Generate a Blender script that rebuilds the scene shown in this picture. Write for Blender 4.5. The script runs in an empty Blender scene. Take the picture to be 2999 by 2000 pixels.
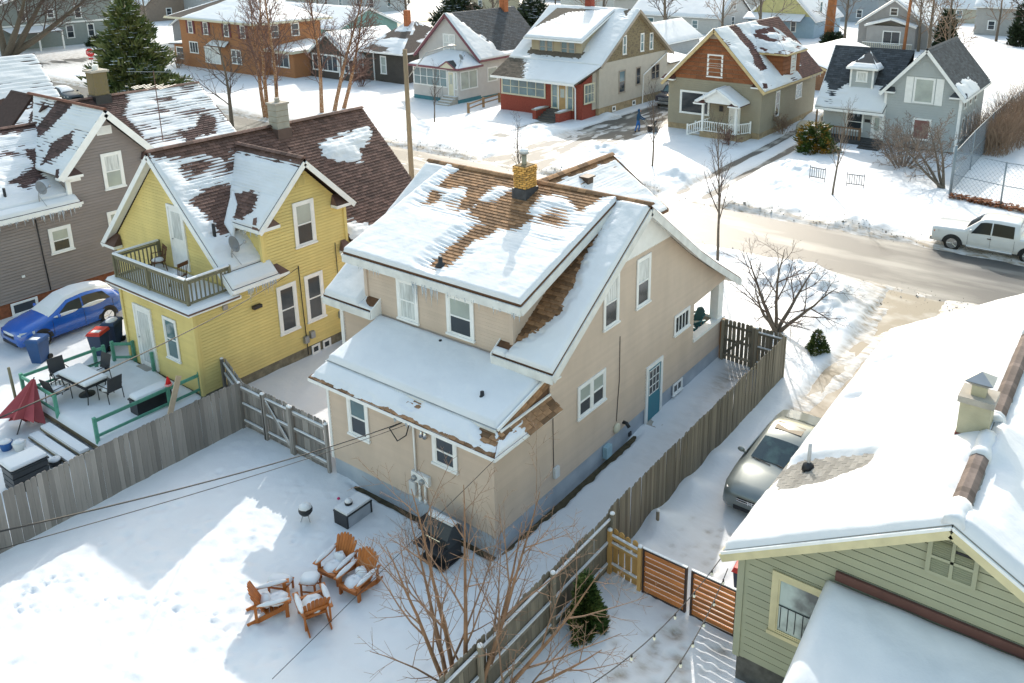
import bpy, math, random
import numpy as np
from mathutils import Vector, Matrix
S = bpy.context.scene
COL = S.collection
R = math.radians
# ---------------------------------------------------------------- camera, sky, sun, exposure
cd = bpy.data.cameras.new('camera'); cam = bpy.data.objects.new('camera', cd); COL.objects.link(cam)
CAM = Vector((12.612, -14.632, 16.086))
yaw, pitch, roll = -0.6126524, 0.2879635, -0.000917
fw = Vector((math.sin(yaw)*math.cos(pitch), math.cos(yaw)*math.cos(pitch), -math.sin(pitch)))
rt = Vector((math.cos(yaw), -math.sin(yaw), 0)); up = rt.cross(fw)
rt2 = rt*math.cos(roll)+up*math.sin(roll); up2 = up*math.cos(roll)-rt*math.sin(roll)
M = Matrix((rt2, up2, -fw)).transposed().to_4x4(); M.translation = CAM
cam.matrix_world = M
cd.sensor_width = 36; cd.sensor_fit = 'HORIZONTAL'; cd.lens = 2497.2/2999*36
cd.shift_x = -(1658.59-1499.5)/2999; cd.shift_y = -(1000-554.72)/2999
cd.clip_start = .1; cd.clip_end = 1500
S.camera = cam
W = bpy.data.worlds.new('World'); S.world = W; W.use_nodes = True
nt = W.node_tree; bg = nt.nodes['Background']
sky = nt.nodes.new('ShaderNodeTexSky'); sky.sky_type = 'NISHITA'; sky.sun_disc = False
SEL, SAZ = R(32.5), R(-31)
sky.sun_elevation = SEL; sky.sun_rotation = SAZ % (2*math.pi); sky.air_density = 2.2; sky.dust_density = 2.4; sky.ozone_density = 1.3
nt.links.new(sky.outputs[0], bg.inputs[0]); bg.inputs[1].default_value = .15
sd = bpy.data.lights.new('sun', 'SUN'); sd.energy = 2.0; sd.angle = R(.53); sd.color = (1, .95, .87)
sun = bpy.data.objects.new('sun', sd); COL.objects.link(sun)
sv = Vector((math.sin(SAZ)*math.cos(SEL), math.cos(SAZ)*math.cos(SEL), math.sin(SEL)))
sun.rotation_euler = sv.to_track_quat('Z', 'Y').to_euler(); sun.location = sv*60
vs = S.view_settings; vs.view_transform = 'Standard'; vs.look = 'None'; vs.gamma = 1; vs.use_curve_mapping = False
vs.exposure = 1.0
# ---------------------------------------------------------------- helpers
random.seed(7)
rnd = random.random
def U(a, b): return a+(b-a)*random.random()
def V3(*a): return Vector(a)
def rloc(o):
    v = Vector((0, 0, 0))
    while o is not None:
        v = v+o.location; o = o.parent
    return v
def tag(o, label=None, cat=None, group=None, kind=None):
    if label: o['label'] = label
    if cat: o['category'] = cat
    if group: o['group'] = group
    if kind: o['kind'] = kind
    return o
def thing(name, label, cat, loc=(0, 0, 0), rz=0, group=None):
    o = bpy.data.objects.new(name, None); COL.objects.link(o); o.empty_display_size = .2
    o.location = loc; o.rotation_euler = (0, 0, rz)
    return tag(o, label, cat, group)
def inst(name, me, parent, loc, rot=(0, 0, 0), scl=None, world=True):
    o = bpy.data.objects.new(name, me); COL.objects.link(o); o.parent = parent
    l = Vector(loc)
    if world and parent is not None: l = l-rloc(parent)
    o.location = l; o.rotation_euler = rot
    if scl: o.scale = scl
    return o
def dup(o, parent=None, loc=None, rz=None, label=None, group=None):
    c = o.copy(); COL.objects.link(c); c.parent = parent
    if loc is not None: c.location = loc
    if rz is not None: c.rotation_euler = (0, 0, rz)
    if label: c['label'] = label
    if group: c['group'] = group
    for ch in list(o.children): dup(ch, c)
    return c
class MB:
    def __init__(s, local=False): s.v = []; s.f = []; s.local = local
    def face(s, *ps):
        i = len(s.v); s.v += [tuple(p) for p in ps]; s.f.append(tuple(range(i, i+len(ps)))); return s
    def hexa(s, p):      # 8 points: bottom ring 0-3, top ring 4-7
        i = len(s.v); s.v += [tuple(q) for q in p]
        s.f += [tuple(i+k for k in f) for f in ((3, 2, 1, 0), (4, 5, 6, 7), (0, 1, 5, 4), (1, 2, 6, 5), (2, 3, 7, 6), (3, 0, 4, 7))]; return s
    def box(s, x0, x1, y0, y1, z0, z1):
        return s.hexa([(x0, y0, z0), (x1, y0, z0), (x1, y1, z0), (x0, y1, z0), (x0, y0, z1), (x1, y0, z1), (x1, y1, z1), (x0, y1, z1)])
    def bar(s, p, q, w, h, upv=(0, 0, 1)):
        p = Vector(p); q = Vector(q); d = (q-p).normalized(); sd_ = d.cross(Vector(upv))
        if sd_.length < 1e-4: sd_ = d.cross(Vector((1, 0, 0)))
        sd_.normalize(); u_ = sd_.cross(d).normalized(); a = sd_*(w/2); b = u_*(h/2)
        return s.hexa([p-a-b, q-a-b, q+a-b, p+a-b, p-a+b, q-a+b, q+a+b, p+a+b])
    def prism(s, poly, off):   # poly: list of 3D points, extruded by off
        n = len(poly); i = len(s.v); off = Vector(off); a = [Vector(p) for p in poly]
        s.v += [tuple(p) for p in a]+[tuple(p+off) for p in a]
        s.f.append(tuple(range(i+n-1, i-1, -1))); s.f.append(tuple(range(i+n, i+2*n)))
        for k in range(n):
            m = (k+1) % n; s.f.append((i+k, i+m, i+n+m, i+n+k))
        return s
    def tube(s, pts, rad, n=6, cap=True):
        i = len(s.v); m = len(pts); prev = None
        for k in range(m):
            p = Vector(pts[k]); d = Vector(pts[min(k+1, m-1)])-Vector(pts[max(k-1, 0)])
            if d.length < 1e-9: d = Vector((0, 0, 1))
            d.normalize()
            if prev is None:
                a = d.cross(Vector((0, 0, 1)) if abs(d.z) < .9 else Vector((1, 0, 0)))
            else: a = prev-d*prev.dot(d)
            a.normalize(); prev = a; b = d.cross(a); r = rad[k] if hasattr(rad, '__len__') else rad
            for j in range(n):
                t = 2*math.pi*j/n; s.v.append(tuple(p+a*(r*math.cos(t))+b*(r*math.sin(t))))
        for k in range(m-1):
            for j in range(n):
                j2 = (j+1) % n; s.f.append((i+k*n+j, i+k*n+j2, i+(k+1)*n+j2, i+(k+1)*n+j))
        if cap: s.f.append(tuple(i+j for j in range(n-1, -1, -1))); s.f.append(tuple(i+(m-1)*n+j for j in range(n)))
        return s
    def lathe(s, c, prof, n=16, axis='z'):  # prof: (r, h)
        i = len(s.v); c = Vector(c)
        for r, h in prof:
            for j in range(n):
                t = 2*math.pi*j/n; a, b = r*math.cos(t), r*math.sin(t)
                s.v.append(tuple(c+Vector({'z': (a, b, h), 'y': (a, h, b), 'x': (h, a, b)}[axis])))
        m = len(prof)
        for k in range(m-1):
            for j in range(n):
                j2 = (j+1) % n; s.f.append((i+k*n+j, i+k*n+j2, i+(k+1)*n+j2, i+(k+1)*n+j))
        s.f.append(tuple(i+j for j in range(n-1, -1, -1))); s.f.append(tuple(i+(m-1)*n+j for j in range(n)))
        return s
    def blob(s, c, rx, ry, rz, n=10, m=6, jit=.06, zmin=-1):
        i = len(s.v)
        for k in range(m+1):
            ph = -math.pi/2+math.pi*k/m; z = max(math.sin(ph), zmin)
            for j in range(n):
                t = 2*math.pi*j/n; q = 1+U(-jit, jit)
                s.v.append((c[0]+rx*math.cos(ph)*math.cos(t)*q, c[1]+ry*math.cos(ph)*math.sin(t)*q, c[2]+rz*z*q))
        for k in range(m):
            for j in range(n):
                j2 = (j+1) % n; s.f.append((i+k*n+j, i+k*n+j2, i+(k+1)*n+j2, i+(k+1)*n+j))
        return s
    def mesh(s, name, mat, off=None, smooth=False):
        me = bpy.data.meshes.new(name)
        v = s.v if off is None else [(a-off[0], b-off[1], c-off[2]) for a, b, c in s.v]
        me.from_pydata(v, [], s.f); me.materials.append(mat)
        if smooth: me.polygons.foreach_set('use_smooth', [True]*len(me.polygons))
        me.update(); return me
    def build(s, name, mat, parent=None, smooth=False, kind=None, label=None):
        off = None if (s.local or parent is None) else rloc(parent)
        o = bpy.data.objects.new(name, s.mesh(name, mat, off, smooth)); COL.objects.link(o); o.parent = parent
        if kind: o['kind'] = kind
        if label: o['label'] = label
        return o
def recalc(o):
    import bmesh
    bm = bmesh.new(); bm.from_mesh(o.data); bmesh.ops.recalc_face_normals(bm, faces=bm.faces); bm.to_mesh(o.data); bm.free(); return o
# numpy gradient noise
_p = np.random.RandomState(3).permutation(512)
_g = np.random.RandomState(5).uniform(0, 2*np.pi, 512)
def n2(x, y, seed=0):
    x = np.asarray(x, float)+seed*17.31; y = np.asarray(y, float)-seed*9.77
    xi = np.floor(x).astype(int); yi = np.floor(y).astype(int); fx = x-xi; fy = y-yi
    u = fx*fx*fx*(fx*(fx*6-15)+10); w = fy*fy*fy*(fy*(fy*6-15)+10)
    def gd(i, j, dx, dy):
        a = _g[_p[(_p[i & 511]+j) & 511]]; return np.cos(a)*dx+np.sin(a)*dy
    a = gd(xi, yi, fx, fy); b = gd(xi+1, yi, fx-1, fy); c = gd(xi, yi+1, fx, fy-1); d = gd(xi+1, yi+1, fx-1, fy-1)
    return (a+(b-a)*u)*(1-w)+(c+(d-c)*u)*w
def fbm(x, y, o=3, seed=0):
    r = 0; a = 1; 
    for k in range(o): r = r+a*n2(x*2**k, y*2**k, seed+k); a *= .5
    return r
def sdpoly(px, py, poly):     # signed distance, negative inside
    px = np.asarray(px, float); py = np.asarray(py, float); d = np.full(px.shape, 1e9); ins = np.zeros(px.shape, bool); n = len(poly)
    for i in range(n):
        ax, ay = poly[i]; bx, by = poly[(i+1) % n]; ex, ey = bx-ax, by-ay
        t = np.clip(((px-ax)*ex+(py-ay)*ey)/(ex*ex+ey*ey+1e-12), 0, 1)
        d = np.minimum(d, np.hypot(px-ax-t*ex, py-ay-t*ey))
        if abs(ey) > 1e-9:
            c = ((ay > py) != (by > py)) & (px < ex*(py-ay)/ey+ax); ins ^= c
    return np.where(ins, -d, d)
def sstep(a, b, x):
    t = np.clip((x-a)/(b-a), 0, 1); return t*t*(3-2*t)
def gridmesh(name, P, mask=None, mat=None, attrs=None):   # P (ny,nx,3)
    ny, nx = P.shape[:2]; idx = np.arange(ny*nx).reshape(ny, nx)
    f = np.stack([idx[:-1, :-1], idx[:-1, 1:], idx[1:, 1:], idx[1:, :-1]], -1).reshape(-1, 4)
    if mask is not None: f = f[mask.reshape(-1)]
    used = np.zeros(ny*nx, bool); used[f.ravel()] = True
    remap = np.cumsum(used)-1; co = P.reshape(-1, 3)[used]; f = remap[f]
    me = bpy.data.meshes.new(name); me.vertices.add(len(co)); me.vertices.foreach_set('co', co.astype(np.float32).ravel())
    me.loops.add(f.size); me.loops.foreach_set('vertex_index', f.astype(np.int32).ravel())
    me.polygons.add(len(f)); me.polygons.foreach_set('loop_start', np.arange(0, f.size, 4, dtype=np.int32))
    me.polygons.foreach_set('use_smooth', np.ones(len(f), bool))
    me.update(calc_edges=True)
    if mat: me.materials.append(mat)
    for k, a in (attrs or {}).items():
        at = me.attributes.new(k, 'FLOAT', 'POINT'); at.data.foreach_set('value', a.reshape(-1)[used].astype(np.float32))
    return me
# ---------------------------------------------------------------- materials
MATS = {}
def mat(name, col, rough=.7, var=.12, scale=2.5, bump=0., bscale=40, metal=0., spec=.4, stretch=(1, 1, 1), rv=0., col2=None, thr=(.45, .6), trans=0., coat=0.):
    if name in MATS: return MATS[name]
    m = bpy.data.materials.new(name); MATS[name] = m; m.use_nodes = True; t = m.node_tree; N = t.nodes; L = t.links
    b = N['Principled BSDF']; b.inputs['Roughness'].default_value = rough; b.inputs['Metallic'].default_value = metal
    b.inputs['Specular IOR Level'].default_value = spec
    if trans: b.inputs['Transmission Weight'].default_value = trans
    if coat: b.inputs['Coat Weight'].default_value = coat; b.inputs['Coat Roughness'].default_value = .06
    tc = N.new('ShaderNodeTexCoord'); mp = N.new('ShaderNodeMapping'); mp.inputs['Scale'].default_value = stretch
    L.new(tc.outputs['Object'], mp.inputs[0])
    no = N.new('ShaderNodeTexNoise'); no.inputs['Scale'].default_value = scale; no.inputs['Detail'].default_value = 5
    L.new(mp.outputs[0], no.inputs[0])
    rp = N.new('ShaderNodeValToRGB'); e = rp.color_ramp.elements
    c = Vector(col)
    lo = tuple(max(0, x*(1-var)) for x in c)+(1,); hi = tuple(min(1, x*(1+var)) for x in c)+(1,)
    if col2 is not None: hi = tuple(col2)+(1,); e[0].position, e[1].position = thr
    else: e[0].position, e[1].position = .3, .7
    e[0].color = lo; e[1].color = hi
    L.new(no.outputs[0], rp.inputs[0]); out = rp.outputs[0]
    if rv:
        oi = N.new('ShaderNodeObjectInfo'); ge = N.new('ShaderNodeNewGeometry'); ad = N.new('ShaderNodeMath'); ad.operation = 'ADD'
        L.new(oi.outputs['Random'], ad.inputs[0]); L.new(ge.outputs['Random Per Island'], ad.inputs[1])
        fr = N.new('ShaderNodeMath'); fr.operation = 'FRACT'; L.new(ad.outputs[0], fr.inputs[0])
        mr = N.new('ShaderNodeMapRange'); mr.inputs['To Min'].default_value = 1-rv; mr.inputs['To Max'].default_value = 1+rv; L.new(fr.outputs[0], mr.inputs[0])
        hs = N.new('ShaderNodeHueSaturation'); L.new(mr.outputs[0], hs.inputs['Value']); L.new(out, hs.inputs['Color']); out = hs.outputs[0]
    L.new(out, b.inputs['Base Color'])
    if bump:
        n3 = N.new('ShaderNodeTexNoise'); n3.inputs['Scale'].default_value = bscale; n3.inputs['Detail'].default_value = 3; L.new(mp.outputs[0], n3.inputs[0])
        bp = N.new('ShaderNodeBump'); bp.inputs['Strength'].default_value = bump; bp.inputs['Distance'].default_value = .02
        L.new(n3.outputs[0], bp.inputs['Height']); L.new(bp.outputs[0], b.inputs['Normal'])
    return m
def snowmat(name, dirt=False):
    m = mat(name, (.685, .695, .715), .55, .03, .8, bump=.45, bscale=7, spec=.25)
    if dirt:
        t = m.node_tree; N = t.nodes; L = t.links; b = N['Principled BSDF']; src = b.inputs['Base Color'].links[0].from_socket
        at = N.new('ShaderNodeAttribute'); at.attribute_name = 'dirt'
        n = N.new('ShaderNodeTexNoise'); n.inputs['Scale'].default_value = 3.5; n.inputs['Detail'].default_value = 6; n.inputs['Roughness'].default_value = .7
        mp = N.new('ShaderNodeMapping'); mp.inputs['Scale'].default_value = (.35, 1, 1); tc = N.new('ShaderNodeTexCoord'); L.new(tc.outputs['Object'], mp.inputs[0]); L.new(mp.outputs[0], n.inputs[0])
        r = N.new('ShaderNodeValToRGB'); r.color_ramp.elements[0].position = .42; r.color_ramp.elements[1].position = .62; L.new(n.outputs[0], r.inputs[0])
        mu = N.new('ShaderNodeMath'); mu.operation = 'MULTIPLY'; ma = N.new('ShaderNodeMath'); ma.operation = 'MULTIPLY_ADD'; ma.inputs[1].default_value = .62; ma.inputs[2].default_value = .38; L.new(r.outputs[0], ma.inputs[0]); L.new(at.outputs['Fac'], mu.inputs[0]); L.new(ma.outputs[0], mu.inputs[1])
        mx = N.new('ShaderNodeMix'); mx.data_type = 'RGBA'; L.new(mu.outputs[0], mx.inputs[0]); L.new(src, mx.inputs[6]); mx.inputs[7].default_value = (.26, .21, .15, 1)
        L.new(mx.outputs[2], b.inputs['Base Color'])
    return m
SNOW = snowmat('snow'); GSNOW = snowmat('ground_snow', True)
WHITE = mat('white_paint', (.8, .8, .79), .5, .05, 4)
OFFW = mat('cream_trim', (.62, .58, .44), .55, .06)
GLASS = mat('dark_glass', (.03, .038, .046), .07, .3, .6, spec=.6)
GTEAL = mat('teal_reflection_glass', (.10, .17, .19), .08, .3, .7, spec=.9)  # blue-green reflection is put into the pane colour
GBLIND = mat('blind_behind_glass', (.36, .40, .37), .12, .15, 1.2, spec=.8)
GCURT = mat('curtain_behind_glass', (.55, .57, .56), .15, .3, 3, spec=.8, stretch=(6, 6, .6))
BLACK = mat('black_metal', (.02, .021, .024), .45, .2)
GREYM = mat('grey_metal', (.35, .36, .37), .4, .1, metal=.6)
CHROME = mat('chrome', (.7, .7, .7), .15, .05, metal=1.)
ICE = mat('ice', (.8, .86, .92), .12, .03, spec=.6, trans=.6)
CABLE = mat('cable', (.02, .02, .022), .6, .1)
CONC = mat('concrete', (.36, .33, .29), .85, .15, 3, bump=.3)
SOIL = mat('soil', (.07, .055, .03), .95, .4, 5, bump=.6)
RUBBER = mat('rubber', (.018, .018, .018), .8, .2)
# ---------------------------------------------------------------- building pieces
class Fr:   # a wall frame: origin, horizontal direction u, outward normal n
    def __init__(s, o, u, n): s.o = Vector(o); s.u = Vector(u).normalized(); s.n = Vector(n).normalized()
    def at(s, u, z, o=0): return s.o+s.u*u+Vector((0, 0, z))+s.n*o
    def box(s, mb, u0, u1, z0, z1, o0, o1):
        return mb.hexa([s.at(u0, z0, o0), s.at(u1, z0, o0), s.at(u1, z0, o1), s.at(u0, z0, o1), s.at(u0, z1, o0), s.at(u1, z1, o0), s.at(u1, z1, o1), s.at(u0, z1, o1)])
def spans(poly, z):
    xs = []
    n = len(poly)
    for i in range(n):
        (ua, za), (ub, zb) = poly[i], poly[(i+1) % n]
        if (za > z) != (zb > z): xs.append(ua+(ub-ua)*(z-za)/(zb-za))
    xs.sort(); return [(xs[i], xs[i+1]) for i in range(0, len(xs)-1, 2)]
def wall(parent, fr, poly, m, e=.115, mode='each', t=.024, core=.14, name='siding_board', wname='wall', corem=None, cw=None):
    mb = MB(); mb.prism([fr.at(u, z, -.05) for u, z in poly], fr.n*-core); recalc(mb.build(wname, corem or m, parent))
    if not e: return
    z0 = min(p[1] for p in poly); z1 = max(p[1] for p in poly); k = 0; J = MB(); z = z0
    while z < z1-.02:
        zt = min(z+e, z1)
        a = spans(poly, z+.004); b = spans(poly, zt-.004)
        if len(a) != len(b): a = b = spans(poly, (z+zt)/2)
        for (a0, a1), (b0, b1) in zip(a, b):
            if max(a1-a0, b1-b0) < .03: continue
            cuts = [0, 1]
            if cw:
                nn = max(1, int((a1-a0)/cw)); cuts = [0]+[(q+(.5 if k % 2 else 0)+U(-.12, .12))/nn for q in range(1, nn)]+[1]
            for c0, c1 in zip(cuts[:-1], cuts[1:]):
                M_ = MB() if mode == 'each' else J
                l = lambda p, q, c: p+(q-p)*c
                g = .004 if cw else 0
                M_.hexa([fr.at(l(a0, a1, c0)+g, z+e*.15, -.018), fr.at(l(a0, a1, c1)-g, z+e*.15, -.018), fr.at(l(a0, a1, c1)-g, z+e*.15, t), fr.at(l(a0, a1, c0)+g, z+e*.15, t),
                         fr.at(l(b0, b1, c0)+g, zt, -.018), fr.at(l(b0, b1, c1)-g, zt, -.018), fr.at(l(b0, b1, c1)-g, zt, .001), fr.at(l(b0, b1, c0)+g, zt, .001)])
                if mode == 'each': M_.build(name, m, parent)
        z = zt; k += 1
    if mode != 'each': J.build('siding', m, parent, kind='stuff')
def window(parent, fr, u0, u1, z0, z1, pane=None, style='dh', cas=.1, m=None, low=None, name='window', lite=None):
    m = m or WHITE; pane = pane or GLASS; low = low or pane; o = .02
    mb = MB(); B = lambda a, b, c, d, e=o, f=o+.035: fr.box(mb, a, b, c, d, e, f)
    B(u0, u1, z1-cas, z1); B(u0, u0+cas, z0+cas*.6, z1-cas); B(u1-cas, u1, z0+cas*.6, z1-cas); B(u0+cas, u1-cas, z0+cas*.6, z0+cas*.6+.03)
    w = mb.build(name, m, parent)
    s = MB(); fr.box(s, u0-.03, u1+.03, z0, z0+cas*.6-.003, o, o+.07); s.build('sill', m, w)
    a0, a1, b0, b1 = u0+cas, u1-cas, z0+cas*.6+.03, z1-cas
    parts = [(a0, a1)]
    if style == 'pair':
        c = (a0+a1)/2; q = MB(); fr.box(q, c-.06, c+.06, b0, b1, o, o+.036); q.build('mullion', m, w); parts = [(a0, c-.06), (c+.06, a1)]
    if style.startswith('n'):
        k = int(style[1:].rstrip('h')); ww = (a1-a0)/k; parts = [(a0+i*ww, a0+(i+1)*ww) for i in range(k)]
    for (c0, c1) in parts:
        s = MB(); d = .035 if (c1-c0) > .25 else .02; zm = (b0+b1)/2
        S2 = lambda a, b, c, d_, e, f: fr.box(s, a, b, c, d_, e, f)
        S2(c0, c0+d, b0, b1, o, o+.022); S2(c1-d, c1, b0, b1, o, o+.022); S2(c0+d, c1-d, b0, b0+d, o, o+.022); S2(c0+d, c1-d, b1-d, b1, o, o+.022)
        dh = style in ('dh', 'pair') or style.endswith('h')
        if dh: S2(c0+d, c1-d, zm-d*.7, zm+d*.7, o, o+.026)
        s.build('sash', m, w)
        if dh:
            p = MB(); fr.box(p, c0+d, c1-d, zm+d*.7, b1-d, o-.004, o+.006); p.build('pane', pane, w)
            p = MB(); fr.box(p, c0+d, c1-d, b0+d, zm-d*.7, o-.004, o+.004); p.build('pane', low, w)
        else:
            p = MB(); fr.box(p, c0+d, c1-d, b0+d, b1-d, o-.004, o+.005); p.build('pane', pane, w)
            if lite:
                nx, nz = lite; q = MB()
                for i in range(1, nx): u = c0+(c1-c0)*i/nx; fr.box(q, u-.012, u+.012, b0+d, b1-d, o+.006, o+.018)
                for i in range(1, nz): zz = b0+(b1-b0)*i/nz; fr.box(q, c0+d, c1-d, zz-.012, zz+.012, o+.006, o+.018)
                q.build('glazing_bars', m, w)
    return w
def slab(parent, a, b, c, d, m, t=.12, name='roof'):
    a, b, c, d = map(Vector, (a, b, c, d)); n = (b-a).cross(d-a).normalized()
    if n.z < 0: n = -n
    mb = MB(); mb.prism([a-n*.004, b-n*.004, c-n*.004, d-n*.004], n*-(t-.004)); return recalc(mb.build(name, m, parent))
def snow(parent, a, b, c, d, thick=.14, depth=None, res=.09, streak=.02, per=.14, ext=-.012, lump=.02, name='snow_cover', seed=0, lip=.1):
    a, b, c, d = (np.array(p, float) for p in (a, b, c, d))
    W_ = (np.linalg.norm(b-a)+np.linalg.norm(c-d))/2; H_ = (np.linalg.norm(d-a)+np.linalg.norm(c-b))/2
    nx = max(6, int(W_/res)); rv = min(res, per/3.2) if streak else res; ny = max(6, int(H_/rv))
    u = np.linspace(0, 1, nx+1); v = np.linspace(0, 1, ny+1); Ug, Vg = np.meshgrid(u, v)
    eu, ev = ext/W_, ext/H_; Ue = Ug*(1+2*eu)-eu; Ve = Vg*(1+2*ev)-ev
    P = ((1-Ve)*(1-Ue))[..., None]*a+((1-Ve)*Ue)[..., None]*b+(Ve*Ue)[..., None]*c+(Ve*(1-Ue))[..., None]*d
    n = np.cross(b-a, d-a); n = n/np.linalg.norm(n); n = n if n[2] > 0 else -n
    um, vm = Ug*W_, Vg*H_
    h = np.full(um.shape, thick) if depth is None else np.minimum(depth(P[..., 0], P[..., 1], um, vm, W_, H_), thick)
    h = h+(lump*1.3*fbm(um*.9, vm*.9, 3, seed)+.012*fbm(um*3.2, vm*2.4, 2, seed+5))*np.clip(h/thick, 0, 1)
    if streak:
        f = (vm/per) % 1; gap = np.exp(-((f-.86)/.13)**2); h = h-streak*gap*(.75+.9*n2(um*1.3, vm*7, seed+3))*np.clip(1.5-h/.085, .07, 1)
    e = np.minimum(np.minimum(um, W_-um), np.minimum(vm, H_-vm)); ed = np.sqrt(np.clip(1-(1-np.clip(e/lip, 0, 1))**2, 0, 1)+1e-4)
    h = np.where(h > 0, h*ed-.004*(ed < .05), h); h = np.clip(h, -.05, None)
    Q = P+n*h[..., None]
    hm = np.maximum(np.maximum(h[:-1, :-1], h[1:, 1:]), np.maximum(h[:-1, 1:], h[1:, :-1])); mask = hm > -.02
    off = np.array(rloc(parent)) if parent else 0
    if not mask.any(): return None
    o = bpy.data.objects.new(name, gridmesh(name, Q-off, mask, SNOW)); COL.objects.link(o); o.parent = parent; o['kind'] = 'stuff'
    # bottom skirt is the roof itself
    return o
TABS = {}
def tabs(parent, a, b, c, d, m, depth=None, cap=300, tw=.3, per=.14, lim=.03, name='shingle', thk=.026):
    """courses of shingle tabs where the snow is thin; nearest `cap` as objects, the rest joined"""
    a, b, c, d = map(Vector, (a, b, c, d)); H_ = ((d-a).length+(c-b).length)/2; W_ = ((b-a).length+(c-d).length)/2
    n = (b-a).cross(d-a).normalized(); n = n if n.z > 0 else -n
    ud = (b-a).normalized(); vd = (d-a).normalized(); vd = (vd-ud*vd.dot(ud)).normalized(); skew = (d-a).dot(ud); skr = (c-b).dot(ud)
    rows = int(H_/per); L = []
    for r in range(rows):
        v = (r+.5)*per; fr_ = v/H_; x0 = skew*fr_; x1 = (b-a).length+skr*fr_; x = x0+(tw/2 if r % 2 else 0)-tw/2+U(-.03, .03)
        while x < x1:
            l, h = max(x, x0), min(x+tw-.014, x1)
            if h-l > .06: L.append((a+ud*((l+h)/2)+vd*v, h-l))
            x += tw
    if not L: return
    if depth is not None:
        X = np.array([p.x for p, w in L]); Y = np.array([p.y for p, w in L])
        um = np.array([(p-a).dot(ud) for p, w in L]); vm = np.array([(p-a).dot(vd) for p, w in L])
        dp = depth(X, Y, um, vm, W_, H_); L = [l for l, q in zip(L, dp) if q < lim]
    L.sort(key=lambda l: (l[0]-CAM).length)
    rot = Matrix((ud, -vd, n)).transposed()
    if rot.determinant() < 0: rot = Matrix((-ud, -vd, n)).transposed()
    eul = rot.to_euler(); J = MB(); off = rloc(parent)
    key = (m.name, tw, per)
    if key not in TABS:
        q = MB(); w = (tw-.014)/2; h = per/2
        q.hexa([(-w, -h, 0), (w, -h, 0), (w, h*1.15, -.012), (-w, h*1.15, -.012), (-w, -h, thk), (w, -h, thk), (w, h*1.15, .001), (-w, h*1.15, .001)]); TABS[key] = q.mesh(name, m)
    for i, (p, w) in enumerate(L):
        if i < cap: inst(name, TABS[key], parent, p, eul, (w/(tw-.014), 1, 1))
        else:
            a2 = ud*(w/2); b2 = vd*(per/2)
            J.hexa([p-a2+b2, p+a2+b2, p+a2-b2-n*.012, p-a2-b2-n*.012, p-a2+b2+n*thk, p+a2+b2+n*thk, p+a2-b2, p-a2-b2])
    if J.v: J.build('shingles', m, parent, kind='stuff')
    return len(L)
def icicles(parent, p, q, n, l0, l1, m=None):
    mb = MB(); p = Vector(p); q = Vector(q)
    for i in range(n):
        c = p.lerp(q, rnd()); l = U(l0, l1)*(rnd()**.6); r = U(.014, .028)
        mb.tube([c+V3(0, 0, .02), c-V3(0, 0, l*.5), c-V3(0, 0, l)], [r, r*.6, .001], 5)
    return mb.build('icicles', ICE, parent, smooth=True, kind='stuff')
def polydepth(polys, k=.22, noise=.05, base=None, seed=0, ax=(0, 1)):
    """snow depth that grows with distance from the bare outlines"""
    def f(X, Y, um, vm, W_, H_):
        q = (X, Y); x, y = q[ax[0]], q[ax[1]]; s = np.full(np.shape(X), 9.)
        for p in polys: s = np.minimum(s, sdpoly(x, y, p))
        s = s+noise*2.4*fbm(um*2.4, vm*4.5, 3, seed)
        r = k*s
        if base is not None: r = np.minimum(r, base(X, Y, um, vm, W_, H_))
        return r
    return f
def noisedepth(bias=.05, amp=.16, sx=.35, sy=.8, seed=0, edge=None):
    def f(X, Y, um, vm, W_, H_):
        r = bias+amp*fbm(um*sx, vm*sy, 3, seed)
        if edge: r = r+edge(um/W_, vm/H_)
        return r
    return f
def edge_boards(parent, pts, w, h, m, name='fascia'):
    for p, q in zip(pts[:-1], pts[1:]):
        mb = MB(); mb.bar(p, q, w, h); mb.build(name, m, parent)
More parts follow.
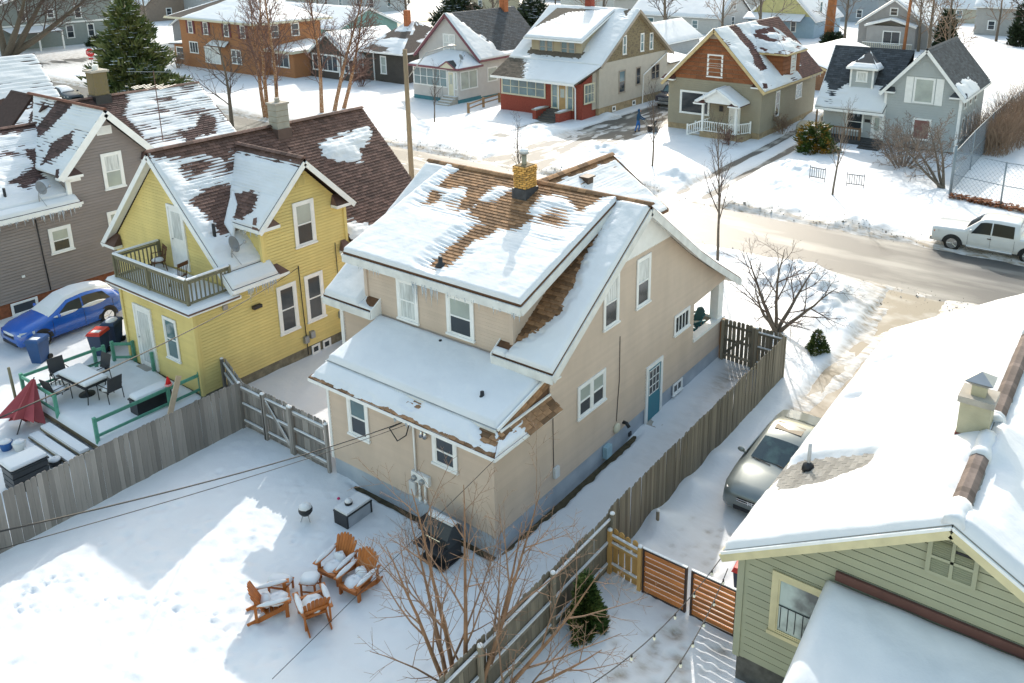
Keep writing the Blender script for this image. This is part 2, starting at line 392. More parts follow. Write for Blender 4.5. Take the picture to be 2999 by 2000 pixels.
# ---------------------------------------------------------------- ground, roads, drives
def lines(segs):
    out = []
    for a, b, s in segs:
        n = max(1, int(round((b-a)/s))); out += list(np.linspace(a, b, n, endpoint=False))
    out.append(segs[-1][1]); return np.array(out)
def geom(a, b, s0, k=1.22):
    out = []; x = 0; s = s0
    while a+x < b: x += s; s *= k; out.append(a+x)
    return np.array(out)
gx = np.concatenate([(-38-geom(0, 330, .3))[::-1], lines([(-38, -11.6, .15), (-11.6, 7, .075), (7, 14, .15)]), 14+geom(0, 90, .3)])
gy = np.concatenate([(-11-geom(0, 60, .3))[::-1], lines([(-11, 2, .075), (2, 26, .13), (26, 50, .16)]), 50+geom(0, 380, .3, 1.16)])
def ground(X, Y):
    z = .12+.05*fbm(X*.3, Y*.3, 3, 1)+.022*fbm(X*1.4, Y*1.4, 2, 4)+.009*fbm(X*4.5, Y*4.5, 2, 6)
    far = sstep(60, 110, np.hypot(X, Y-20)); z = z*(1-far)+.14*far
    dirt = np.zeros(np.shape(X))
    wob = .35*fbm(X*.5, Y*.12, 3, 8)
    # snow banks and the two streets
    for yc, s in ((24.0, -1), (33.4, 1)):
        bank = np.exp(-((Y-yc-.3*wob)/(1.0+.5*n2(X*.2, X*0, 6)))**2)*(.32+.34*n2(X*.35, Y*.35, 9)+.12*n2(X*1.7, Y*1.7, 3))
        keep = 1-np.exp(-((X+25.6)/3.4)**4)-np.exp(-((X+11)/2.2)**4)-np.exp(-((X-4.8)/2.6)**4)
        z = z+np.clip(bank, 0, 1)*np.clip(keep, .05, 1)
        dirt = dirt+1.0*np.exp(-((Y-(25.1 if s < 0 else 32.2)-.5*wob)/.75)**2)
    din = np.minimum(Y-25.2, 32.1-Y)+.8*wob
    dcs = np.minimum(X+111, -101-X)+.6*wob; d = np.maximum(din, dcs)
    rr = sstep(-.25, .5, d); z = z*(1-rr)+(-.03+.06*fbm(X*.22, Y*1.1, 4, 12)-.03*sstep(-14, 0, X)+.004*sstep(-20, -34, X))*rr
    dirt = dirt+.9*rr
    # drives: (x0,x1,y0,y1,level,noise)
    for x0, x1, y0, y1, lv, na, dt in ((3.45, 6.3, 11.3, 25.6, .008, .075, .85), (3.3, 6.45, 1.4, 11.3, .075, .05, .12), (-28.6, -22.4, 32, 62, -.012, .10, .65), (-26.3, -18.6, -2.6, 24.5, .085, .05, .1), (-13.1, -9.6, 32, 60, .07, .04, .1), (-33.4, -31.3, 38.8, 46.4, -.05, .05, .2)):
        dd = np.minimum(np.minimum(X-x0, x1-X), np.minimum(Y-y0, y1-Y))+.25*wob
        k = sstep(-.1, .45, dd); z = z*(1-k)+(lv+na*fbm(X*1.3, Y*.35, 4, 21))*k; dirt = dirt*(1-k)+dt*k
    for x0 in (-10.4, -12.3):
        k = np.exp(-((X-x0+.02*(Y-45)+.3*wob)/.32)**2)*sstep(32, 34, Y)*(1-sstep(56, 59, Y)); z = z-.16*k; dirt = dirt+.8*k
    m = np.exp(-((X-5.5)/3.6)**4-((Y-22.8)/2.6)**4); dirt = dirt+.75*m; z = z-.05*m+.05*m*fbm(X*2.2, Y*2.2, 3, 44)
    # piles of shovelled snow
    for x, y, h, r in ((-.6, 22.6, .95, 1.5), (1.6, 21.6, .8, 1.5), (2.4, 19.6, .4, 1.2), (-30.4, 42.6, .6, 1.8), (-21.0, 38.6, .9, 2.0), (-19.2, 35.4, .8, 1.5), (-7.7, 42.6, .7, 1.6), (-13.8, 36.2, .7, 1.5), (-38.8, 37.2, .7, 1.8), (-35.4, 40, .5, 1.6), (-7.5, 38, .55, 1.7), (-30.2, 36, .6, 1.3), (3.0, 5.6, .3, .5), (3.05, 3.6, .35, .6), (3.05, 7.6, .22, .5), (3.2, 2.3, .2, .5), (-26.5, 60.5, .5, 1.), (-29, 51.3, .4, .7), (-46, 38, .5, 2.5), (-56, 40, .6, 2.5)):
        z = z+h*np.exp(-((X-x)**2+(Y-y)**2)/(r*r))*(1+.5*fbm(X*1.1, Y*1.1, 3, 31))
    # thawed strips at the foot of the walls
    m = sstep(.34, .16, X+.12*n2(X*3, Y*3, 5)+.12*sstep(2.5, .5, Y))*sstep(-.3, .1, X)*sstep(-.2, .6, Y)*(1-sstep(6.6, 7.8, Y)); z = z*(1-m)-.06*m
    m = sstep(-.26, -.1, Y+.1*n2(X*2, Y*2, 7))*(1-sstep(-.05, .12, Y))*sstep(-6.0, -5.2, X)*(1-sstep(-.2, .3, X)); z = z*(1-m)-.05*m
    # trodden side path
    k = np.exp(-((X-1.5)/.9)**4)*sstep(4, 7, Y)*(1-sstep(13, 14.5, Y)); z = z-.03*k+.03*k*fbm(X*3, Y*3, 3, 14); dirt = dirt+.22*k
    m = np.exp(-((X-1.0)/.5)**2-((Y-12.6)/1.3)**2); dirt = dirt+.8*m; z = z-.05*m
    return z, np.clip(dirt, 0, 1)
XX, YY = np.meshgrid(gx, gy)
ZZ, DD = ground(XX, YY)
def dimple(x, y, r, d, dk=0):
    i0, i1 = np.searchsorted(gx, (x-3*r, x+3*r)); j0, j1 = np.searchsorted(gy, (y-3*r, y+3*r))
    if i1 <= i0 or j1 <= j0: return
    q = ((XX[j0:j1, i0:i1]-x)**2+(YY[j0:j1, i0:i1]-y)**2)/(r*r)
    ZZ[j0:j1, i0:i1] += .5*d*(-1.25*np.exp(-q*1.3)+.45*np.exp(-(np.sqrt(q)-1.45)**2*4))
    if dk: DD[j0:j1, i0:i1] = np.clip(DD[j0:j1, i0:i1]+dk*np.exp(-q*1.5), 0, 1)
def trail(pts, step, r, d, side=.13, j=.05):
    for (ax, ay), (bx, by) in zip(pts[:-1], pts[1:]):
        l = math.hypot(bx-ax, by-ay); n = max(1, int(l/step))
        for k in range(n):
            t = k/n; s = side*(1 if k % 2 else -1)
            dimple(ax+(bx-ax)*t-(by-ay)/l*s+U(-j, j), ay+(by-ay)*t+(bx-ax)/l*s+U(-j, j), r*U(.8, 1.2), d*U(.6, 1.2))
t1 = [(-7.66, -6.31), (-8.35, -6.94), (-8.78, -7.34), (-8.95, -7.74), (-8.6, -8.22), (-8.34, -8.21), (-7.79, -7.87), (-7.24, -7.22), (-6.41, -6.42), (-5.82, -6.18), (-4.75, -5.82), (-4.13, -5.69), (-3.51, -5.87)]
t2 = [(-5.72, -3.48), (-4.83, -4.76), (-4.5, -5.21), (-4.08, -5.7), (-3.55, -6.02), (-3.19, -6.08), (-2.66, -6.24), (-2.35, -6.54)]
trail(t1, .13, .085, .075, .07, .03); trail(t1[1:7], .17, .09, .06, .12); trail(t2, .2, .1, .05, .12); trail([(-.94, -3.62), (-1.11, -3.98), (-1.27, -4.58), (-.89, -5.15), (-1.04, -5.69)], .16, .05, .035, .07)
trail([(-6.2, -3), (-4.6, -2.6), (-3.3, -2.5), (-2, -2), (-.6, -1.9)], .3, .12, .045); trail([(-3.4, -6.5), (-1.5, -5.2), (.4, -4.2), (1.6, -3)], .34, .12, .04); trail([(5.6, 4.4), (5.2, 3), (5.6, 2), (5.3, .4), (6, -1)], .28, .13, .06)
for _ in range(240): dimple(U(-9.5, 2.2), U(-9.5, -.7), U(.06, .18), U(.02, .055))
for _ in range(160): dimple(U(-9.8, -2.5), U(-10, -3.5), U(.1, .24), U(.02, .06))
for _ in range(60): dimple(U(-6.3, -3), U(-7, -2.4), U(.07, .14), U(.02, .05))
for _ in range(90): dimple(U(.5, 2.3), U(4.5, 13.5), U(.08, .16), U(.015, .035))
for _ in range(110): dimple(U(3.6, 6.6), U(-4.5, 4.5), U(.07, .13), U(.02, .05), .55)
for _ in range(40): dimple(U(4.6, 6.6), U(-3, .5), U(.1, .25), U(.02, .05), .7)
og = bpy.data.objects.new('ground', gridmesh('ground', np.stack([XX, YY, ZZ], -1), None, GSNOW, {'dirt': DD})); COL.objects.link(og); og['kind'] = 'structure'
def gz(x, y):
    i = int(np.clip(np.searchsorted(gx, x), 1, len(gx)-1)); j = int(np.clip(np.searchsorted(gy, y), 1, len(gy)-1)); return float(ZZ[j, i])
ASPH = mat('wet_asphalt', (.095, .092, .088), .5, .2, .55, bump=.25, bscale=60, stretch=(.25, 1, 1), col2=(.25, .235, .21), thr=(.5, .68))
DRV = mat('scraped_drive', (.13, .12, .105), .6, .25, 1.0, bump=.3, bscale=50, stretch=(1, .3, 1), col2=(.5, .48, .44), thr=(.52, .66))
WETC = mat('wet_concrete', (.2, .165, .12), .35, .2, .8, bump=.15, col2=(.3, .28, .25), thr=(.5, .7))
def sheet(name, m, x0, x1, y0, y1, z, kind='structure'):
    mb = MB(); mb.face((x0, y0, z), (x1, y0, z), (x1, y1, z), (x0, y1, z)); return tag(mb.build(name, m), kind=kind)
sheet('road', ASPH, -360, 100, 24.8, 32.6, 0)
sheet('side_road', ASPH, -111.6, -100.4, -60, 24.8, .0); sheet('side_road', ASPH, -111.6, -100.4, 32.6, 260, .0)
sheet('driveway', WETC, 3.3, 6.5, 1, 24.8, .012); sheet('driveway', DRV, -29, -22, 32.6, 62, .008); sheet('driveway', DRV, -13.4, -9.4, 32.6, 60, .008); sheet('driveway', DRV, -26.5, -18.4, -2.7, 24.8, .008)
sheet('footpath', CONC, -33.6, -31.1, 38.5, 47, .02)
sheet('soil_bed', SOIL, .02, .6, .02, 7.6, .03); sheet('soil_bed', SOIL, -6.4, .0, -.7, .02, .028)

random.seed(5); cl = MB()
for i in range(1500):
    x = U(-42, 14); near = rnd() < .5; y = (25.0 if near else 32.5)+random.gauss(0, .45)+(.5*float(n2(x*.5, 0, 8)))
    if rnd() < .12: x = U(3.5, 8.5); y = U(22.5, 25.8)
    r = U(.02, .055)*(1 if rnd() < .93 else 1.6); z = gz(x, y)
    v = [(x+r*math.cos(a+i)*U(.7, 1.3), y+r*math.sin(a+i)*U(.7, 1.3), z-.02) for a in (0, 1.57, 3.14, 4.71)]; t = (x+U(-.4, .4)*r, y, max(z, 0)+r*U(.5, 1.0))
    for k in range(4): cl.face(v[k], v[(k+1) % 4], t)
tag(cl.build('slush_clods', mat('slush_brown', (.24, .2, .15), .8, .4, 2, col2=(.5, .48, .45), thr=(.45, .6))), 'small brown slush clods scattered along both road edges', 'slush', kind='stuff')
# ---------------------------------------------------------------- tan house
TAN = mat('tan_siding', (.545, .435, .35), .6, .07, 1.5, rv=.03, stretch=(1, 1, .35))
FND = mat('blue_grey_foundation', (.36, .41, .48), .8, .14, 1.2, bump=.2, bscale=12, col2=(.45, .49, .54), thr=(.35, .7))
BSH = mat('brown_shingle', (.25, .14, .072), .85, .2, 8, bump=.35, bscale=160, rv=.45)
BDK = mat('brown_roof_deck', (.12, .06, .03), .9, .2, 8)
YBR = mat('yellow_brick', (.56, .31, .085), .8, .2, 6, bump=.3, bscale=60, rv=.3)
MORT = mat('mortar', (.20, .15, .09), .9, .1, 6)
TEAL = mat('teal_door_paint', (.03, .18, .24), .45, .06)
FASC = mat('weathered_fascia', (.66, .66, .64), .55, .12, 2.5)
H = thing('tan_house', 'tan sided house with big snow covered rear dormer, yellow brick chimney and teal side door', 'house', (-4.3, 7, 0))
MB().box(-6.43, -.02, .02, 2.5, -.4, .69).build('foundation', FND, H); MB().box(-8.58, -.021, 2.5, 13.93, -.4, .688).build('foundation', FND, H)
frR = Fr((-6.45, 0, 0), (1, 0, 0), (0, -1, 0))
wall(H, frR, [(0, .69), (6.45, .69), (6.45, 3.47), (0, 3.47)], TAN, .112)
frE = Fr((0, 0, 0), (0, 1, 0), (1, 0, 0))
wall(H, frE, [(0, .69), (13.95, .69), (13.95, 1.74), (11.38, 1.74), (11.38, 3.36), (13.95, 3.36), (13.95, 3.52), (12.33, 4.45), (10.83, 5.42), (7.3, 7.93), (2.5, 4.83), (2.5, 3.5), (0, 3.47)], TAN, .112)
frD = Fr((-7.28, 2.5, 0), (1, 0, 0), (0, -1, 0))
wall(H, frD, [(0, 3.6), (6.0, 3.6), (6.0, 6.3), (0, 6.3)], TAN, .112)
wall(H, Fr((-8.6, 2.5, 0), (1, 0, 0), (0, -1, 0)), [(0, .69), (2.15, .69), (2.15, 4.5), (0, 4.5)], TAN, .112, mode='join')
wall(H, Fr((-1.28, 0, 0), (0, 1, 0), (1, 0, 0)), [(2.5, 4.98), (2.5, 6.36), (7.2, 8.03)], TAN, .112, mode='join')
wall(H, Fr((-7.28, 0, 0), (0, 1, 0), (-1, 0, 0)), [(2.5, 4.98), (2.5, 6.36), (7.2, 8.03)], TAN, .112, mode='join')
wall(H, Fr((-8.6, 0, 0), (0, 1, 0), (-1, 0, 0)), [(2.5, .69), (11.4, .69), (11.4, 5.0), (7.3, 7.9), (2.5, 4.8)], TAN, 0)
wall(H, Fr((-6.45, 0, 0), (0, 1, 0), (-1, 0, 0)), [(0, .69), (2.5, .69), (2.5, 3.5), (0, 3.5)], TAN, 0)
wall(H, Fr((-8.6, 11.4, 0), (1, 0, 0), (0, 1, 0)), [(0, .69), (8.58, .69), (8.58, 4.5), (0, 4.5)], TAN, .112, mode='join')
wall(H, Fr((-8.6, 13.95, 0), (1, 0, 0), (0, 1, 0)), [(0, .69), (8.6, .69), (8.6, 1.74), (0, 1.74)], TAN, 0, wname='porch_wall')
MB().box(-8.55, -.15, 11.42, 13.8, .8, 1.25).build('porch_floor', CONC, H); snow(H, (-8.5, 13.78, 1.25), (-.2, 13.78, 1.25), (-.2, 11.5, 1.25), (-8.5, 11.5, 1.25), .1, None, .15, 0)
for x in (-8.45, -4.3, -.22): MB().box(x-.13, x+.21, 13.5, 13.94, 1.86, 3.36).build('porch_post', WHITE, H)
MB().box(-8.65, .06, 13.72, 14.02, 1.742, 1.86).box(-.26, .06, 11.4, 13.718, 1.742, 1.86).build('porch_wall_cap', WHITE, H)
MB().box(-8.6, -.03, 13.6, 13.93, 3.362, 3.52).build('porch_beam', WHITE, H)
# corner boards
for x, y, z0, z1 in ((0, 0, .69, 3.46), (-6.45, 0, .69, 3.46)):
    MB().box(x-.05, x+.045, y-.045, y+.05, z0, z1).build('corner_board', TAN if x == 0 else WHITE, H)
MB().box(-8.66, -8.5, 2.44, 2.56, .69, 4.3).build('corner_board', WHITE, H)
MB().box(-7.33, -7.2, 2.44, 2.52, 4.9, 6.2).build('corner_board', TAN, H); MB().box(-1.36, -1.23, 2.44, 2.56, 4.9, 6.2).build('corner_board', TAN, H)
# scalloped white gable panel
pts = [(9.28, 6.57)]
k = 0
n_ = 44
for i in range(n_):
    y0 = 9.28-(4.1)*(i)/n_; y1 = 9.28-(4.1)*(i+1)/n_
    pts += [(y0*.75+y1*.25, 6.52), (y0*.25+y1*.75, 6.52), (y1, 6.57)]
pts += [(7.3, 7.95)]
mb = MB(); mb.prism([frE.at(u, z, .022) for u, z in pts], (.035, 0, 0)); recalc(mb.build('gable_panel', WHITE, H, label='white gable panel with scalloped lower edge'))
window(H, frE, 7.13, 8.01, 4.63, 6.35, GCURT, low=GLASS); window(H, frE, 5.2, 6.08, 4.64, 6.32, GCURT, low=GLASS)
window(H, frE, 9.83, 10.99, 2.59, 3.39, GLASS, style='n4'); window(H, frE, 3.84, 5.36, 2.28, 3.39, GBLIND, style='pair', low=GLASS)
window(H, frE, 9.9, 10.62, .22, .68, GLASS, style='n2', cas=.06)
# side door
mb = MB(); frE.box(mb, 7.93, 8.06, .02, 2.22, .0, .06); frE.box(mb, 8.93, 9.06, .02, 2.22, .0, .06); frE.box(mb, 8.06, 8.93, 2.09, 2.22, .0, .06)
d = mb.build('door_frame', WHITE, H)
mb = MB(); frE.box(mb, 8.06, 8.93, .05, 2.09, -.02, .03); dr = mb.build('door', TEAL, H, label='teal side door with nine panes')
for i in range(3):
    for j in range(3):
        mb = MB(); frE.box(mb, 8.16+i*.225, 8.37+i*.225, 1.1+j*.3, 1.38+j*.3, .03, .036); mb.build('pane', GLASS, dr)
mb = MB()
for i in range(4): frE.box(mb, 8.135+i*.225, 8.16+i*.225, 1.07, 2.02, .03, .045)
for j in range(4): frE.box(mb, 8.16, 8.81, 1.07+j*.3, 1.1+j*.3, .03, .045)
mb.build('glazing_bars', WHITE, dr)
mb = MB(); mb.blob(frE.at(8.86, 1.0, .06), .03, .03, .03); mb.build('handle', CHROME, dr, True)
MB().box(.03, .55, 7.95, 9.0, -.1, .1).build('door_step', CONC, H)
# rear windows
window(H, frR, 1.57-.73+.01, 1.57+.17+.01, 1.83, 3.19, GTEAL, low=GLASS, cas=.12); window(H, frR, 4.3, 5.21, 2.16, 3.18, GLASS, cas=.12)
window(H, frD, 1.4, 2.3, 4.56, 5.99, GCURT, low=GCURT, cas=.12); window(H, frD, 3.49, 4.57, 4.62, 5.98, GBLIND, low=GLASS, cas=.12)
# service mast, meters, lamps
def rp(x, z, o=.0): return (x, -o, z)
mb = MB(); mb.tube([rp(-2.81, 3.42, .08), rp(-2.81, 1.5, .08)], .03, 8); mb.tube([rp(-2.81, 3.4, .08), rp(-2.83, 3.48, .12), rp(-2.88, 3.42, .18)], .035, 8); mb.build('service_mast', WHITE, H, True)
mb = MB(); mb.box(-2.94, -2.28, -.14, -.02, 1.36, 1.66); mb.build('meter_box', WHITE, H)
for x, z in ((-2.8, 1.52), (-2.5, 1.5)):
    mb = MB(); mb.lathe((x, -.14, z-.02), [(.085, 0), (.085, -.07), (.06, -.1)], 14, 'y'); mb.build('meter_dial', GREYM, H, True)
MB().box(-3.08, -2.84, -.12, -.02, .86, 1.28).build('junction_box', mat('box_grey', (.6, .61, .62), .5), H)
for x in (-2.7, -2.48): mb = MB(); mb.tube([rp(x, 1.36, .07), rp(x, .82, .07)], .035, 8); mb.tube([rp(x, .86, .07), rp(x, .72, .07)], .05, 8); mb.build('conduit', WHITE, H, True)
mb = MB()
for x in (-2.47, -2.33): mb.lathe((x, -.12, 2.98), [(.03, .14), (.05, .06), (.075, -.06), (.0, -.02)], 10)
mb.build('floodlight', CHROME, H, True)
MB().box(.02, .11, 2.6, 2.82, 1.02, 1.36).build('meter_box', mat('box_grey', (.6, .61, .62), .5), H)
mb = MB(); mb.lathe((.02, 6.05, .92), [(.17, 0), (.17, .06), (.12, .1)], 16, 'x'); mb.build('vent_cap', OFFW, H, True)
mb = MB(); mb.tube([(.0, 6.5, .9), (.15, 6.5, .9), (.25, 6.5, .78)], .06, 8); mb.build('dryer_hood', BLACK, H, True)
MB().box(.0, .16, 5.3, 5.62, .2, .6).build('gas_meter_cover', mat('cover_blue', (.3, .45, .52), .6), H)
MB().box(-.01, .03, 6.9, 7.05, .14, .28).build('foundation_vent', BLACK, H)
def cable(parent, pts, r=.012, name='cable', m=None, n=5):
    mb = MB(); mb.tube(pts, r, n); return mb.build(name, m or CABLE, parent, True)
cable(H, [(.03, 6.19, 4.1), (.03, 6.2, 2.6), (.03, 6.12, 1.9), (.03, 6.06, 1.15)]); cable(H, [(.03, 2.62, 3.4), (.03, 2.6, 3.1), (.03, 2.62, 1.35)]); cable(H, [(-2.86, -.05, 3.1), (-2.88, -.05, 1.6)])
cable(H, [(.05, 2.62, 3.42), (.1, 1.6, 3.25), (.2, .6, 3.3), (.3, -.3, 3.42)])
# ---- roofs
rk = [(2.08, 4.74), (7.3, 8.17), (10.83, 5.65), (12.33, 4.69), (14.59, 3.33)]
def mp_(x, i): return (x, rk[i][0], rk[i][1])
slab(H, (-1.28, 7.3, 8.17), (.4, 7.3, 8.17), mp_(.4, 0), mp_(-1.28, 0), BDK); slab(H, (-9, 7.3, 8.17), (-7.28, 7.3, 8.17), mp_(-7.28, 0), mp_(-9, 0), BDK)
zs = 4.74+.657*.4
slab(H, (-1.72, 2.48, zs), (-1.282, 2.48, zs), (-1.282, 2.08, 4.74), (-1.72, 2.08, 4.74), BDK); slab(H, (-7.278, 2.48, zs), (-6.7, 2.48, zs), (-6.7, 2.08, 4.74), (-7.278, 2.08, 4.74), BDK)
for i in (1, 2, 3): slab(H, mp_(-9, i), mp_(.4, i), mp_(.4, i+1), mp_(-9, i+1), BDK)
da, db, dc, dd_ = (-8.05, 7.3, 8.2), (-.78, 7.3, 8.2), (-.78, 2.25, 6.41), (-8.05, 2.25, 6.41)
slab(H, da, db, dc, dd_, BDK, .1)
bare = [[(-7.5, 7.4), (-7.46, 7.1), (-7.3, 6.2), (-6.87, 6.1), (-6.68, 6.34), (-5.98, 6.4), (-5.46, 6.27), (-5.45, 6.62), (-5.3, 6.8), (-4.6, 6.85), (-3.7, 6.75), (-2.64, 6.95), (-1.67, 6.5), (-1.5, 6.8), (-1.4, 7.4)],
        [(-7.1, 5.2), (-6.85, 5.3), (-6.95, 5.75), (-7.3, 5.8)], [(-6.1, 6.4), (-5.5, 6.35), (-5.3, 5.4), (-5.7, 5.3)],
        [(-5.15, 5.2), (-5.18, 5.69), (-4.66, 5.9), (-4.5, 6.8), (-3.5, 6.8), (-3.4, 6.27), (-3.32, 5.67), (-3.0, 5.6), (-3.1, 5.05), (-3.64, 4.9), (-4.34, 4.95)],
        [(-4.55, 2.8), (-4.5, 3.6), (-4.42, 4.27), (-4.45, 4.78), (-3.7, 4.85), (-3.75, 4.55), (-4.12, 4.16), (-4.15, 3.74), (-4.02, 3.33), (-4.03, 2.95), (-4.28, 2.7)]]
def dbase(X, Y, um, vm, W_, H_):
    thin = np.exp(-((X+2.2)/1.0)**2-((Y-5.9)/.8)**2)*.13+np.exp(-((X+2.1)/1.5)**4-((Y-4.9)/1.5)**2)*.055+np.exp(-((X+6)/1.1)**2-((Y-5.4)/.8)**2)*.14
    return .16-thin+.03*fbm(um*.8, vm*2, 3, 2)
dp = polydepth(bare, .2, .06, dbase, 3)
snow(H, da, db, dc, dd_, .14, dp, .06, .055, .145, seed=2); tabs(H, da, db, dc, dd_, BSH, dp, cap=290, per=.145, lim=.045)
def rb(X, Y, um, vm, W_, H_): return .15+.02*fbm(um*2, vm*2, 3, 9)
dpr = polydepth([[(-1.3, 7.4), (-.9, 7.3), (-.82, 6.6), (-.78, 5.2), (-.55, 4.4), (-.5, 3.6), (-.75, 3.1), (-1.0, 2.75), (-1.3, 2.5)]], .4, .07, rb, 5)
snow(H, (-1.28, 7.25, 8.14), (.4, 7.25, 8.14), (.4, 2.08, 4.74), (-1.28, 2.08, 4.74), .15, dpr, .055, .02, seed=5)
tabs(H, (-1.28, 7.3, 8.17), (.2, 7.3, 8.17), (.2, 2.08, 4.74), (-1.28, 2.08, 4.74), BSH, dpr, cap=130, lim=.05)
snow(H, (-1.74, 2.3, zs-.11), (-1.26, 2.3, zs-.11), (-1.26, 2.08, 4.74), (-1.74, 2.08, 4.74), .12, None, .05, 0)
dl = polydepth([[(-7.3, 2.6), (-6.4, 2.6), (-6.6, 2.3), (-6.9, 2.18), (-7.2, 2.35)]], .5, .03, None, 6)
snow(H, (-9, 7.25, 8.14), (-7.28, 7.25, 8.14), (-7.28, 2.08, 4.74), (-9, 2.08, 4.74), .15, None, .09, 0, seed=6); snow(H, (-7.3, 2.48, zs), (-6.7, 2.48, zs), (-6.7, 2.08, 4.74), (-7.3, 2.08, 4.74), .13, dl, .04, 0)
snow(H, mp_(-9, 1), mp_(.4, 1), mp_(.4, 2), mp_(-9, 2), .12, polydepth([[(-9.1, 7.2), (.6, 7.2), (.6, 7.55), (-9.1, 7.55)]], .3, .02), .15, 0); snow(H, mp_(-9, 2), mp_(.4, 2), mp_(.4, 3), mp_(-9, 3), .14, None, .2, 0); snow(H, mp_(-9, 3), mp_(.4, 3), mp_(.4, 4), mp_(-9, 4), .14, None, .2, 0)
# ridge cap pieces
rc = MB(True); rc.hexa([(-.15, -.13, -.075), (.15, -.13, -.075), (.15, .13, -.075), (-.15, .13, -.075), (-.15, -.03, 0.), (.15, -.03, 0.), (.15, .03, .008), (-.15, .03, .008)]); rcm = rc.mesh('ridge_cap', BSH)
for i in range(31): inst('ridge_cap', rcm, H, (-8.85+i*.305, 7.3, 8.275), (U(-.03, .03), 0, 0))
# front dormer towards the street
fa = [(-4.1, 7.3, 8.12), (-4.1, 12.13, 8.12), (-1.6, 12.13, 6.4), (-1.6, 9.7, 6.4)]; fb = [(-4.1, 7.3, 8.12), (-4.1, 12.13, 8.12), (-6.6, 12.13, 6.4), (-6.6, 9.7, 6.4)]
slab(H, *fa, BDK); slab(H, *fb, BDK)
dpf = polydepth([[(-4.2, 7.2), (-4.2, 12.3), (-3.95, 12.3), (-3.95, 7.2)]], .4, .03, lambda X, Y, um, vm, W_, H_: .1-.07*np.exp(-((X+3.6)/.6)**2)+.03*fbm(um, vm*2, 3, 3), 3)
snow(H, *fa, .12, dpf, .1, .02); snow(H, *fb, .12, None, .2, 0); tabs(H, *fa, BSH, dpf, cap=40, lim=.03)
for i in range(16): inst('ridge_cap', rcm, H, (-4.1, 7.5+i*.305, 8.205), (0, U(-.03, .03), math.pi/2))
wall(H, Fr((-6.4, 11.9, 0), (1, 0, 0), (0, 1, 0)), [(0, 5.0), (4.6, 5.0), (4.6, 6.4), (2.3, 8.0), (0, 6.4)], TAN, 0)
wall(H, Fr((-1.8, 9.6, 0), (0, 1, 0), (1, 0, 0)), [(0, 6.3), (2.28, 5.0), (2.28, 6.42), (0, 6.5)], TAN, 0)
mb = MB(); mb.bar((-4.1, 12.15, 8.1), (-1.6, 12.15, 6.38), .03, .1); mb.build('drip_edge', BDK, H); mb = MB(); mb.bar((-1.58, 12.13, 6.38), (-1.58, 9.7, 6.38), .03, .1); mb.build('drip_edge', BDK, H)
mb = MB(); mb.box(-3.72, -3.42, 9.5, 9.85, 7.66, 7.9); mb.box(-3.76, -3.36, 9.44, 9.91, 7.9, 7.95); mb.build('roof_vent', mat('vent_brown', (.07, .045, .03), .6), H)
# rake and fascia boards
for x in (.42, -9.02):
    for i in range(4):
        a_, b_ = mp_(x, i), mp_(x, i+1); mb = MB(); mb.bar((x, a_[1], a_[2]-.2), (x, b_[1], b_[2]-.2), .04, .25); mb.build('rake_board', FASC, H)
for a_, b_, m in (((.2, 2.1, 4.72), (.2, 7.3, 8.15), WHITE), ((.2, 7.3, 8.15), (.2, 10.83, 5.63), WHITE), ((.2, 10.83, 5.63), (.2, 12.33, 4.67), WHITE), ((.2, 12.33, 4.67), (.2, 14.55, 3.33), WHITE)):
    mb = MB(); a_ = Vector(a_)-V3(0, 0, .16); b_ = Vector(b_)-V3(0, 0, .16); mb.bar(a_, b_, .4, .03); mb.build('soffit', m, H)
edge_boards(H, [(-8.05, 2.23, 6.2), (-.78, 2.23, 6.2)], .05, .26, FASC); mb = MB(); mb.box(-8.0, -.8, 2.26, 2.5, 6.1, 6.14); mb.build('soffit', WHITE, H)
for x in (-.77, -8.06): mb = MB(); mb.bar((x, 2.24, 6.19), (x, 7.2, 7.95), .05, .26); mb.build('rake_board', FASC, H)
mb = MB(); mb.bar((-1.03, 2.4, 6.22), (-1.03, 7.1, 7.88), .48, .03); mb.build('soffit', WHITE, H)
edge_boards(H, [(-1.72, 2.06, 4.56), (.42, 2.06, 4.56)], .05, .25, FASC); edge_boards(H, [(-9, 2.06, 4.56), (-6.7, 2.06, 4.56)], .05, .25, FASC)
MB().box(-1.7, .4, 2.09, 2.5, 4.46, 4.5).box(-8.98, -6.72, 2.09, 2.5, 4.46, 4.5).build('soffit', WHITE, H)
for x, o_ in ((-6.69, .03), (-1.73, -.03)): mb = MB(); mb.prism([(x, 2.05, 4.45), (x, 2.5, 4.45), (x, 2.5, 5.05), (x, 2.05, 4.76)], (o_, 0, 0)); recalc(mb.build('return_end', WHITE, H))
edge_boards(H, [(-9, 14.6, 3.2), (.42, 14.6, 3.2)], .04, .24, WHITE)
# addition roof: low shed plus shingled skirt
sa, sb, sc, se = (-6.72, 2.5, 4.4), (-.08, 2.5, 4.4), (-.08, .23, 3.83), (-6.72, .23, 3.83)
slab(H, sa, sb, sc, se, GREYM, .1)
snow(H, sa, sb, sc, se, .16, None, .08, 0, lump=.03, seed=12, lip=.14)
MB().box(-6.74, -.06, .2, .26, 3.66, 3.8).build('gutter', FASC, H)
k1, k2, k3, k4 = (-6.72, .28, 3.74), (.0, .28, 3.74), (.37, -.38, 3.46), (-6.86, -.38, 3.46)
slab(H, k1, k2, k3, k4, BDK, .07)
dk = polydepth([[(-7, -.5), (.5, -.5), (.5, -.34), (-7, -.34)], [(-.7, .3), (-.2, .3), (.1, -.1), (-.2, -.15)], [(-3.2, .1), (-2.8, .05), (-2.7, .12)]], .35, .07, None, 15)
snow(H, k1, k2, k3, k4, .08, dk, .05, 0, seed=15, lip=.03); tabs(H, k1, k2, k3, k4, BSH, dk, cap=70, lim=.03)
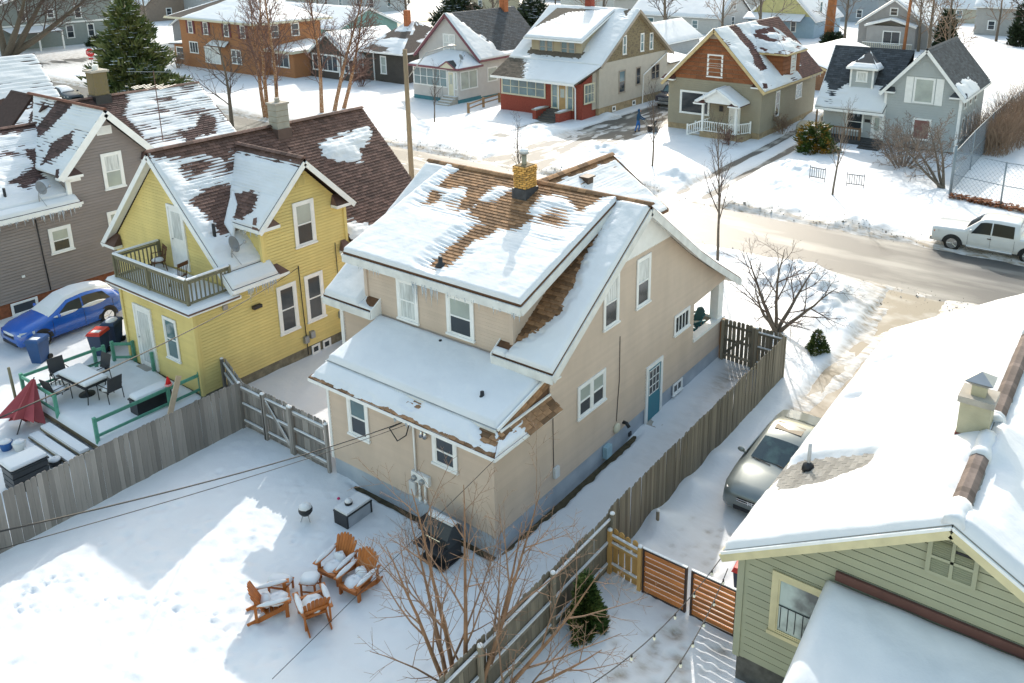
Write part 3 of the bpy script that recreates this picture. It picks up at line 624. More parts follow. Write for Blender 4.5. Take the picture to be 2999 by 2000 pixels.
r1, r2, r3, r4 = (0, .28, 3.74), (0, 2.5, 3.8), (.37, 2.5, 3.5), (.37, -.38, 3.46)
slab(H, r1, r2, r3, r4, BDK, .07)
dk = polydepth([[(-.1, 1.2), (.4, 1.0), (.4, 2.7), (-.1, 2.7)], [(-.1, .2), (.04, .2), (.1, 1), (0, 1.2)]], .3, .1, None, 16)
snow(H, r1, r2, r3, r4, .07, dk, .05, 0, seed=16, lip=.03); tabs(H, r1, r2, r3, r4, BSH, dk, cap=60, lim=.03)
mb = MB(); mb.prism([(-.04, .24, 3.7), (-.04, 2.5, 3.8), (-.04, 2.5, 4.34), (-.04, .24, 3.8)], (-.05, 0, 0)); recalc(mb.build('roof_cheek', BDK, H)); tabs(H, (-.035, 2.5, 4.34), (-.035, .5, 3.9), (-.03, .5, 3.76), (-.03, 2.5, 3.79), BSH, cap=40)
mb = MB(); mb.bar((-.03, .24, 3.82), (-.03, 2.5, 4.38), .05, .09); mb.build('rake_board', WHITE, H); mb = MB(); mb.bar((.02, .3, 3.75), (.02, 2.5, 3.81), .05, .06); mb.build('flashing', WHITE, H)
edge_boards(H, [(-6.86, -.38, 3.4), (.38, -.38, 3.4), (.38, 2.5, 3.44)], .03, .1, WHITE)
MB().box(-6.8, .34, -.34, .0, 3.36, 3.38).build('soffit', WHITE, H)
for x, y in ((-1.1, .9), (-3.83, 2.19)):
    z = 4.4-.256*(2.5-y); mb = MB(); mb.lathe((x, y, z+.05), [(.1, 0), (.1, .1), (.06, .12), (.055, .24)], 12) if x > -2 else mb.lathe((x, y, z+.05), [(.05, 0), (.05, .14)], 8); mb.build('vent_pipe', BLACK, H, True)
mb = MB(); zv = 8.2-.354*(7.3-2.79); mb.lathe((-4.27, 2.8, zv-.02), [(.17, 0), (.15, .06), (.07, .12), (.065, .3)], 12); mb.build('vent_pipe', BLACK, H, True)
icicles(H, (-7.3, 2.22, 6.11), (-6.2, 2.22, 6.11), 9, .15, .35); icicles(H, (-5.0, 2.22, 6.11), (-3.9, 2.22, 6.11), 22, .25, .85); icicles(H, (-3.8, 2.22, 6.11), (-1.0, 2.22, 6.11), 18, .1, .35); icicles(H, (-1.1, 2.22, 6.1), (-.8, 2.22, 6.1), 7, .2, .4); icicles(H, (-1.6, 2.06, 4.46), (-.4, 2.06, 4.46), 16, .1, .35); icicles(H, (-3.2, -.4, 3.36), (-2.5, -.4, 3.36), 6, .1, .25)
# chimney of yellow brick
C = MB(); C.box(-4.21, -3.75, 6.34, 6.9, 7.3, 8.85); ch = C.build('chimney', MORT, H)
MB().box(-4.27, -3.69, 6.28, 6.96, 7.6, 8.2).build('flashing', mat('lead', (.05, .055, .065), .5, .3, 6), ch)
bme = MB(True); bme.box(-.1, .1, -.045, .045, -.028, .028); bme = bme.mesh('brick', YBR)
z = 8.25; r_ = 0
while z < 8.92:
    o_ = .02 if z > 8.72 else 0
    for s in (0, 1):
        for y in ((6.34-.0-o_), (6.9+o_)):
            x = -4.28+(.1 if r_ % 2 else 0)
            while x < -3.7:
                l, h = max(x, -4.23-o_), min(x+.2, -3.73+o_)
                if h-l > .05 and s == 0: inst('brick', bme, ch, ((l+h)/2, y, z), (0, 0, 0), ((h-l-.022)/.2, .62, 1))
                x += .212
        for xx in (-4.21-o_, -3.75+o_):
            y = 6.3+(.1 if r_ % 2 == 0 else 0)
            while y < 6.94:
                l, h = max(y, 6.315-o_), min(y+.2, 6.925+o_)
                if h-l > .05 and s == 0: inst('brick', bme, ch, (xx, (l+h)/2, z), (0, 0, math.pi/2), ((h-l-.022)/.2, .62, 1))
                y += .212
    z += .074; r_ += 1
mb = MB(); mb.box(-4.2, -3.76, 6.36, 6.88, 8.85, 8.97); mb.build('crown', MORT, ch)
mb = MB(); mb.lathe((-3.99, 6.6, 8.95), [(.1, 0), (.085, .05), (.085, .38)], 14); mb.build('flue_pipe', mat('galv', (.3, .28, .22), .5, .2, metal=.4), ch, True)
mb = MB(); mb.lathe((-3.99, 6.6, 9.33), [(.15, 0), (.17, .03), (.1, .1), (.0, .12)], 14); mb.build('flue_cap', GREYM, ch, True); mb = MB(); mb.blob((-3.99, 6.6, 9.43), .16, .16, .08); mb.build('snow_cover', SNOW, ch, True, kind='stuff')
# ---------------------------------------------------------------- yellow house
YEL = mat('yellow_siding', (.67, .54, .21), .6, .09, 1.1, rv=.035, stretch=(1, 1, .4))
PSH = mat('plum_shingle', (.125, .072, .058), .85, .16, 8, bump=.35, bscale=160, rv=.38)
PDK = mat('plum_deck', (.06, .035, .03), .9, .2, 8)
STONE = mat('stone_foundation', (.2, .18, .13), .9, .35, 4, bump=.6, bscale=14)
GWOOD = mat('weathered_rail', (.17, .155, .10), .8, .22, 6, bump=.3, bscale=40, stretch=(1, 1, .2), rv=.15)
H = thing('yellow_house', 'yellow clapboard house with rear balcony and plum brown shingle roof', 'house', (-17.4, 6, 0))
MB().box(-18.08, -13.42, .02, 11.3, -.4, .5).box(-21.48, -18.08, 1.72, 11.3, -.4, .5).build('foundation', STONE, H)
fE = Fr((-13.4, 0, 0), (0, 1, 0), (1, 0, 0)); fR = Fr((-18.1, 0, 0), (1, 0, 0), (0, -1, 0)); fU = Fr((-21.5, 1.7, 0), (1, 0, 0), (0, -1, 0))
wall(H, fE, [(0, .5), (11.3, .5), (11.3, 4.15), (6.85, 4.15), (6.85, 5.9), (4.9, 7.85), (2.98, 5.9), (2.98, 4.15), (1.72, 4.15), (1.72, 3.74), (0, 3.74)], YEL, .125, t=.02)
wall(H, fR, [(0, .5), (4.7, .5), (4.7, 3.74), (0, 3.74)], YEL, .125, t=.02)
wall(H, fU, [(0, 3.8), (8.08, 3.8), (8.08, 4.1), (4.05, 8.22), (0, 4.2)], YEL, .125, t=.02)
wall(H, fU, [(0, .5), (3.4, .5), (3.4, 3.8), (0, 3.8)], YEL, .125, mode='join')
wall(H, Fr((-13.4, 2.98, 0), (-1, 0, 0), (0, -1, 0)), [(0, 4.1), (0, 5.98), (1.95, 5.98)], YEL, .125, mode='join')
wall(H, Fr((-21.5, 0, 0), (0, 1, 0), (-1, 0, 0)), [(1.7, .5), (11.3, .5), (11.3, 4.2), (1.7, 4.2)], YEL, 0)
wall(H, Fr((-21.5, 11.3, 0), (1, 0, 0), (0, 1, 0)), [(0, .5), (8.1, .5), (8.1, 4.2), (4.05, 8.2), (0, 4.2)], YEL, 0)
for x, y, a, b in ((-13.4, 0, .5, 3.7), (-18.1, 0, .5, 3.7)): MB().box(x-.07, x+.07, y-.07 if x > -14 else y-.06, y+.05, a, b).build('corner_board', YEL, H)
MB().box(-13.46, -13.33, 2.9, 3.02, 4.1, 5.9).build('corner_board', YEL, H); MB().box(-13.46, -13.33, 6.8, 6.92, 4.1, 5.9).build('corner_board', YEL, H)
window(H, fE, 3.36, 4.24, 1.46, 3.45, GLASS, cas=.13); window(H, fE, 4.64, 5.52, 1.48, 3.47, GLASS, cas=.13); window(H, fE, 4.42, 5.39, 4.68, 6.49, GBLIND, low=GLASS, cas=.13)
window(H, fR, 2.72, 3.57, 1.42, 3.1, GTEAL, cas=.1, low=GTEAL)
def door(H, fr, u0, u1, z0, z1, m, pane, gl=(.15, .95), label=None, sw=.1):
    mb = MB(); fr.box(mb, u0, u0+sw, z0, z1, .0, .07); fr.box(mb, u1-sw, u1, z0, z1, .0, .07); fr.box(mb, u0+sw, u1-sw, z1-sw, z1, .0, .07); mb.build('door_frame', WHITE, H)
    mb = MB(); fr.box(mb, u0+sw, u1-sw, z0, z1-sw, -.01, .04); d = mb.build('door', m, H, label=label); hh = z1-sw-z0
    mb = MB(); fr.box(mb, u0+sw+.14, u1-sw-.14, z0+hh*gl[0], z0+hh*gl[1], .04, .046); mb.build('pane', pane, d)
    mb = MB(); mb.blob(fr.at(u0+sw+.07, z0+hh*.48, .07), .03, .03, .03); mb.build('handle', GREYM, d, True); return d
door(H, fU, 4.35, 5.4, 4.02, 6.55, WHITE, GCURT, (.5, .93), 'white balcony door with half glass')
door(H, fR, .76, 1.95, .6, 3.1, WHITE, GCURT, (.08, .93), 'white storm door with full glass')
MB().box(-17.3, -16.2, -.3, -.02, .5, .6).build('door_step', CONC, H)
def vent(H, fr, u0, u1, z0, z1, m, n=7, hm=None):
    mb = MB(); fr.box(mb, u0, u1, z0, z1, .0, .03); v = mb.build('gable_vent', m, H)
    for i in range(n):
        z = z0+.05+(z1-z0-.1)*i/n; q = MB(); q.hexa([fr.at(u0+.05, z, .03), fr.at(u1-.05, z, .03), fr.at(u1-.05, z, .06), fr.at(u0+.05, z, .06), fr.at(u0+.05, z+.05, .03), fr.at(u1-.05, z+.05, .03), fr.at(u1-.05, z+.055, .034), fr.at(u0+.05, z+.055, .034)]); q.build('louvre', m, v)
YV = mat('yellow_vent', (.62, .5, .2), .6)
vent(H, fE, 4.68, 5.1, 7.05, 7.5, YV); vent(H, fU, 4.3, 4.68, 7.25, 7.65, YV)
# basement windows, meters
window(H, fE, 4.7, 5.1, .08, .48, GLASS, style='n1', cas=.05); window(H, fE, 5.25, 5.65, .08, .48, GLASS, style='n1', cas=.05)
for y, z in ((4.35, .75), (4.65, .85), (6.15, 1.15)): MB().box(-13.39, -13.25, y, y+.2, z, z+.28).build('meter_box', GREYM, H)
cable(H, [(-13.35, 4.42, 4.0), (-13.34, 4.44, 2.4), (-13.34, 4.5, .2)], .02); cable(H, [(-13.35, 6.25, 4.4), (-13.35, 6.28, 1.3)], .015)
mb = MB(); mb.box(-13.36, -13.2, 2.25, 2.6, 3.0, 3.12); mb.build('wall_lamp', BLACK, H); mb = MB(); mb.box(-13.37, -13.3, 1.1, 1.28, 3.38, 3.56); mb.build('wall_vent', GREYM, H)
# roofs
rx, rz_, sl = -17.45, 8.5, .978
def ms(y, x): return (x, y, rz_-sl*(x-rx))
A1 = [ms(1.35, rx), ms(3.3, rx), ms(3.3, -13.0), ms(1.35, -13.0)]; A2 = [ms(3.3, rx), ms(6.95, rx), ms(6.95, -13.5), ms(3.3, -13.5)]; A3 = [ms(6.95, rx), ms(11.75, rx), ms(11.75, -13.0), ms(6.95, -13.0)]
for q in (A1, A2, A3): slab(H, *q, PDK)
def ml(y, x): return (x, y, rz_-sl*(rx-x))
L1 = [ml(1.35, rx), ml(11.75, rx), ml(11.75, -21.9), ml(1.35, -21.9)]; slab(H, *L1, PDK); snow(H, *L1, .12, noisedepth(.04, .15, .4, .6, 3), .25, 0)
b1 = [[(1.9, -15.7), (2.6, -15.96), (3.6, -15.9), (3.2, -15.0), (2.7, -14.7), (2.2, -14.6), (2.2, -15.0)], [(1.3, -17.6), (4.6, -17.6), (4.6, -17.0), (4.0, -16.75), (3.4, -17.05), (2.4, -17.15), (1.6, -17.3)]]
def yb(X, Y, um, vm, W_, H_): return .11-.10*np.exp(-((X+16.6)/.65)**2)*sstep(1.6, 2.3, Y)+.04*fbm(um*.9, vm*2.2, 3, 7)
dA = polydepth(b1, .22, .07, yb, 8, (1, 0))
B12 = [ms(1.35, rx), ms(6.95, rx), ms(6.95, -13.5), ms(1.35, -13.5)]
def dA12(X, Y, um, vm, W_, H_):
    r = dA(X, Y, um, vm, W_, H_); return np.where(Y > 4.6, np.minimum(r, -.05+.5*(4.75-Y)), r)
snow(H, *B12, .13, dA12, .07, .045, seed=8); tabs(H, *B12, PSH, dA12, cap=120, lim=.04)
snow(H, ms(1.35, -13.5), ms(3.3, -13.5), ms(3.3, -13.0), ms(1.35, -13.0), .1, None, .07, 0)
pat = [(8.3, -16.65), (9.3, -16.7), (11.4, -16.85), (11.5, -16.4), (10.9, -16.1), (10.21, -15.9), (9.9, -15.5), (9.38, -15.5), (9.1, -15.7), (8.7, -15.65), (8.14, -16.1)]
low = [(6.9, -12.8), (6.9, -13.9), (7.6, -13.8), (8.4, -13.45), (9.5, -13.3), (10, -12.8)]
def dC(X, Y, um, vm, W_, H_):
    s = np.minimum(sdpoly(Y, X, pat), sdpoly(Y, X, low)); return -.25*(s+.16*fbm(um*2, vm*3.5, 3, 4))-.005
snow(H, *A3, .1, dC, .07, .05, .2, seed=9); tabs(H, *A3, PSH, dC, cap=175, lim=.02)
def ridge(H, me, p, q, step=.3):
    p = Vector(p); q = Vector(q); d = q-p; n = int(d.length/step); a = math.atan2(d.y, d.x)
    for i in range(n): inst('ridge_cap', me, H, p+d*((i+.5)/n), (U(-.03, .03), 0, a))
prc = rc.mesh('ridge_cap', PSH)
ridge(H, prc, (rx, 1.35, 8.6), (rx, 11.75, 8.6))
# cross gable
g1 = [(-17.2, 4.88, 8.2), (-13, 4.88, 8.2), (-13, 2.66, 6.02), (-14.95, 2.66, 6.02)]; g2 = [(-17.2, 4.88, 8.2), (-13, 4.88, 8.2), (-13, 7.1, 6.02), (-14.95, 7.1, 6.02)]
slab(H, *g1, PDK); slab(H, *g2, PDK)
dg = polydepth([[(-15.5, 3.35), (-14.65, 3.6), (-14.1, 3.45), (-13.95, 3.1), (-14.2, 2.85), (-14.73, 2.8), (-15.1, 2.95)], [(-17.4, 4.7), (-17.4, 5), (-12.8, 5), (-12.8, 4.72)]], .3, .06, lambda X, Y, um, vm, W_, H_: .1-.05*np.exp(-((Y-3.9)/.5)**2)+.03*fbm(um, vm*2, 3, 2), 11)
snow(H, *g1, .12, dg, .07, .045, seed=11); tabs(H, *g1, PSH, dg, cap=70, lim=.03)
snow(H, (-15.6, 3.5, 6.9), (-14.9, 3.2, 6.5), (-14.2, 2.4, 5.5), (-14.9, 2.5, 5.9), .1, None, .06, 0)
tabs(H, *g2, PSH, None, cap=0); ridge(H, prc, (-17.1, 4.88, 8.29), (-13, 4.88, 8.29))
# rakes, fascias, returns
def rake(H, p, q, m=WHITE, h=.2, w=.04, drop=.17): mb = MB(); mb.bar(Vector(p)-V3(0, 0, drop), Vector(q)-V3(0, 0, drop), w, h); mb.build('rake_board', m, H)
rake(H, (-12.98, 4.88, 8.2), (-12.98, 2.66, 6.02)); rake(H, (-12.98, 4.88, 8.2), (-12.98, 7.1, 6.02))
rake(H, (rx, 1.33, 8.5), (-13.0, 1.33, 4.15)); rake(H, (rx, 1.33, 8.5), (-21.9, 1.33, 4.15))
for q in (((rx, 1.5, 8.3), (-21.8, 1.5, 4.05)), ((rx, 1.5, 8.3), (-13.1, 1.5, 4.05))): mb = MB(); mb.bar(*q, .4, .03, upv=(0, 1, 0)) if False else mb.bar(q[0], q[1], .36, .03); mb.build('soffit', WHITE, H)
for ya, yb_ in ((4.88, 2.7), (4.88, 7.06)): mb = MB(); mb.bar((-13.2, ya, 8.06), (-13.2, yb_, 5.92), .38, .03); mb.build('soffit', WHITE, H)
edge_boards(H, [(-12.98, 1.35, 4.05), (-12.98, 3.3, 4.05)], .05, .16, WHITE, 'gutter'); edge_boards(H, [(-12.98, 6.95, 4.05), (-12.98, 11.75, 4.05)], .05, .16, WHITE, 'gutter'); edge_boards(H, [(-14.9, 2.64, 5.93), (-12.98, 2.64, 5.93)], .05, .14, WHITE, 'gutter')
def ret(H, x0, x1, y0, y1, z, hgt, m, wallside):
    """small hipped return at the foot of a gable"""
    mb = MB(); mb.box(x0, x1, y0, y1, z-.12, z); r = mb.build('eave_return', WHITE, H)
    b = [(x0, y0, z), (x1, y0, z), (x1, y1, z), (x0, y1, z)]
    if wallside == 'x-': t = [(x0, y0+.1, z+hgt), (x0, y1-.25, z+hgt)]; f = [(b[1], b[2], t[1], t[0]), (b[0], b[1], t[0]), (b[2], b[3], t[1])]
    else: t = [(x0+.25, y1, z+hgt), (x1-.1, y1, z+hgt)]; f = [(b[0], b[1], t[1], t[0]), (b[0], t[0], b[3]), (b[1], b[2], t[1])]
    q = MB()
    for ff in f: q.face(*ff)
    q.build('return_roof', m, r)
ret(H, -13.36, -12.98, 2.62, 3.55, 6.0, .38, PSH, 'x-'); ret(H, -13.36, -12.98, 6.2, 7.1, 6.0, .38, PSH, 'x-'); ret(H, -13.36, -12.98, 3.2, 3.75, 4.1, .3, PSH, 'x-'); ret(H, -13.36, -12.98, 6.45, 7.0, 4.0, .4, PSH, 'x-'); ret(H, -21.9, -20.9, 1.3, 1.66, 4.1, .42, PSH, 'y')
icicles(H, (-12.97, 1.9, 3.98), (-12.97, 3.2, 3.98), 34, .15, .6); icicles(H, (-14.6, 2.63, 5.86), (-13.1, 2.63, 5.86), 10, .1, .3)
mb = MB(); vz = ms(1.86, -14.53)[2]; mb.tube([(-14.53, 1.86, vz-.1), (-14.53, 1.86, vz+.55)], .06, 10); mb.build('vent_pipe', BLACK, H, True)
# block chimney
MB().box(-17.55, -17.0, 6.75, 7.35, 7.9, 9.45).build('chimney', mat('grey_block', (.36, .35, .31), .85, .1, 5, bump=.3), H)
ck = [c for c in H.children if c.name.startswith('chimney')][0]
MB().box(-17.6, -16.95, 6.7, 7.4, 9.45, 9.53).build('crown', CONC, ck); mb = MB(); mb.lathe((-17.28, 7.05, 9.53), [(.11, 0), (.11, .18)], 10); mb.build('flue', CONC, ck); MB().box(-17.6, -16.94, 6.7, 7.4, 7.9, 8.45).build('flashing', mat('flash_brown', (.12, .08, .07), .7), ck)
for zz in (8.72, 8.96, 9.2): MB().box(-17.556, -16.994, 6.744, 7.356, zz, zz+.012).build('mortar_joint', MORT, ck)
# balcony
MB().box(-18.4, -13.0, -.38, 1.66, 3.74, 3.86).build('balcony_floor', WHITE, H); edge_boards(H, [(-18.42, 1.6, 3.84), (-18.42, -.4, 3.84), (-12.98, -.4, 3.84), (-12.98, 1.6, 3.84)], .02, .06, PSH, 'drip_edge')
snow(H, (-18.42, 1.66, 3.86), (-12.98, 1.66, 3.86), (-12.98, -.4, 3.86), (-18.42, -.4, 3.86), .11, None, .08, 0, seed=3, ext=0)
RP = thing('balcony_railing', 'weathered wooden balusters and posts round the snowy balcony of the yellow house', 'railing', (-15.7, .5, 3.95))
bl = MB(True); bl.box(-.02, .02, -.02, .02, 0, .78); blm = bl.mesh('baluster', GWOOD)
po = MB(True); po.box(-.05, .05, -.05, .05, -.08, .97); pom = po.mesh('post', GWOOD)
pc = [(-18.05, 1.62), (-18.02, -.12), (-13.46, -.06), (-13.48, 1.6)]
for (ax, ay), (bx, by) in zip(pc[:-1], pc[1:]):
    a_, b_ = V3(ax, ay, 4.87), V3(bx, by, 4.87); mb = MB(); mb.bar(a_, b_, .12, .04); mb.build('top_rail', GWOOD, RP)
    for dz in (.1, .84): mb = MB(); mb.bar(a_-V3(0, 0, .94-dz), b_-V3(0, 0, .94-dz), .035, .08); mb.build('rail', GWOOD, RP)
    l = (b_-a_).length; n = int(l/.155)
    for i in range(1, n): p = a_.lerp(b_, i/n); inst('baluster', blm, RP, (p.x, p.y, 4.02), (0, 0, math.atan2(by-ay, bx-ax)))
    mb = MB(); mb.bar(a_+V3(0, 0, .04), b_+V3(0, 0, .04), .11, .05); mb.build('snow_cover', SNOW, RP, kind='stuff')
for x, y in pc+[(-15.84, -.09)]: inst('post', pom, RP, (x, y, 3.95))
# ---------------------------------------------------------------- mauve house
MAU = mat('mauve_siding', (.25, .215, .205), .65, .05, 1.5, rv=.04)
RBR = mat('rust_brick', (.22, .075, .035), .85, .3, 7, bump=.4, bscale=20)
MSH = mat('dark_plum_shingle', (.085, .05, .045), .85, .16, 8, rv=.4)
H = thing('mauve_house', 'mauve grey house with white trimmed cross gable left of the yellow house', 'house', (-31.4, 5, 0))
fM = Fr((-27, 0, 0), (0, 1, 0), (1, 0, 0))
MB().box(-35.8, -27.02, -4, 12, -.4, .75).build('foundation', RBR, H)
wall(H, fM, [(-4, .75), (12, .75), (12, 4.5), (6.45, 4.5), (6.45, 6.2), (4.6, 8.15), (2.63, 6.0), (2.63, 4.5), (-4, 4.5)], MAU, .14, t=.02)
wall(H, Fr((-35.8, -4, 0), (1, 0, 0), (0, -1, 0)), [(0, .75), (8.8, .75), (8.8, 4.5), (4.4, 7.3), (0, 4.5)], MAU, .14, mode='join')
wall(H, Fr((-35.8, 12, 0), (1, 0, 0), (0, 1, 0)), [(0, .75), (8.8, .75), (8.8, 4.5), (4.4, 8.1), (0, 4.5)], MAU, 0); wall(H, Fr((-35.8, 0, 0), (0, 1, 0), (-1, 0, 0)), [(-4, .75), (12, .75), (12, 4.5), (-4, 4.5)], MAU, 0)
wall(H, Fr((-27, 2.63, 0), (-1, 0, 0), (0, -1, 0)), [(0, 4.5), (0, 6.0), (1.9, 6.0)], MAU, .14, mode='join')
window(H, fM, 1.47, 2.44, 2.38, 3.6, GBLIND, low=GLASS, cas=.13); window(H, fM, 4.24, 5.21, 4.72, 6.48, GCURT, low=GBLIND, cas=.13); window(H, fM, 4.12, 5.1, 1.95, 3.69, GBLIND, cas=.13); window(H, fM, -.55, .55, .12, .72, GLASS, style='n1', cas=.07)
cable(H, [(-26.97, 1.05, 4.4), (-26.97, 1.1, 2.4), (-26.97, 1.15, .8)], .025); MB().box(-26.98, -26.93, .1, .22, 1.75, 1.85).build('outlet_cover', WHITE, H)
def mm(y, x, zr): return (x, y, zr-(zr-4.62)/4.8*(x+31.4))
N1 = [mm(-4.4, -31.4, 7.5), mm(4.0, -31.4, 7.5), mm(4.0, -26.6, 7.5), mm(-4.4, -26.6, 7.5)]; N1a = [N1[0], N1[1], mm(4.0, -27.05, 7.5), mm(-4.4, -27.05, 7.5)]; N1b = [mm(-4.4, -27.05, 7.5), mm(2.9, -27.05, 7.5), mm(2.9, -26.6, 7.5), mm(-4.4, -26.6, 7.5)]
N2 = [mm(4.6, -31.4, 8.3), mm(12.3, -31.4, 8.3), mm(12.3, -26.6, 8.3), mm(6.9, -26.6, 8.3)]
for q in (N1a, N1b, N2): slab(H, *q, PDK)
for zr, y0, y1 in ((7.5, -4.4, 4), (8.3, 4.0, 12.3)):
    q = [(-31.4, y0, zr), (-31.4, y1, zr), (-36.2, y1, 4.62), (-36.2, y0, 4.62)]; slab(H, *q, PDK); snow(H, *q, .12, noisedepth(.05, .15, .4, .8, 4), .2, 0)
dm = polydepth([[(2.4, -29.9), (3.4, -29.8), (3.0, -29.2), (2.2, -28.6)], [(-4.5, -31.6), (4, -31.6), (4, -31.15), (-4.5, -31.15)], [(1.0, -28.4), (2.2, -28.9), (2.2, -28.3), (1.3, -28.0)]], .2, .1, lambda X, Y, um, vm, W_, H_: .1-.07*np.exp(-((X+30)/.8)**2)+.05*fbm(um*.8, vm*2, 3, 5), 12, (1, 0))
snow(H, *N1a, .13, dm, .09, .05, seed=13); snow(H, *N1b, .12, None, .09, 0); tabs(H, *N1a, MSH, dm, cap=50, lim=.03)
dm2 = polydepth([[(4.5, -31.6), (8.1, -31.6), (7.9, -30.9), (7.2, -30.3), (7.4, -29.2), (7.1, -28.4), (6.8, -28.4), (5, -30.8)], [(9.2, -28.7), (10.4, -28.9), (11.2, -29.6), (11.6, -29.2), (11, -28.5), (9.5, -28.45)]], .2, .07, lambda X, Y, um, vm, W_, H_: .035+.06*fbm(um*.5, vm*1.1, 3, 15), 14, (1, 0))
snow(H, *N2, .12, dm2, .08, .06, .2, seed=14); tabs(H, *N2, MSH, dm2, cap=120, lim=.035)
c1 = [(-35.9, 4.6, 8.55), (-26.6, 4.6, 8.55), (-26.6, 2.2, 5.92), (-29.0, 2.2, 5.92)]; c2 = [(-35.9, 4.6, 8.55), (-26.6, 4.6, 8.55), (-26.6, 7.0, 5.92), (-29.5, 7.0, 5.92)]
c1 = [(-33.5, 4.6, 8.55), (-26.6, 4.6, 8.55), (-26.6, 2.2, 5.92), (-29.3, 2.2, 5.92)]
slab(H, *c1, PDK); slab(H, *c2, PDK)
slab(H, (-35.9, 4.6, 8.55), (-33.5, 4.6, 8.55), (-33.5, 2.2, 5.92), (-35.9, 2.2, 5.92), PDK)
dm3 = polydepth([[(-28.9, 3.1), (-28.0, 3.6), (-27.4, 3.3), (-27.7, 2.9), (-28.6, 2.5)], [(-30.9, 4.7), (-29.5, 4.7), (-29.6, 4.3), (-30.2, 3.4), (-31.2, 3.0)]], .25, .06, lambda X, Y, um, vm, W_, H_: .045+.05*fbm(um*.6, vm*1.5, 3, 25), 16)
snow(H, *c1, .12, dm3, .08, .06, .2, seed=17); tabs(H, *c1, MSH, dm3, cap=100, lim=.035); snow(H, *c2, .1, noisedepth(.03, .1, .5, .8, 6), .2, 0)
ridge(H, rc.mesh('ridge_cap', mat('rust_ridge', (.16, .06, .035), .8, .2, rv=.2)), (-34, 4.6, 8.63), (-26.6, 4.6, 8.63)); ridge(H, prc, (-31.4, -4.4, 7.58), (-31.4, 3.9, 7.58)); ridge(H, prc, (-31.4, 4.8, 8.38), (-31.4, 12.3, 8.38))
rake(H, (-26.58, 4.6, 8.55), (-26.58, 2.2, 5.92), h=.3); rake(H, (-26.58, 4.6, 8.55), (-26.58, 7.0, 5.92), h=.3)
for ya in (2.25, 6.95): mb = MB(); mb.bar((-26.8, 4.6, 8.38), (-26.8, ya, 5.8), .4, .03); mb.build('soffit', WHITE, H)
ret(H, -26.96, -26.58, 2.15, 3.2, 5.85, .35, MSH, 'x-'); ret(H, -26.96, -26.58, 6.1, 7.0, 5.85, .35, MSH, 'x-'); ret(H, -26.96, -26.58, 2.4, 3.0, 4.6, .3, MSH, 'x-')
mb = MB(); mb.box(-27.06, -26.94, 2.56, 2.75, 4.5, 5.8); mb.build('corner_board', WHITE, H); MB().box(-26.97, -26.9, 2.7, 3.2, 5.5, 5.75).build('frieze', WHITE, H)
edge_boards(H, [(-26.57, -4.4, 4.5), (-26.57, 2.9, 4.5)], .05, .2, WHITE, 'gutter'); MB().box(-26.98, -26.6, -4.3, 2.9, 4.36, 4.4).build('soffit', WHITE, H); icicles(H, (-26.55, -1, 4.4), (-26.55, 2.8, 4.4), 40, .15, .6)
vent(H, fM, 4.25, 4.95, 7.35, 7.75, WHITE, 5)
MB().box(-31.75, -31.05, 6.45, 7.15, 7.9, 9.6).build('chimney', mat('yellow_stone', (.30, .24, .12), .85, .45, 9, bump=.6, bscale=14, col2=(.16, .13, .08), thr=(.45, .6)), H)
ck = [c for c in H.children if c.name.startswith('chimney')][0]; MB().box(-31.85, -30.95, 6.35, 7.25, 9.6, 9.7).build('crown', CONC, ck); mb = MB(); mb.lathe((-31.4, 6.8, 9.7), [(.15, 0), (.15, .25)], 10); mb.build('flue', WHITE, ck); MB().box(-31.8, -31.0, 6.4, 7.2, 7.7, 8.45).build('flashing', BLACK, ck)
mb = MB(); mb.tube([(-27.6, .3, 4.9), (-27.6, .3, 5.7)], .06, 8); mb.build('vent_pipe', BLACK, H, True)
# ---------------------------------------------------------------- house at the far left edge
H = thing('brown_house', 'house with snow striped roof at left edge beyond the mauve house', 'house', (-46, 2, 0))
wall(H, Fr((-41.4, 0, 0), (0, 1, 0), (1, 0, 0)), [(-8, .3), (10, .3), (10, 4.4), (-8, 4.4)], MAU, .14, mode='join'); wall(H, Fr((-50.4, 10, 0), (1, 0, 0), (0, 1, 0)), [(0, .3), (9, .3), (9, 4.4), (4.4, 8.8), (0, 4.4)], MAU, 0)
wall(H, Fr((-50.4, -8, 0), (1, 0, 0), (0, -1, 0)), [(0, .3), (9, .3), (9, 4.4), (4.4, 8.8), (0, 4.4)], MAU, 0); window(H, Fr((-41.4, 0, 0), (0, 1, 0), (1, 0, 0)), 2, 3, 2, 3.6)
q = [(-46.2, -8.4, 9.05), (-46.2, 10.4, 9.05), (-41, 10.4, 4.0), (-41, -8.4, 4.0)]; slab(H, *q, PDK); dq = polydepth([[(-9, -43.7), (8.2, -43.9), (8.6, -43.3), (-9, -43.2)]], .2, .1, lambda X, Y, um, vm, W_, H_: .05+.05*fbm(um*.4, vm*1.2, 3, 35), 36, (1, 0)); snow(H, *q, .12, dq, .12, .09, .3, seed=30)
q = [(-46.2, -8.4, 9.05), (-46.2, 10.4, 9.05), (-51, 10.4, 4.4), (-51, -8.4, 4.4)]; slab(H, *q, PDK); snow(H, *q, .1, None, .3, 0)
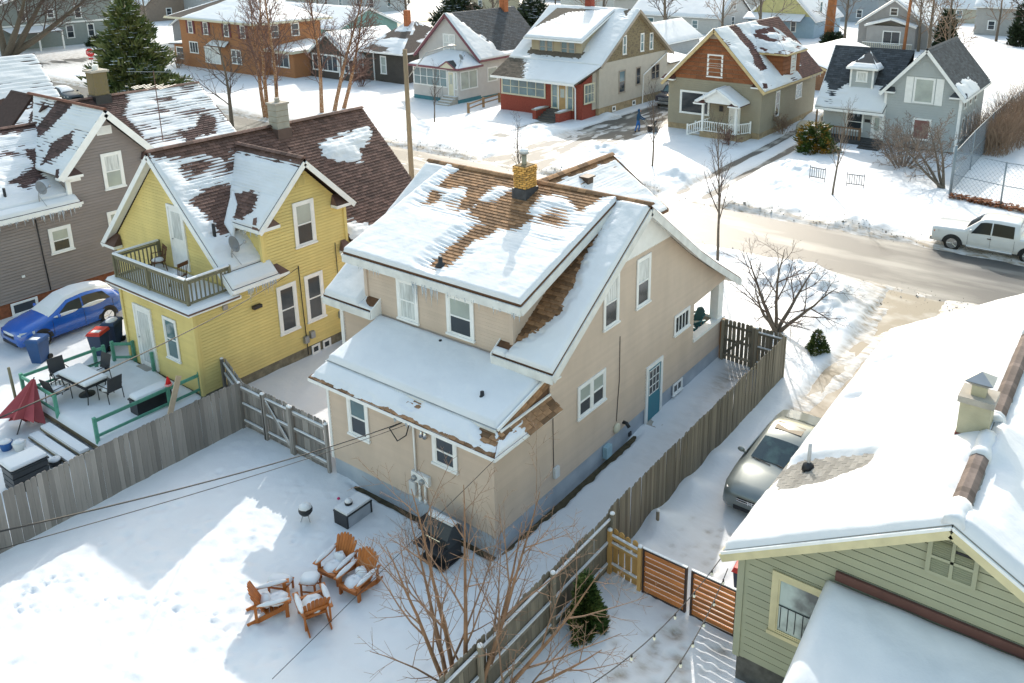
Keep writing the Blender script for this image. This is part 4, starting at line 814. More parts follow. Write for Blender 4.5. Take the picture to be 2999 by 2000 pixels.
# ---------------------------------------------------------------- green house
GRN = mat('sage_siding', (.35, .355, .25), .65, .06, 1.2, rv=.035)
CRM = mat('cream_wood', (.60, .53, .32), .6, .1, 3)
GSH = mat('grey_shingle', (.235, .225, .205), .85, .12, 8, bump=.35, bscale=160, rv=.2)
RDG = mat('ridge_brown', (.15, .115, .10), .85, .2, 8, rv=.35)
H = thing('green_house', 'sage green house with thick snow on its roof and pale square chimney', 'house', (10.87, 6, 0))
MB().box(6.93, 14.78, .03, 11.9, -.4, .8).build('foundation', mat('dark_stone', (.11, .105, .095), .9, .3, 5, bump=.5, bscale=15), H)
fG = Fr((6.9, 0, 0), (1, 0, 0), (0, -1, 0))
wall(H, fG, [(0, .8), (7.9, .8), (7.9, 3.55), (3.95, 5.82), (0, 3.55)], GRN, .19, t=.016)
wall(H, Fr((6.9, 0, 0), (0, 1, 0), (-1, 0, 0)), [(0, .8), (11.9, .8), (11.9, 3.55), (0, 3.55)], GRN, .19, mode='join'); wall(H, Fr((14.8, 0, 0), (0, 1, 0), (1, 0, 0)), [(0, .8), (11.9, .8), (11.9, 3.55), (0, 3.55)], GRN, 0); wall(H, Fr((6.9, 11.9, 0), (1, 0, 0), (0, 1, 0)), [(0, .8), (7.9, .8), (7.9, 3.55), (3.95, 5.8), (0, 3.55)], GRN, 0)
mb = MB(); mb.box(6.85, 7.0, -.04, .1, .8, 3.5); mb.build('corner_board', GRN, H)
window(H, fG, .72, 2.3, 1.83, 3.42, mat('clear_glass', (.1, .13, .12), .05, .6, .9, spec=.9, col2=(.42, .5, .46), thr=(.45, .6)), style='n1', cas=.15, m=CRM)
mb = MB()
for i in range(9): mb.tube([(7.85+i*.16, .0-.035, 2.05), (7.85+i*.16, -.035, 2.62)], .008, 4)
mb.tube([(7.8, -.04, 2.62), (9.1, -.04, 2.62)], .014, 4); mb.build('rail_reflection', BLACK, H)  # black bars added to draw a railing's reflection in the pane, no real guard
# double louvre
mb = MB(); L0, L1, M0, M1 = 3.58, 4.45, 4.82, 5.66
for a in ((L0, L0+.08, M0, M1-.02), (L1-.08, L1, M0, M1-.2), (L0+.08, L1-.08, M0, M0+.07), ((L0+L1)/2-.03, (L0+L1)/2+.03, M0+.07, M1-.02), (L0+.08, L1-.08, 5.18, 5.24)): fG.box(mb, *a, .0, .1)
lv = mb.build('louvre_frame', GRN, H); q = MB(); fG.box(q, L0+.05, L1-.05, M0+.03, M1-.22, .0, .028); q.build('backing', BLACK, lv)
for c0, c1 in ((L0+.08, (L0+L1)/2-.03), ((L0+L1)/2+.03, L1-.08)):
    for i in range(16):
        z = M0+.08+i*.046
        if 5.15 < z < 5.24 or z > M1-.12-(.16 if c1 > 4 else 0): continue
        q = MB(); q.hexa([fG.at(c0, z, .03), fG.at(c1, z, .03), fG.at(c1, z-.015, .08), fG.at(c0, z-.015, .08), fG.at(c0, z+.03, .03), fG.at(c1, z+.03, .03), fG.at(c1, z-.005, .085), fG.at(c0, z-.005, .085)]); q.build('louvre', GRN, lv)
a_ = [(10.87, -.38, 6.2), (10.87, 12.3, 6.2), (6.62, 12.3, 3.66), (6.62, -.38, 3.66)]; b_ = [(10.87, -.38, 6.2), (10.87, 12.3, 6.2), (15.3, 12.3, 3.72), (15.3, -.38, 3.72)]
slab(H, *a_, GSH, .14); slab(H, *b_, GSH, .14)
bg_ = [[(6.91, 1.89), (6.65, 2.73), (6.75, 3.18), (6.99, 3.38), (8.35, 3.14), (8.69, 3.08), (8.6, 2.38), (8.33, 2.19), (7.9, 1.92), (7.43, 1.86)], [(7.05, 9.15), (7.42, 9.42), (7.38, 9.3)], [(7.0, 6.7), (7.3, 6.76), (7.28, 6.66)], [(10.7, .3), (10.8, 2.0), (11.1, 2.0), (11.1, .3)], [(10.85, 3.9), (10.78, 5.3), (10.9, 8), (11.1, 8), (11.1, 3.9)]]
dgn = polydepth(bg_, .8, .03, lambda X, Y, um, vm, W_, H_: .15+.03*fbm(um*.5, vm*.5, 3, 3), 40)
snow(H, *a_, .16, dgn, .075, 0, seed=41, lump=.03, lip=.3); tabs(H, *a_, GSH, dgn, cap=110, lim=.05, tw=.32, per=.15)
dgr = polydepth([[(10.5, .3), (11.05, .5), (11.05, 2.0), (10.5, 2.0)], [(10.5, 3.9), (11.02, 3.9), (11.02, 8.5), (10.5, 8.5)]], .5, .04, None, 42)
snow(H, *b_, .2, dgr, .1, 0, seed=43, lip=.15)
rm = MB(True); rm.hexa([(-.14, -.17, -.09), (.16, -.17, -.07), (.16, .17, -.07), (-.14, .17, -.09), (-.14, -.07, .0), (.16, -.07, .02), (.16, .07, .02), (-.14, .07, .0)]); ridge(H, rm.mesh('ridge_cap', RDG), (10.87, .3, 6.3), (10.87, 2.05, 6.3), .17); ridge(H, [c for c in H.children if c.name.startswith('ridge_cap')][0].data, (10.87, 3.85, 6.3), (10.87, 8.6, 6.3), .17)
for y0, y1 in ((-.36, .32), (2.03, 3.0), (3.66, 3.9), (8.55, 12.28)): mb = MB(); mb.tube([(10.87, y0+(y1-y0)*i/6, 6.17+.02*math.sin(i*2)) for i in range(7)], .2, 10); mb.build('snow_cover', SNOW, H, True, kind='stuff')
for (p, q) in (((10.87, -.4, 6.2), (6.6, -.4, 3.66)), ((10.87, -.4, 6.2), (15.3, -.4, 3.72))):
    rake(H, p, q, WHITE, .06, .05, .06); rake(H, p, q, CRM, .17, .035, .19)
    mb = MB(); mb.bar((p[0], -.2, p[2]-.2), (q[0], -.2, q[2]-.2), .36, .03); mb.build('soffit', CRM, H)
edge_boards(H, [(6.6, -.38, 3.54), (6.6, 12.3, 3.54)], .04, .14, CRM)
mb = MB(); mb.tube([(7.27, 2.86, 4.1), (7.27, 2.86, 4.75)], .045, 10); mb.build('vent_pipe', mat('pale_pipe', (.55, .55, .55), .5), H, True); mb = MB(); mb.lathe((7.27, 2.86, 4.1), [(.16, -.05), (.13, .08), (.05, .16)], 10); mb.build('pipe_boot', BLACK, H, True)
CH = mat('pale_stucco', (.42, .39, .28), .85, .1, 3, bump=.3, bscale=30); MAR = mat('maroon_flashing', (.17, .045, .04), .6, .1)
c = MB(); c.box(10.24, 10.84, 3.05, 3.6, 5.3, 6.78); ck = c.build('chimney', CH, H); MB().box(10.22, 10.86, 3.03, 3.62, 5.3, 6.05).build('flashing', MAR, ck); MB().box(10.19, 10.89, 3.0, 3.66, 6.78, 6.92).build('crown', CONC, ck)
mb = MB(); mb.box(10.4, 10.68, 3.18, 3.46, 6.9, 7.15); mb.build('flue', CH, ck)
mb = MB(); zc = 7.14; s0, s1 = .13, .27; cx_, cy_ = 10.54, 3.32
mb.hexa([(cx_-s0, cy_-s0, zc), (cx_+s0, cy_-s0, zc), (cx_+s0, cy_+s0, zc), (cx_-s0, cy_+s0, zc), (cx_-s1, cy_-s1, zc+.12), (cx_+s1, cy_-s1, zc+.12), (cx_+s1, cy_+s1, zc+.12), (cx_-s1, cy_+s1, zc+.12)])
t_ = (cx_, cy_, zc+.3); cr = [(cx_-s1, cy_-s1, zc+.13), (cx_+s1, cy_-s1, zc+.13), (cx_+s1, cy_+s1, zc+.13), (cx_-s1, cy_+s1, zc+.13)]
for i in range(4): mb.face(cr[i], cr[(i+1) % 4], t_)
mb.build('chimney_cap', GREYM, ck)
# lean-to roof on the camera side
pa = [(8.75, -.02, 3.62), (15.3, -.02, 3.62), (15.3, -2.5, 2.85), (8.75, -2.5, 2.85)]; slab(H, *pa, RDG, .12, 'porch_roof'); snow(H, *pa, .36, None, .09, 0, lip=.4, seed=50, lump=.06, ext=.05)
mb = MB(); mb.bar((8.9, -.06, 3.93), (15.2, -.06, 3.93), .06, .2); mb.build('flashing', mat('porch_flash', (.13, .06, .05), .7), H)
for x in (8.95, 15): MB().box(x-.08, x+.08, -2.4, -2.24, .1, 2.8).build('porch_post', CRM, H)
MB().box(8.8, 15.2, -2.45, -.02, .1, .45).build('porch_floor', mat('porch_boards', (.2, .17, .13), .8), H); edge_boards(H, [(8.73, -.05, 3.5), (8.73, -2.52, 2.73), (15.3, -2.52, 2.73)], .03, .18, CRM)
for i in range(3): MB().box(7.1+i*.5, 7.56+i*.5, -1.2-i*.12, -.45-i*.12, -.1, .28+i*.1).build('step', CONC, H); mb = MB(); mb.blob((7.33+i*.5, -.82-i*.12, .28+i*.1), .24, .38, .12, zmin=0); mb.build('snow_cover', SNOW, H, True, kind='stuff')
# ---------------------------------------------------------------- houses across the street
DSH = mat('slate_shingle', (.055, .062, .072), .8, .2, 8, rv=.35)
DDK = mat('slate_deck', (.03, .034, .04), .9, .2)
def box_walls(H, x0, x1, y0, y1, zb, ze, zr, axis, m, e=.2, zr2=None):
    xm, ym = (x0+x1)/2, (y0+y1)/2; gy_ = axis == 'y'
    f1 = Fr((x0, y0, 0), (1, 0, 0), (0, -1, 0)); f2 = Fr((x1, y0, 0), (0, 1, 0), (1, 0, 0)); f3 = Fr((x0, y1, 0), (1, 0, 0), (0, 1, 0)); f4 = Fr((x0, y0, 0), (0, 1, 0), (-1, 0, 0)); w, d = x1-x0, y1-y0
    pa = [(0, zb), (w, zb), (w, ze)]+([(w/2, zr)] if gy_ else [])+[(0, ze)]; pb = [(0, zb), (d, zb), (d, ze)]+([(d/2, zr)] if not gy_ else [])+[(0, ze)]
    wall(H, f1, pa, m, e, 'join'); wall(H, f2, pb, m, e, 'join'); wall(H, f3, pa, m, 0); wall(H, f4, pb, m, 0); return f1, f2
def gable_roof(H, x0, x1, y0, y1, ze, zr, axis, deck, ov=.45, sa=None, sb=None, sh=None, streak=.03, thick=.13, res=.16, trim=WHITE, seed=0, side=.4):
    """ridge along axis; slope a faces -Y or +X (towards the camera)"""
    if axis == 'y':
        xm = (x0+x1)/2; k = (zr-ze)/(x1-xm); zl = ze-k*ov+.12; zt = zr+.12
        A = [(xm, y0-side, zt), (xm, y1+side, zt), (x1+ov, y1+side, zl), (x1+ov, y0-side, zl)]; B = [(xm, y0-side, zt), (xm, y1+side, zt), (x0-ov, y1+side, zl), (x0-ov, y0-side, zl)]
        for q in (A, B): rake(H, q[0], q[3], trim, .24, .05, .2); mb = MB(); mb.bar(Vector(q[0])+V3(0, side/2, -.2), Vector(q[3])+V3(0, side/2, -.2), side, .03); mb.build('soffit', trim, H)
        edge_boards(H, [(x1+ov, y0-side, zl-.1), (x1+ov, y1+side, zl-.1)], .05, .18, trim, 'gutter')
    else:
        ym = (y0+y1)/2; k = (zr-ze)/(y1-ym); zl = ze-k*ov+.12; zt = zr+.12
        A = [(x0-side, ym, zt), (x1+side, ym, zt), (x1+side, y0-ov, zl), (x0-side, y0-ov, zl)]; B = [(x0-side, ym, zt), (x1+side, ym, zt), (x1+side, y1+ov, zl), (x0-side, y1+ov, zl)]
        for q in (A, B): rake(H, q[1], q[2], trim, .24, .05, .2)
        edge_boards(H, [(x0-side, y0-ov, zl-.1), (x1+side, y0-ov, zl-.1)], .05, .18, trim, 'gutter')
    for q, s in ((A, sa), (B, sb)):
        slab(H, *q, deck, .14)
        if s != 'bare': snow(H, *q, thick, s, res, streak if s else 0, .2, seed=seed)
        if sh and s: tabs(H, *q, sh, None if s == 'bare' else s, cap=0, tw=.45, per=.2, lim=.04)
    return A, B
def steps(H, x0, x1, y0, y1, z, n, m, snowy=True):
    for i in range(n):
        a = y0+(y1-y0)*i/n; MB().box(x0, x1, a, y1, -.1 if i == 0 else z*i/n, z*(i+1)/n).build('step', m, H)
        if snowy: s = MB(); s.box(x0+.05, x1-.05, a+.03, a+(y1-y0)/n, z*(i+1)/n, z*(i+1)/n+.05); s.build('snow_cover', SNOW, H, kind='stuff')
# --- white house with glazed porch
WS = mat('white_siding', (.56, .54, .53), .6, .05, 2); PTR = mat('plum_trim', (.2, .07, .09), .6); TB = mat('teal_base', (.06, .2, .24), .7)
H = thing('white_house', 'white house with glazed front porch, teal base and dark slate roof across the street', 'house', (-48.7, 56, 0))
f1, f2 = box_walls(H, -53, -44.5, 51.3, 62, .3, 4.4, 8.5, 'y', WS, .16); MB().box(-52.9, -44.53, 51.33, 61.9, -.3, .3).build('foundation', TB, H)
def wsn(X, Y, um, vm, W_, H_): return .14-.19*sstep(.3, 1.1, um-vm*.55+.8*fbm(um*.8, vm*.8, 3, 2))+.16*sstep(.86, .97, vm/H_)
gable_roof(H, -53, -44.5, 51.3, 62, 4.4, 8.5, 'y', DDK, .4, wsn, None, DSH, seed=60, trim=PTR)
window(H, f1, 3.6, 5.3, 4.7, 6.5, GCURT, style='pair'); window(H, f2, 1.15, 2.75, 1.68, 3.2, GBLIND, style='n1'); window(H, f2, 5, 6, 1.7, 3.2)
MB().box(-50.6, -44.42, 47.9, 51.28, -.3, .5).build('porch_base', TB, H)
fp = Fr((-50.6, 47.9, 0), (1, 0, 0), (0, -1, 0)); fq = Fr((-44.42, 47.9, 0), (0, 1, 0), (1, 0, 0))
wall(H, fp, [(0, .5), (6.18, .5), (6.18, 3.5), (0, 3.5)], WS, .16, 'join'); wall(H, fq, [(0, .5), (3.4, .5), (3.4, 3.5), (0, 3.5)], WS, .16, 'join')
window(H, fp, .1, 4.75, 1.6, 3.45, GTEAL, style='n5h', cas=.08); window(H, fq, .3, 2.9, 1.4, 3.3, GBLIND, style='n2', cas=.08); window(H, fp, 5.72, 6.1, 1.5, 3.3, GBLIND, style='n1', cas=.05)
door(H, fp, 4.85, 5.7, .85, 3.3, OFFW, GBLIND, (.5, .9))
c_ = (-47.5, 50.9, 4.75); e_ = [(-51.05, 47.45, 3.6), (-44.0, 47.45, 3.6), (-44.0, 51.3, 3.6), (-51.05, 51.3, 3.6)]; t0, t1 = (-48.6, 51.2, 4.85), (-46.4, 51.2, 4.85)
for q in ([t0, t1, e_[1], e_[0]], [t1, (-46.39, 51.21, 4.84), e_[2], e_[1]], [t0, (-48.61, 51.21, 4.84), e_[3], e_[0]]): slab(H, *q, DDK, .1, 'porch_roof'); snow(H, *q, .12, None, .15, 0)
edge_boards(H, [e_[0], e_[1], e_[2]], .05, .2, PTR)
mb = MB(); mb.prism([(-46.4, 47.38, 3.65), (-44.4, 47.38, 3.65), (-45.4, 47.38, 4.25)], (0, .5, 0)); recalc(mb.build('porch_gable', OFFW, H)); rake(H, (-45.4, 47.35, 4.32), (-46.5, 47.35, 3.66), PTR, .12, .06, 0); rake(H, (-45.4, 47.35, 4.32), (-44.3, 47.35, 3.66), PTR, .12, .06, 0)
slab(H, (-45.4, 47.35, 4.36), (-45.4, 48.4, 4.36), (-46.5, 47.9, 3.7), (-46.5, 47.35, 3.7), DDK, .05, 'porch_roof'); slab(H, (-45.4, 47.35, 4.36), (-45.4, 48.4, 4.36), (-44.3, 47.9, 3.7), (-44.3, 47.35, 3.7), DDK, .05, 'porch_roof')
steps(H, -46.2, -44.5, 46.4, 47.88, .82, 4, CONC)
mb = MB(); mb.tube([(-46.3, 46.4, 1.0), (-46.3, 47.7, 1.75)], .02, 5); mb.tube([(-46.3, 46.4, .0), (-46.3, 46.4, 1.0)], .02, 5)
for i in range(1, 6): mb.tube([(-46.3, 46.4+i*.24, .1+i*.13), (-46.3, 46.4+i*.24, 1.0+i*.14)], .012, 4)
mb.build('stair_rail', BLACK, H); MB().box(-48.9, -48.2, 60.0, 60.7, 8, 9.6).build('chimney', mat('orange_brick', (.36, .12, .05), .85, .25, 6), H)
# --- bungalow with red brick porch
LS = mat('pale_siding', (.50, .46, .40), .6, .05, 2); KB = mat('khaki_siding', (.40, .34, .24), .6, .05, 2); RB = mat('red_brick', (.26, .055, .035), .85, .2, 9, bump=.3, bscale=25); SG = mat('peeling_gable', (.34, .27, .16), .85, .3, 4, bump=.3, col2=(.14, .11, .08), thr=(.5, .62), stretch=(1, 1, 2.2)); TAUP = mat('taupe_trim', (.33, .28, .23), .6); BKS = mat('block_base', (.33, .25, .15), .85, .25, 3, bump=.4)
H = thing('brick_porch_bungalow', 'bungalow with red brick porch, wide front dormer and pale siding across the street', 'house', (-34.5, 56, 0))
MB().box(-39.4, -29.63, 50.7, 63.5, -.3, .85).build('foundation', BKS, H)
fr2 = Fr((-29.6, 50.65, 0), (0, 1, 0), (1, 0, 0)); wall(H, fr2, [(0, .85), (12.95, .85), (12.95, 4.95), (0, 4.95)], LS, .16, 'join'); wall(H, fr2, [(.3, 4.95), (12.65, 4.95), (6.5, 9.2)], SG, .25, 'join')
wall(H, Fr((-39.4, 50.65, 0), (1, 0, 0), (0, -1, 0)), [(0, .85), (9.8, .85), (9.8, 4.6), (0, 4.6)], LS, 0); wall(H, Fr((-39.4, 63.6, 0), (1, 0, 0), (0, 1, 0)), [(0, .85), (9.8, .85), (9.8, 4.9), (0, 4.9)], LS, 0); wall(H, Fr((-39.4, 50.65, 0), (0, 1, 0), (-1, 0, 0)), [(0, .85), (12.95, .85), (12.95, 4.9), (6.5, 9.1), (0, 4.9)], LS, 0)
window(H, fr2, 3.4, 4.6, 1.75, 3.95, GTEAL, m=TAUP, low=GLASS); window(H, fr2, 6.6, 7.5, 2.1, 3.9, GLASS, m=TAUP); window(H, fr2, 9.6, 11.3, 2.2, 3.8, GLASS, style='pair', m=TAUP); window(H, fr2, 4.0, 4.7, 5.35, 7.2, GTEAL, cas=.1); window(H, fr2, 7.3, 8.0, 5.3, 7.1, GTEAL, cas=.1); window(H, fr2, 9.1, 9.8, 5.3, 7.0, GTEAL, cas=.1)
window(H, fr2, 2.3, 2.9, .2, .7, GLASS, style='n1', cas=.08); window(H, fr2, 6.0, 6.6, .2, .7, GLASS, style='n1', cas=.08)
zr = 9.45
q1 = [(-39.9, 57.1, zr), (-29.15, 57.1, zr), (-29.15, 50.3, 4.85), (-39.9, 50.3, 4.85)]; q2 = [(-39.9, 50.3, 4.85), (-29.15, 50.3, 4.85), (-30.2, 47.5, 3.45), (-39.9, 47.5, 3.45)]; q3 = [(-39.9, 57.1, zr), (-29.15, 57.1, zr), (-29.15, 64.1, 4.7), (-39.9, 64.1, 4.7)]
RDK = mat('mixed_shingle', (.11, .09, .07), .9, .3, 9, rv=.3)
for q in (q1, q2, q3): slab(H, *q, RDK, .16)
snow(H, *q1, .15, polydepth([[(-38.2, 50.9), (-31.9, 50.9), (-31.9, 51.7), (-38.2, 51.7)], [(-30.8, 56.8), (-30.2, 57.4), (-30.2, 56.2)]], .25, .08, None, 66), .15, .02, .2, seed=66)
snow(H, *q2, .13, polydepth([[(-41, 50.4), (-38.2, 50.4), (-36.8, 48.5), (-36, 47.2), (-41, 47.2)]], .08, .3, None, 67), .12, .03, .2, seed=67); tabs(H, *q2, RDK, polydepth([[(-41, 50.4), (-38.2, 50.4), (-36.8, 48.5), (-36, 47.2), (-41, 47.2)]], .08, .3, None, 67), cap=0, tw=.4, per=.2, lim=.05); snow(H, *q3, .14, None, .3, 0)
rake(H, (-29.13, 57.1, zr), (-29.13, 50.3, 4.85), TAUP, .25, .05, .14); rake(H, (-29.13, 57.1, zr), (-29.13, 64.1, 4.7), TAUP, .25, .05, .14)
for yb_, zb_ in ((50.4, 4.75), (64, 4.65)): mb = MB(); mb.bar((-29.38, 57.1, zr-.2), (-29.38, yb_, zb_-.1), .5, .03); mb.build('soffit', KB, H)
fd = Fr((-37.95, 51.5, 0), (1, 0, 0), (0, -1, 0)); wall(H, fd, [(0, 5.0), (5.85, 5.0), (5.85, 6.85), (0, 6.85)], KB, .16, 'join'); wall(H, Fr((-32.1, 51.5, 0), (0, 1, 0), (1, 0, 0)), [(0, 5.6), (0, 6.85), (5.2, 9.0)], KB, .16, 'join')
for u in (.9, 3.45): window(H, fd, u, u+.85, 5.25, 6.75, GTEAL, m=TAUP); window(H, fd, u+.85, u+1.7, 5.25, 6.75, GTEAL, m=TAUP)
q4 = [(-38.5, 57.1, zr+.05), (-31.7, 57.1, zr+.05), (-31.7, 50.9, 6.85), (-38.5, 50.9, 6.85)]; slab(H, *q4, RDK, .14); snow(H, *q4, .15, polydepth([[(-39, 58), (-31.8, 58), (-33, 56.6), (-36.5, 55.8), (-39, 52)]], .15, .2, None, 68), .14, .0, seed=68)
edge_boards(H, [(-38.5, 50.88, 6.75), (-31.7, 50.88, 6.75), (-31.7, 57, 9.3)], .05, .16, WHITE); MB().box(-35.4, -34.7, 56.9, 57.6, 9, 10.6).build('chimney', RB, H)
pb = Fr((-39.4, 48.3, 0), (1, 0, 0), (0, -1, 0)); pr = Fr((-29.9, 48.3, 0), (0, 1, 0), (1, 0, 0))
wall(H, pb, [(0, -.3), (9.5, -.3), (9.5, 3.4), (0, 3.4)], RB, 0); wall(H, pr, [(0, -.3), (2.35, -.3), (2.35, 4.3), (0, 3.4)], RB, 0); wall(H, Fr((-29.88, 50.0, 0), (0, 1, 0), (1, 0, 0)), [(0, .8), (.65, .8), (.65, 4.7), (0, 4.35)], LS, .16, 'join')
window(H, pb, .2, 5.45, 1.68, 3.35, GTEAL, style='n5h', cas=.12, m=OFFW); window(H, pr, .3, 2.1, 1.5, 3.35, GTEAL, style='n3h', cas=.12, m=OFFW)
door(H, pb, 6.9, 7.85, .85, 3.25, mat('tan_door', (.42, .27, .12), .6), GBLIND, (.5, .85)); window(H, pb, 6.1, 6.9, .9, 3.25, GTEAL, m=OFFW, cas=.1, style='dh'); window(H, pb, 7.86, 8.6, .9, 3.25, GTEAL, m=OFFW, cas=.1)
edge_boards(H, [(-39.9, 47.46, 3.38), (-30.2, 47.46, 3.38)], .06, .2, WHITE, 'gutter'); mb = MB(); mb.tube([(-30.4, 47.5, 3.4), (-30.5, 48.1, 3.0), (-30.5, 48.15, .1)], .07, 8); mb.build('downpipe', WHITE, H)
steps(H, -33.6, -31.4, 46.2, 48.25, .85, 5, mat('dark_steps', (.1, .09, .08), .8), False)
for x in (-34.0, -31.4): MB().box(x, x+.4, 46.3, 48.28, -.2, .95).build('step_wall', RB, H); MB().box(x-.06, x+.46, 46.24, 48.27, .95, 1.05).build('cap_stone', CONC, H); mb = MB(); mb.blob((x+.2, 47.1, 1.05), .25, .8, .1, zmin=0); mb.build('snow_cover', SNOW, H, True, kind='stuff')
mb = MB(); mb.tube([(-29.5, 63.3, 4.7), (-29.45, 58.5, 3.0), (-29.45, 58.4, .1)], .06, 8); mb.build('downpipe', WHITE, H)
wall(H, Fr((-29.6, 63.6, 0), (0, 1, 0), (1, 0, 0)), [(0, 0), (5, 0), (5, 3.6), (0, 3.6)], LS, .16, 'join', wname='rear_wing_wall'); q = [(-34, 63.6, 4.3), (-34, 69, 4.3), (-29.2, 69, 3.6), (-29.2, 63.6, 3.6)]; slab(H, *q, RDK); snow(H, *q, .12, None, .3, 0)
# --- taupe house with rust shingled gable
TP = mat('taupe_siding', (.31, .275, .205), .65, .05, 2); RS = mat('rust_shake', (.235, .085, .035), .8, .12, 3, rv=.16, stretch=(5, 5, .6)); TRM = mat('wheat_trim', (.55, .42, .22), .6); MSD = mat('maroon_shingle', (.095, .042, .036), .85, .2, 8, rv=.35)
H = thing('rust_gable_house', 'taupe house with rust coloured shingle gable and small white front porch', 'house', (-18, 56, 0))
MB().box(-22.17, -13.73, 50.33, 63, -.3, .6).build('foundation', BKS, H)
f1, f2 = box_walls(H, -22.2, -13.7, 50.3, 63, .6, 4.5, 8.7, 'y', TP, .18)
fs = Fr((-22.2, 50.27, 0), (1, 0, 0), (0, -1, 0)); wall(H, fs, [(.2, 4.55), (8.3, 4.55), (4.25, 8.6)], RS, .36, t=.03, core=.02, name='shake', cw=.55)
dbw = lambda X, Y, um, vm, W_, H_: .10+.16*fbm(um*.4, vm*.5, 3, 12)-.18*np.exp(-((um-3.6)/1.0)**2-((vm-1.4)/2.)**2)-.15*np.exp(-((um-3.)/1.1)**2-((vm-4)/.9)**2)-.2*sstep(8, 9, um)
gable_roof(H, -22.2, -13.7, 50.3, 63, 4.5, 8.8, 'y', MSD, .45, dbw, None, MSD, seed=70, trim=TRM, side=.55, streak=.05)
window(H, f1, 3.55, 4.98, 4.85, 6.82, GBLIND, cas=.14); window(H, f1, 1.15, 3.95, 1.55, 3.55, GLASS, style='n1', cas=.14); window(H, f2, 3.0, 3.9, 1.5, 3.68, GLASS); window(H, f2, 7.6, 9.1, 2.3, 3.65, GTEAL)
mb = MB(); mb.box(-21.05, -20.95, 50.22, 50.26, 1.6, 3.5).box(-18.9, -18.8, 50.22, 50.26, 1.6, 3.5); mb.build('mullion', WHITE, H, kind='stuff')
vm_ = MB(); vm_.prism([(-18.55, 50.1, 8.05), (-17.4, 50.1, 8.05), (-17.97, 50.1, 8.65)], (0, .1, 0)); recalc(vm_.build('gable_vent', TAUP, H))
for x0, x1 in ((-22.75, -21.5), (-14.5, -13.2)): ret(H, x0, x1, 49.8, 50.24, 4.45, .35, MSD, 'y')
# side dormer
fz = Fr((-13.72, 50.3, 0), (0, 1, 0), (1, 0, 0)); wall(H, fz, [(4.2, 4.5), (8.2, 4.5), (8.2, 6.7), (4.2, 6.7)], RS, .36, t=.03, name='shake', cw=.55); window(H, fz, 6.0, 7.15, 4.8, 6.6, GBLIND, cas=.12)
wall(H, Fr((-13.72, 54.5, 0), (-1, 0, 0), (0, -1, 0)), [(0, 4.5), (0, 6.7), (2.2, 6.7)], RS, .36, 'join')
for q, s in (([(-15.6, 56.5, 8.6), (-18, 56.5, 8.8), (-16.1, 54.0, 6.7), (-13.25, 54.0, 6.7)], None), ([(-15.6, 56.5, 8.6), (-15.6, 56.52, 8.6), (-13.25, 58.9, 6.7), (-13.25, 54.0, 6.7)], None), ([(-15.6, 56.5, 8.6), (-18, 56.5, 8.8), (-16.1, 58.9, 6.7), (-13.25, 58.9, 6.7)], 'b')):
    slab(H, *q, MSD, .1); snow(H, *q, .1, noisedepth(.04, .15, .7, .8, 5), .13, .04, .2)
edge_boards(H, [(-16, 54.0, 6.62), (-13.23, 54.0, 6.62), (-13.23, 58.9, 6.62)], .04, .14, TRM); icicles(H, (-13.2, 60, 4.1), (-13.2, 63, 4.1), 20, .2, .7)
# porch
MB().box(-18.2, -14.4, 48.5, 50.28, -.2, .6).build('porch_base', BKS, H)
for x in (-18.05, -15.1): MB().box(x-.09, x+.09, 48.55, 48.73, .6, 3.05).build('porch_post', WHITE, H)
for q in ([(-16.65, 48.1, 4.3), (-16.65, 50.25, 4.3), (-14.6, 50.25, 3.05), (-14.6, 48.1, 3.05)], [(-16.65, 48.1, 4.3), (-16.65, 50.25, 4.3), (-18.7, 50.25, 3.05), (-18.7, 48.1, 3.05)]): slab(H, *q, MSD, .1, 'porch_roof'); snow(H, *q, .12, None, .12, 0); rake(H, q[0], q[3], WHITE, .16, .05, .1)
mb = MB(); mb.prism([(-18.4, 48.3, 3.1), (-14.9, 48.3, 3.1), (-16.65, 48.3, 4.2)], (0, .08, 0)); recalc(mb.build('porch_gable', WHITE, H)); ret(H, -18.6, -17.7, 48.0, 48.28, 3.05, .22, MSD, 'y'); ret(H, -15.6, -14.7, 48.0, 48.28, 3.05, .22, MSD, 'y')
door(H, f1, 5.75, 6.75, .6, 3.0, WHITE, WHITE, (.5, .6)); MB().box(-17.3, -17.0, 50.16, 50.26, 2.1, 2.55).build('letter_box', BLACK, H)
blw = MB(True); blw.box(-.025, .025, -.025, .025, 0, .75); blw = blw.mesh('baluster', WHITE)
def railrun(H, a, b, z0=0., z1=0., n=None, post=True):
    a, b = V3(*a), V3(*b); l = (b-a).length; n = n or max(2, int(l/.2))
    for dz in (.08, .85): mb = MB(); mb.bar(a+V3(0, 0, dz), b+V3(0, 0, dz), .06, .08); mb.build('rail', WHITE, H)
    for i in range(1, n): p = a.lerp(b, i/n); inst('baluster', blw, H, p+V3(0, 0, .1))
    if post: MB().box(b.x-.06, b.x+.06, b.y-.06, b.y+.06, b.z-.02, b.z+1.0).build('post', WHITE, H)
railrun(H, (-18.0, 48.62, .6), (-15.1, 48.62, .6)); railrun(H, (-15.1, 48.62, .6), (-14.4, 50.0, .6)); railrun(H, (-18.1, 48.62, .6), (-19.4, 48.62, .05)); railrun(H, (-18.1, 50.1, .6), (-19.4, 50.1, .05)); steps(H, -19.3, -18.2, 48.7, 50.0, .5, 2, CONC)
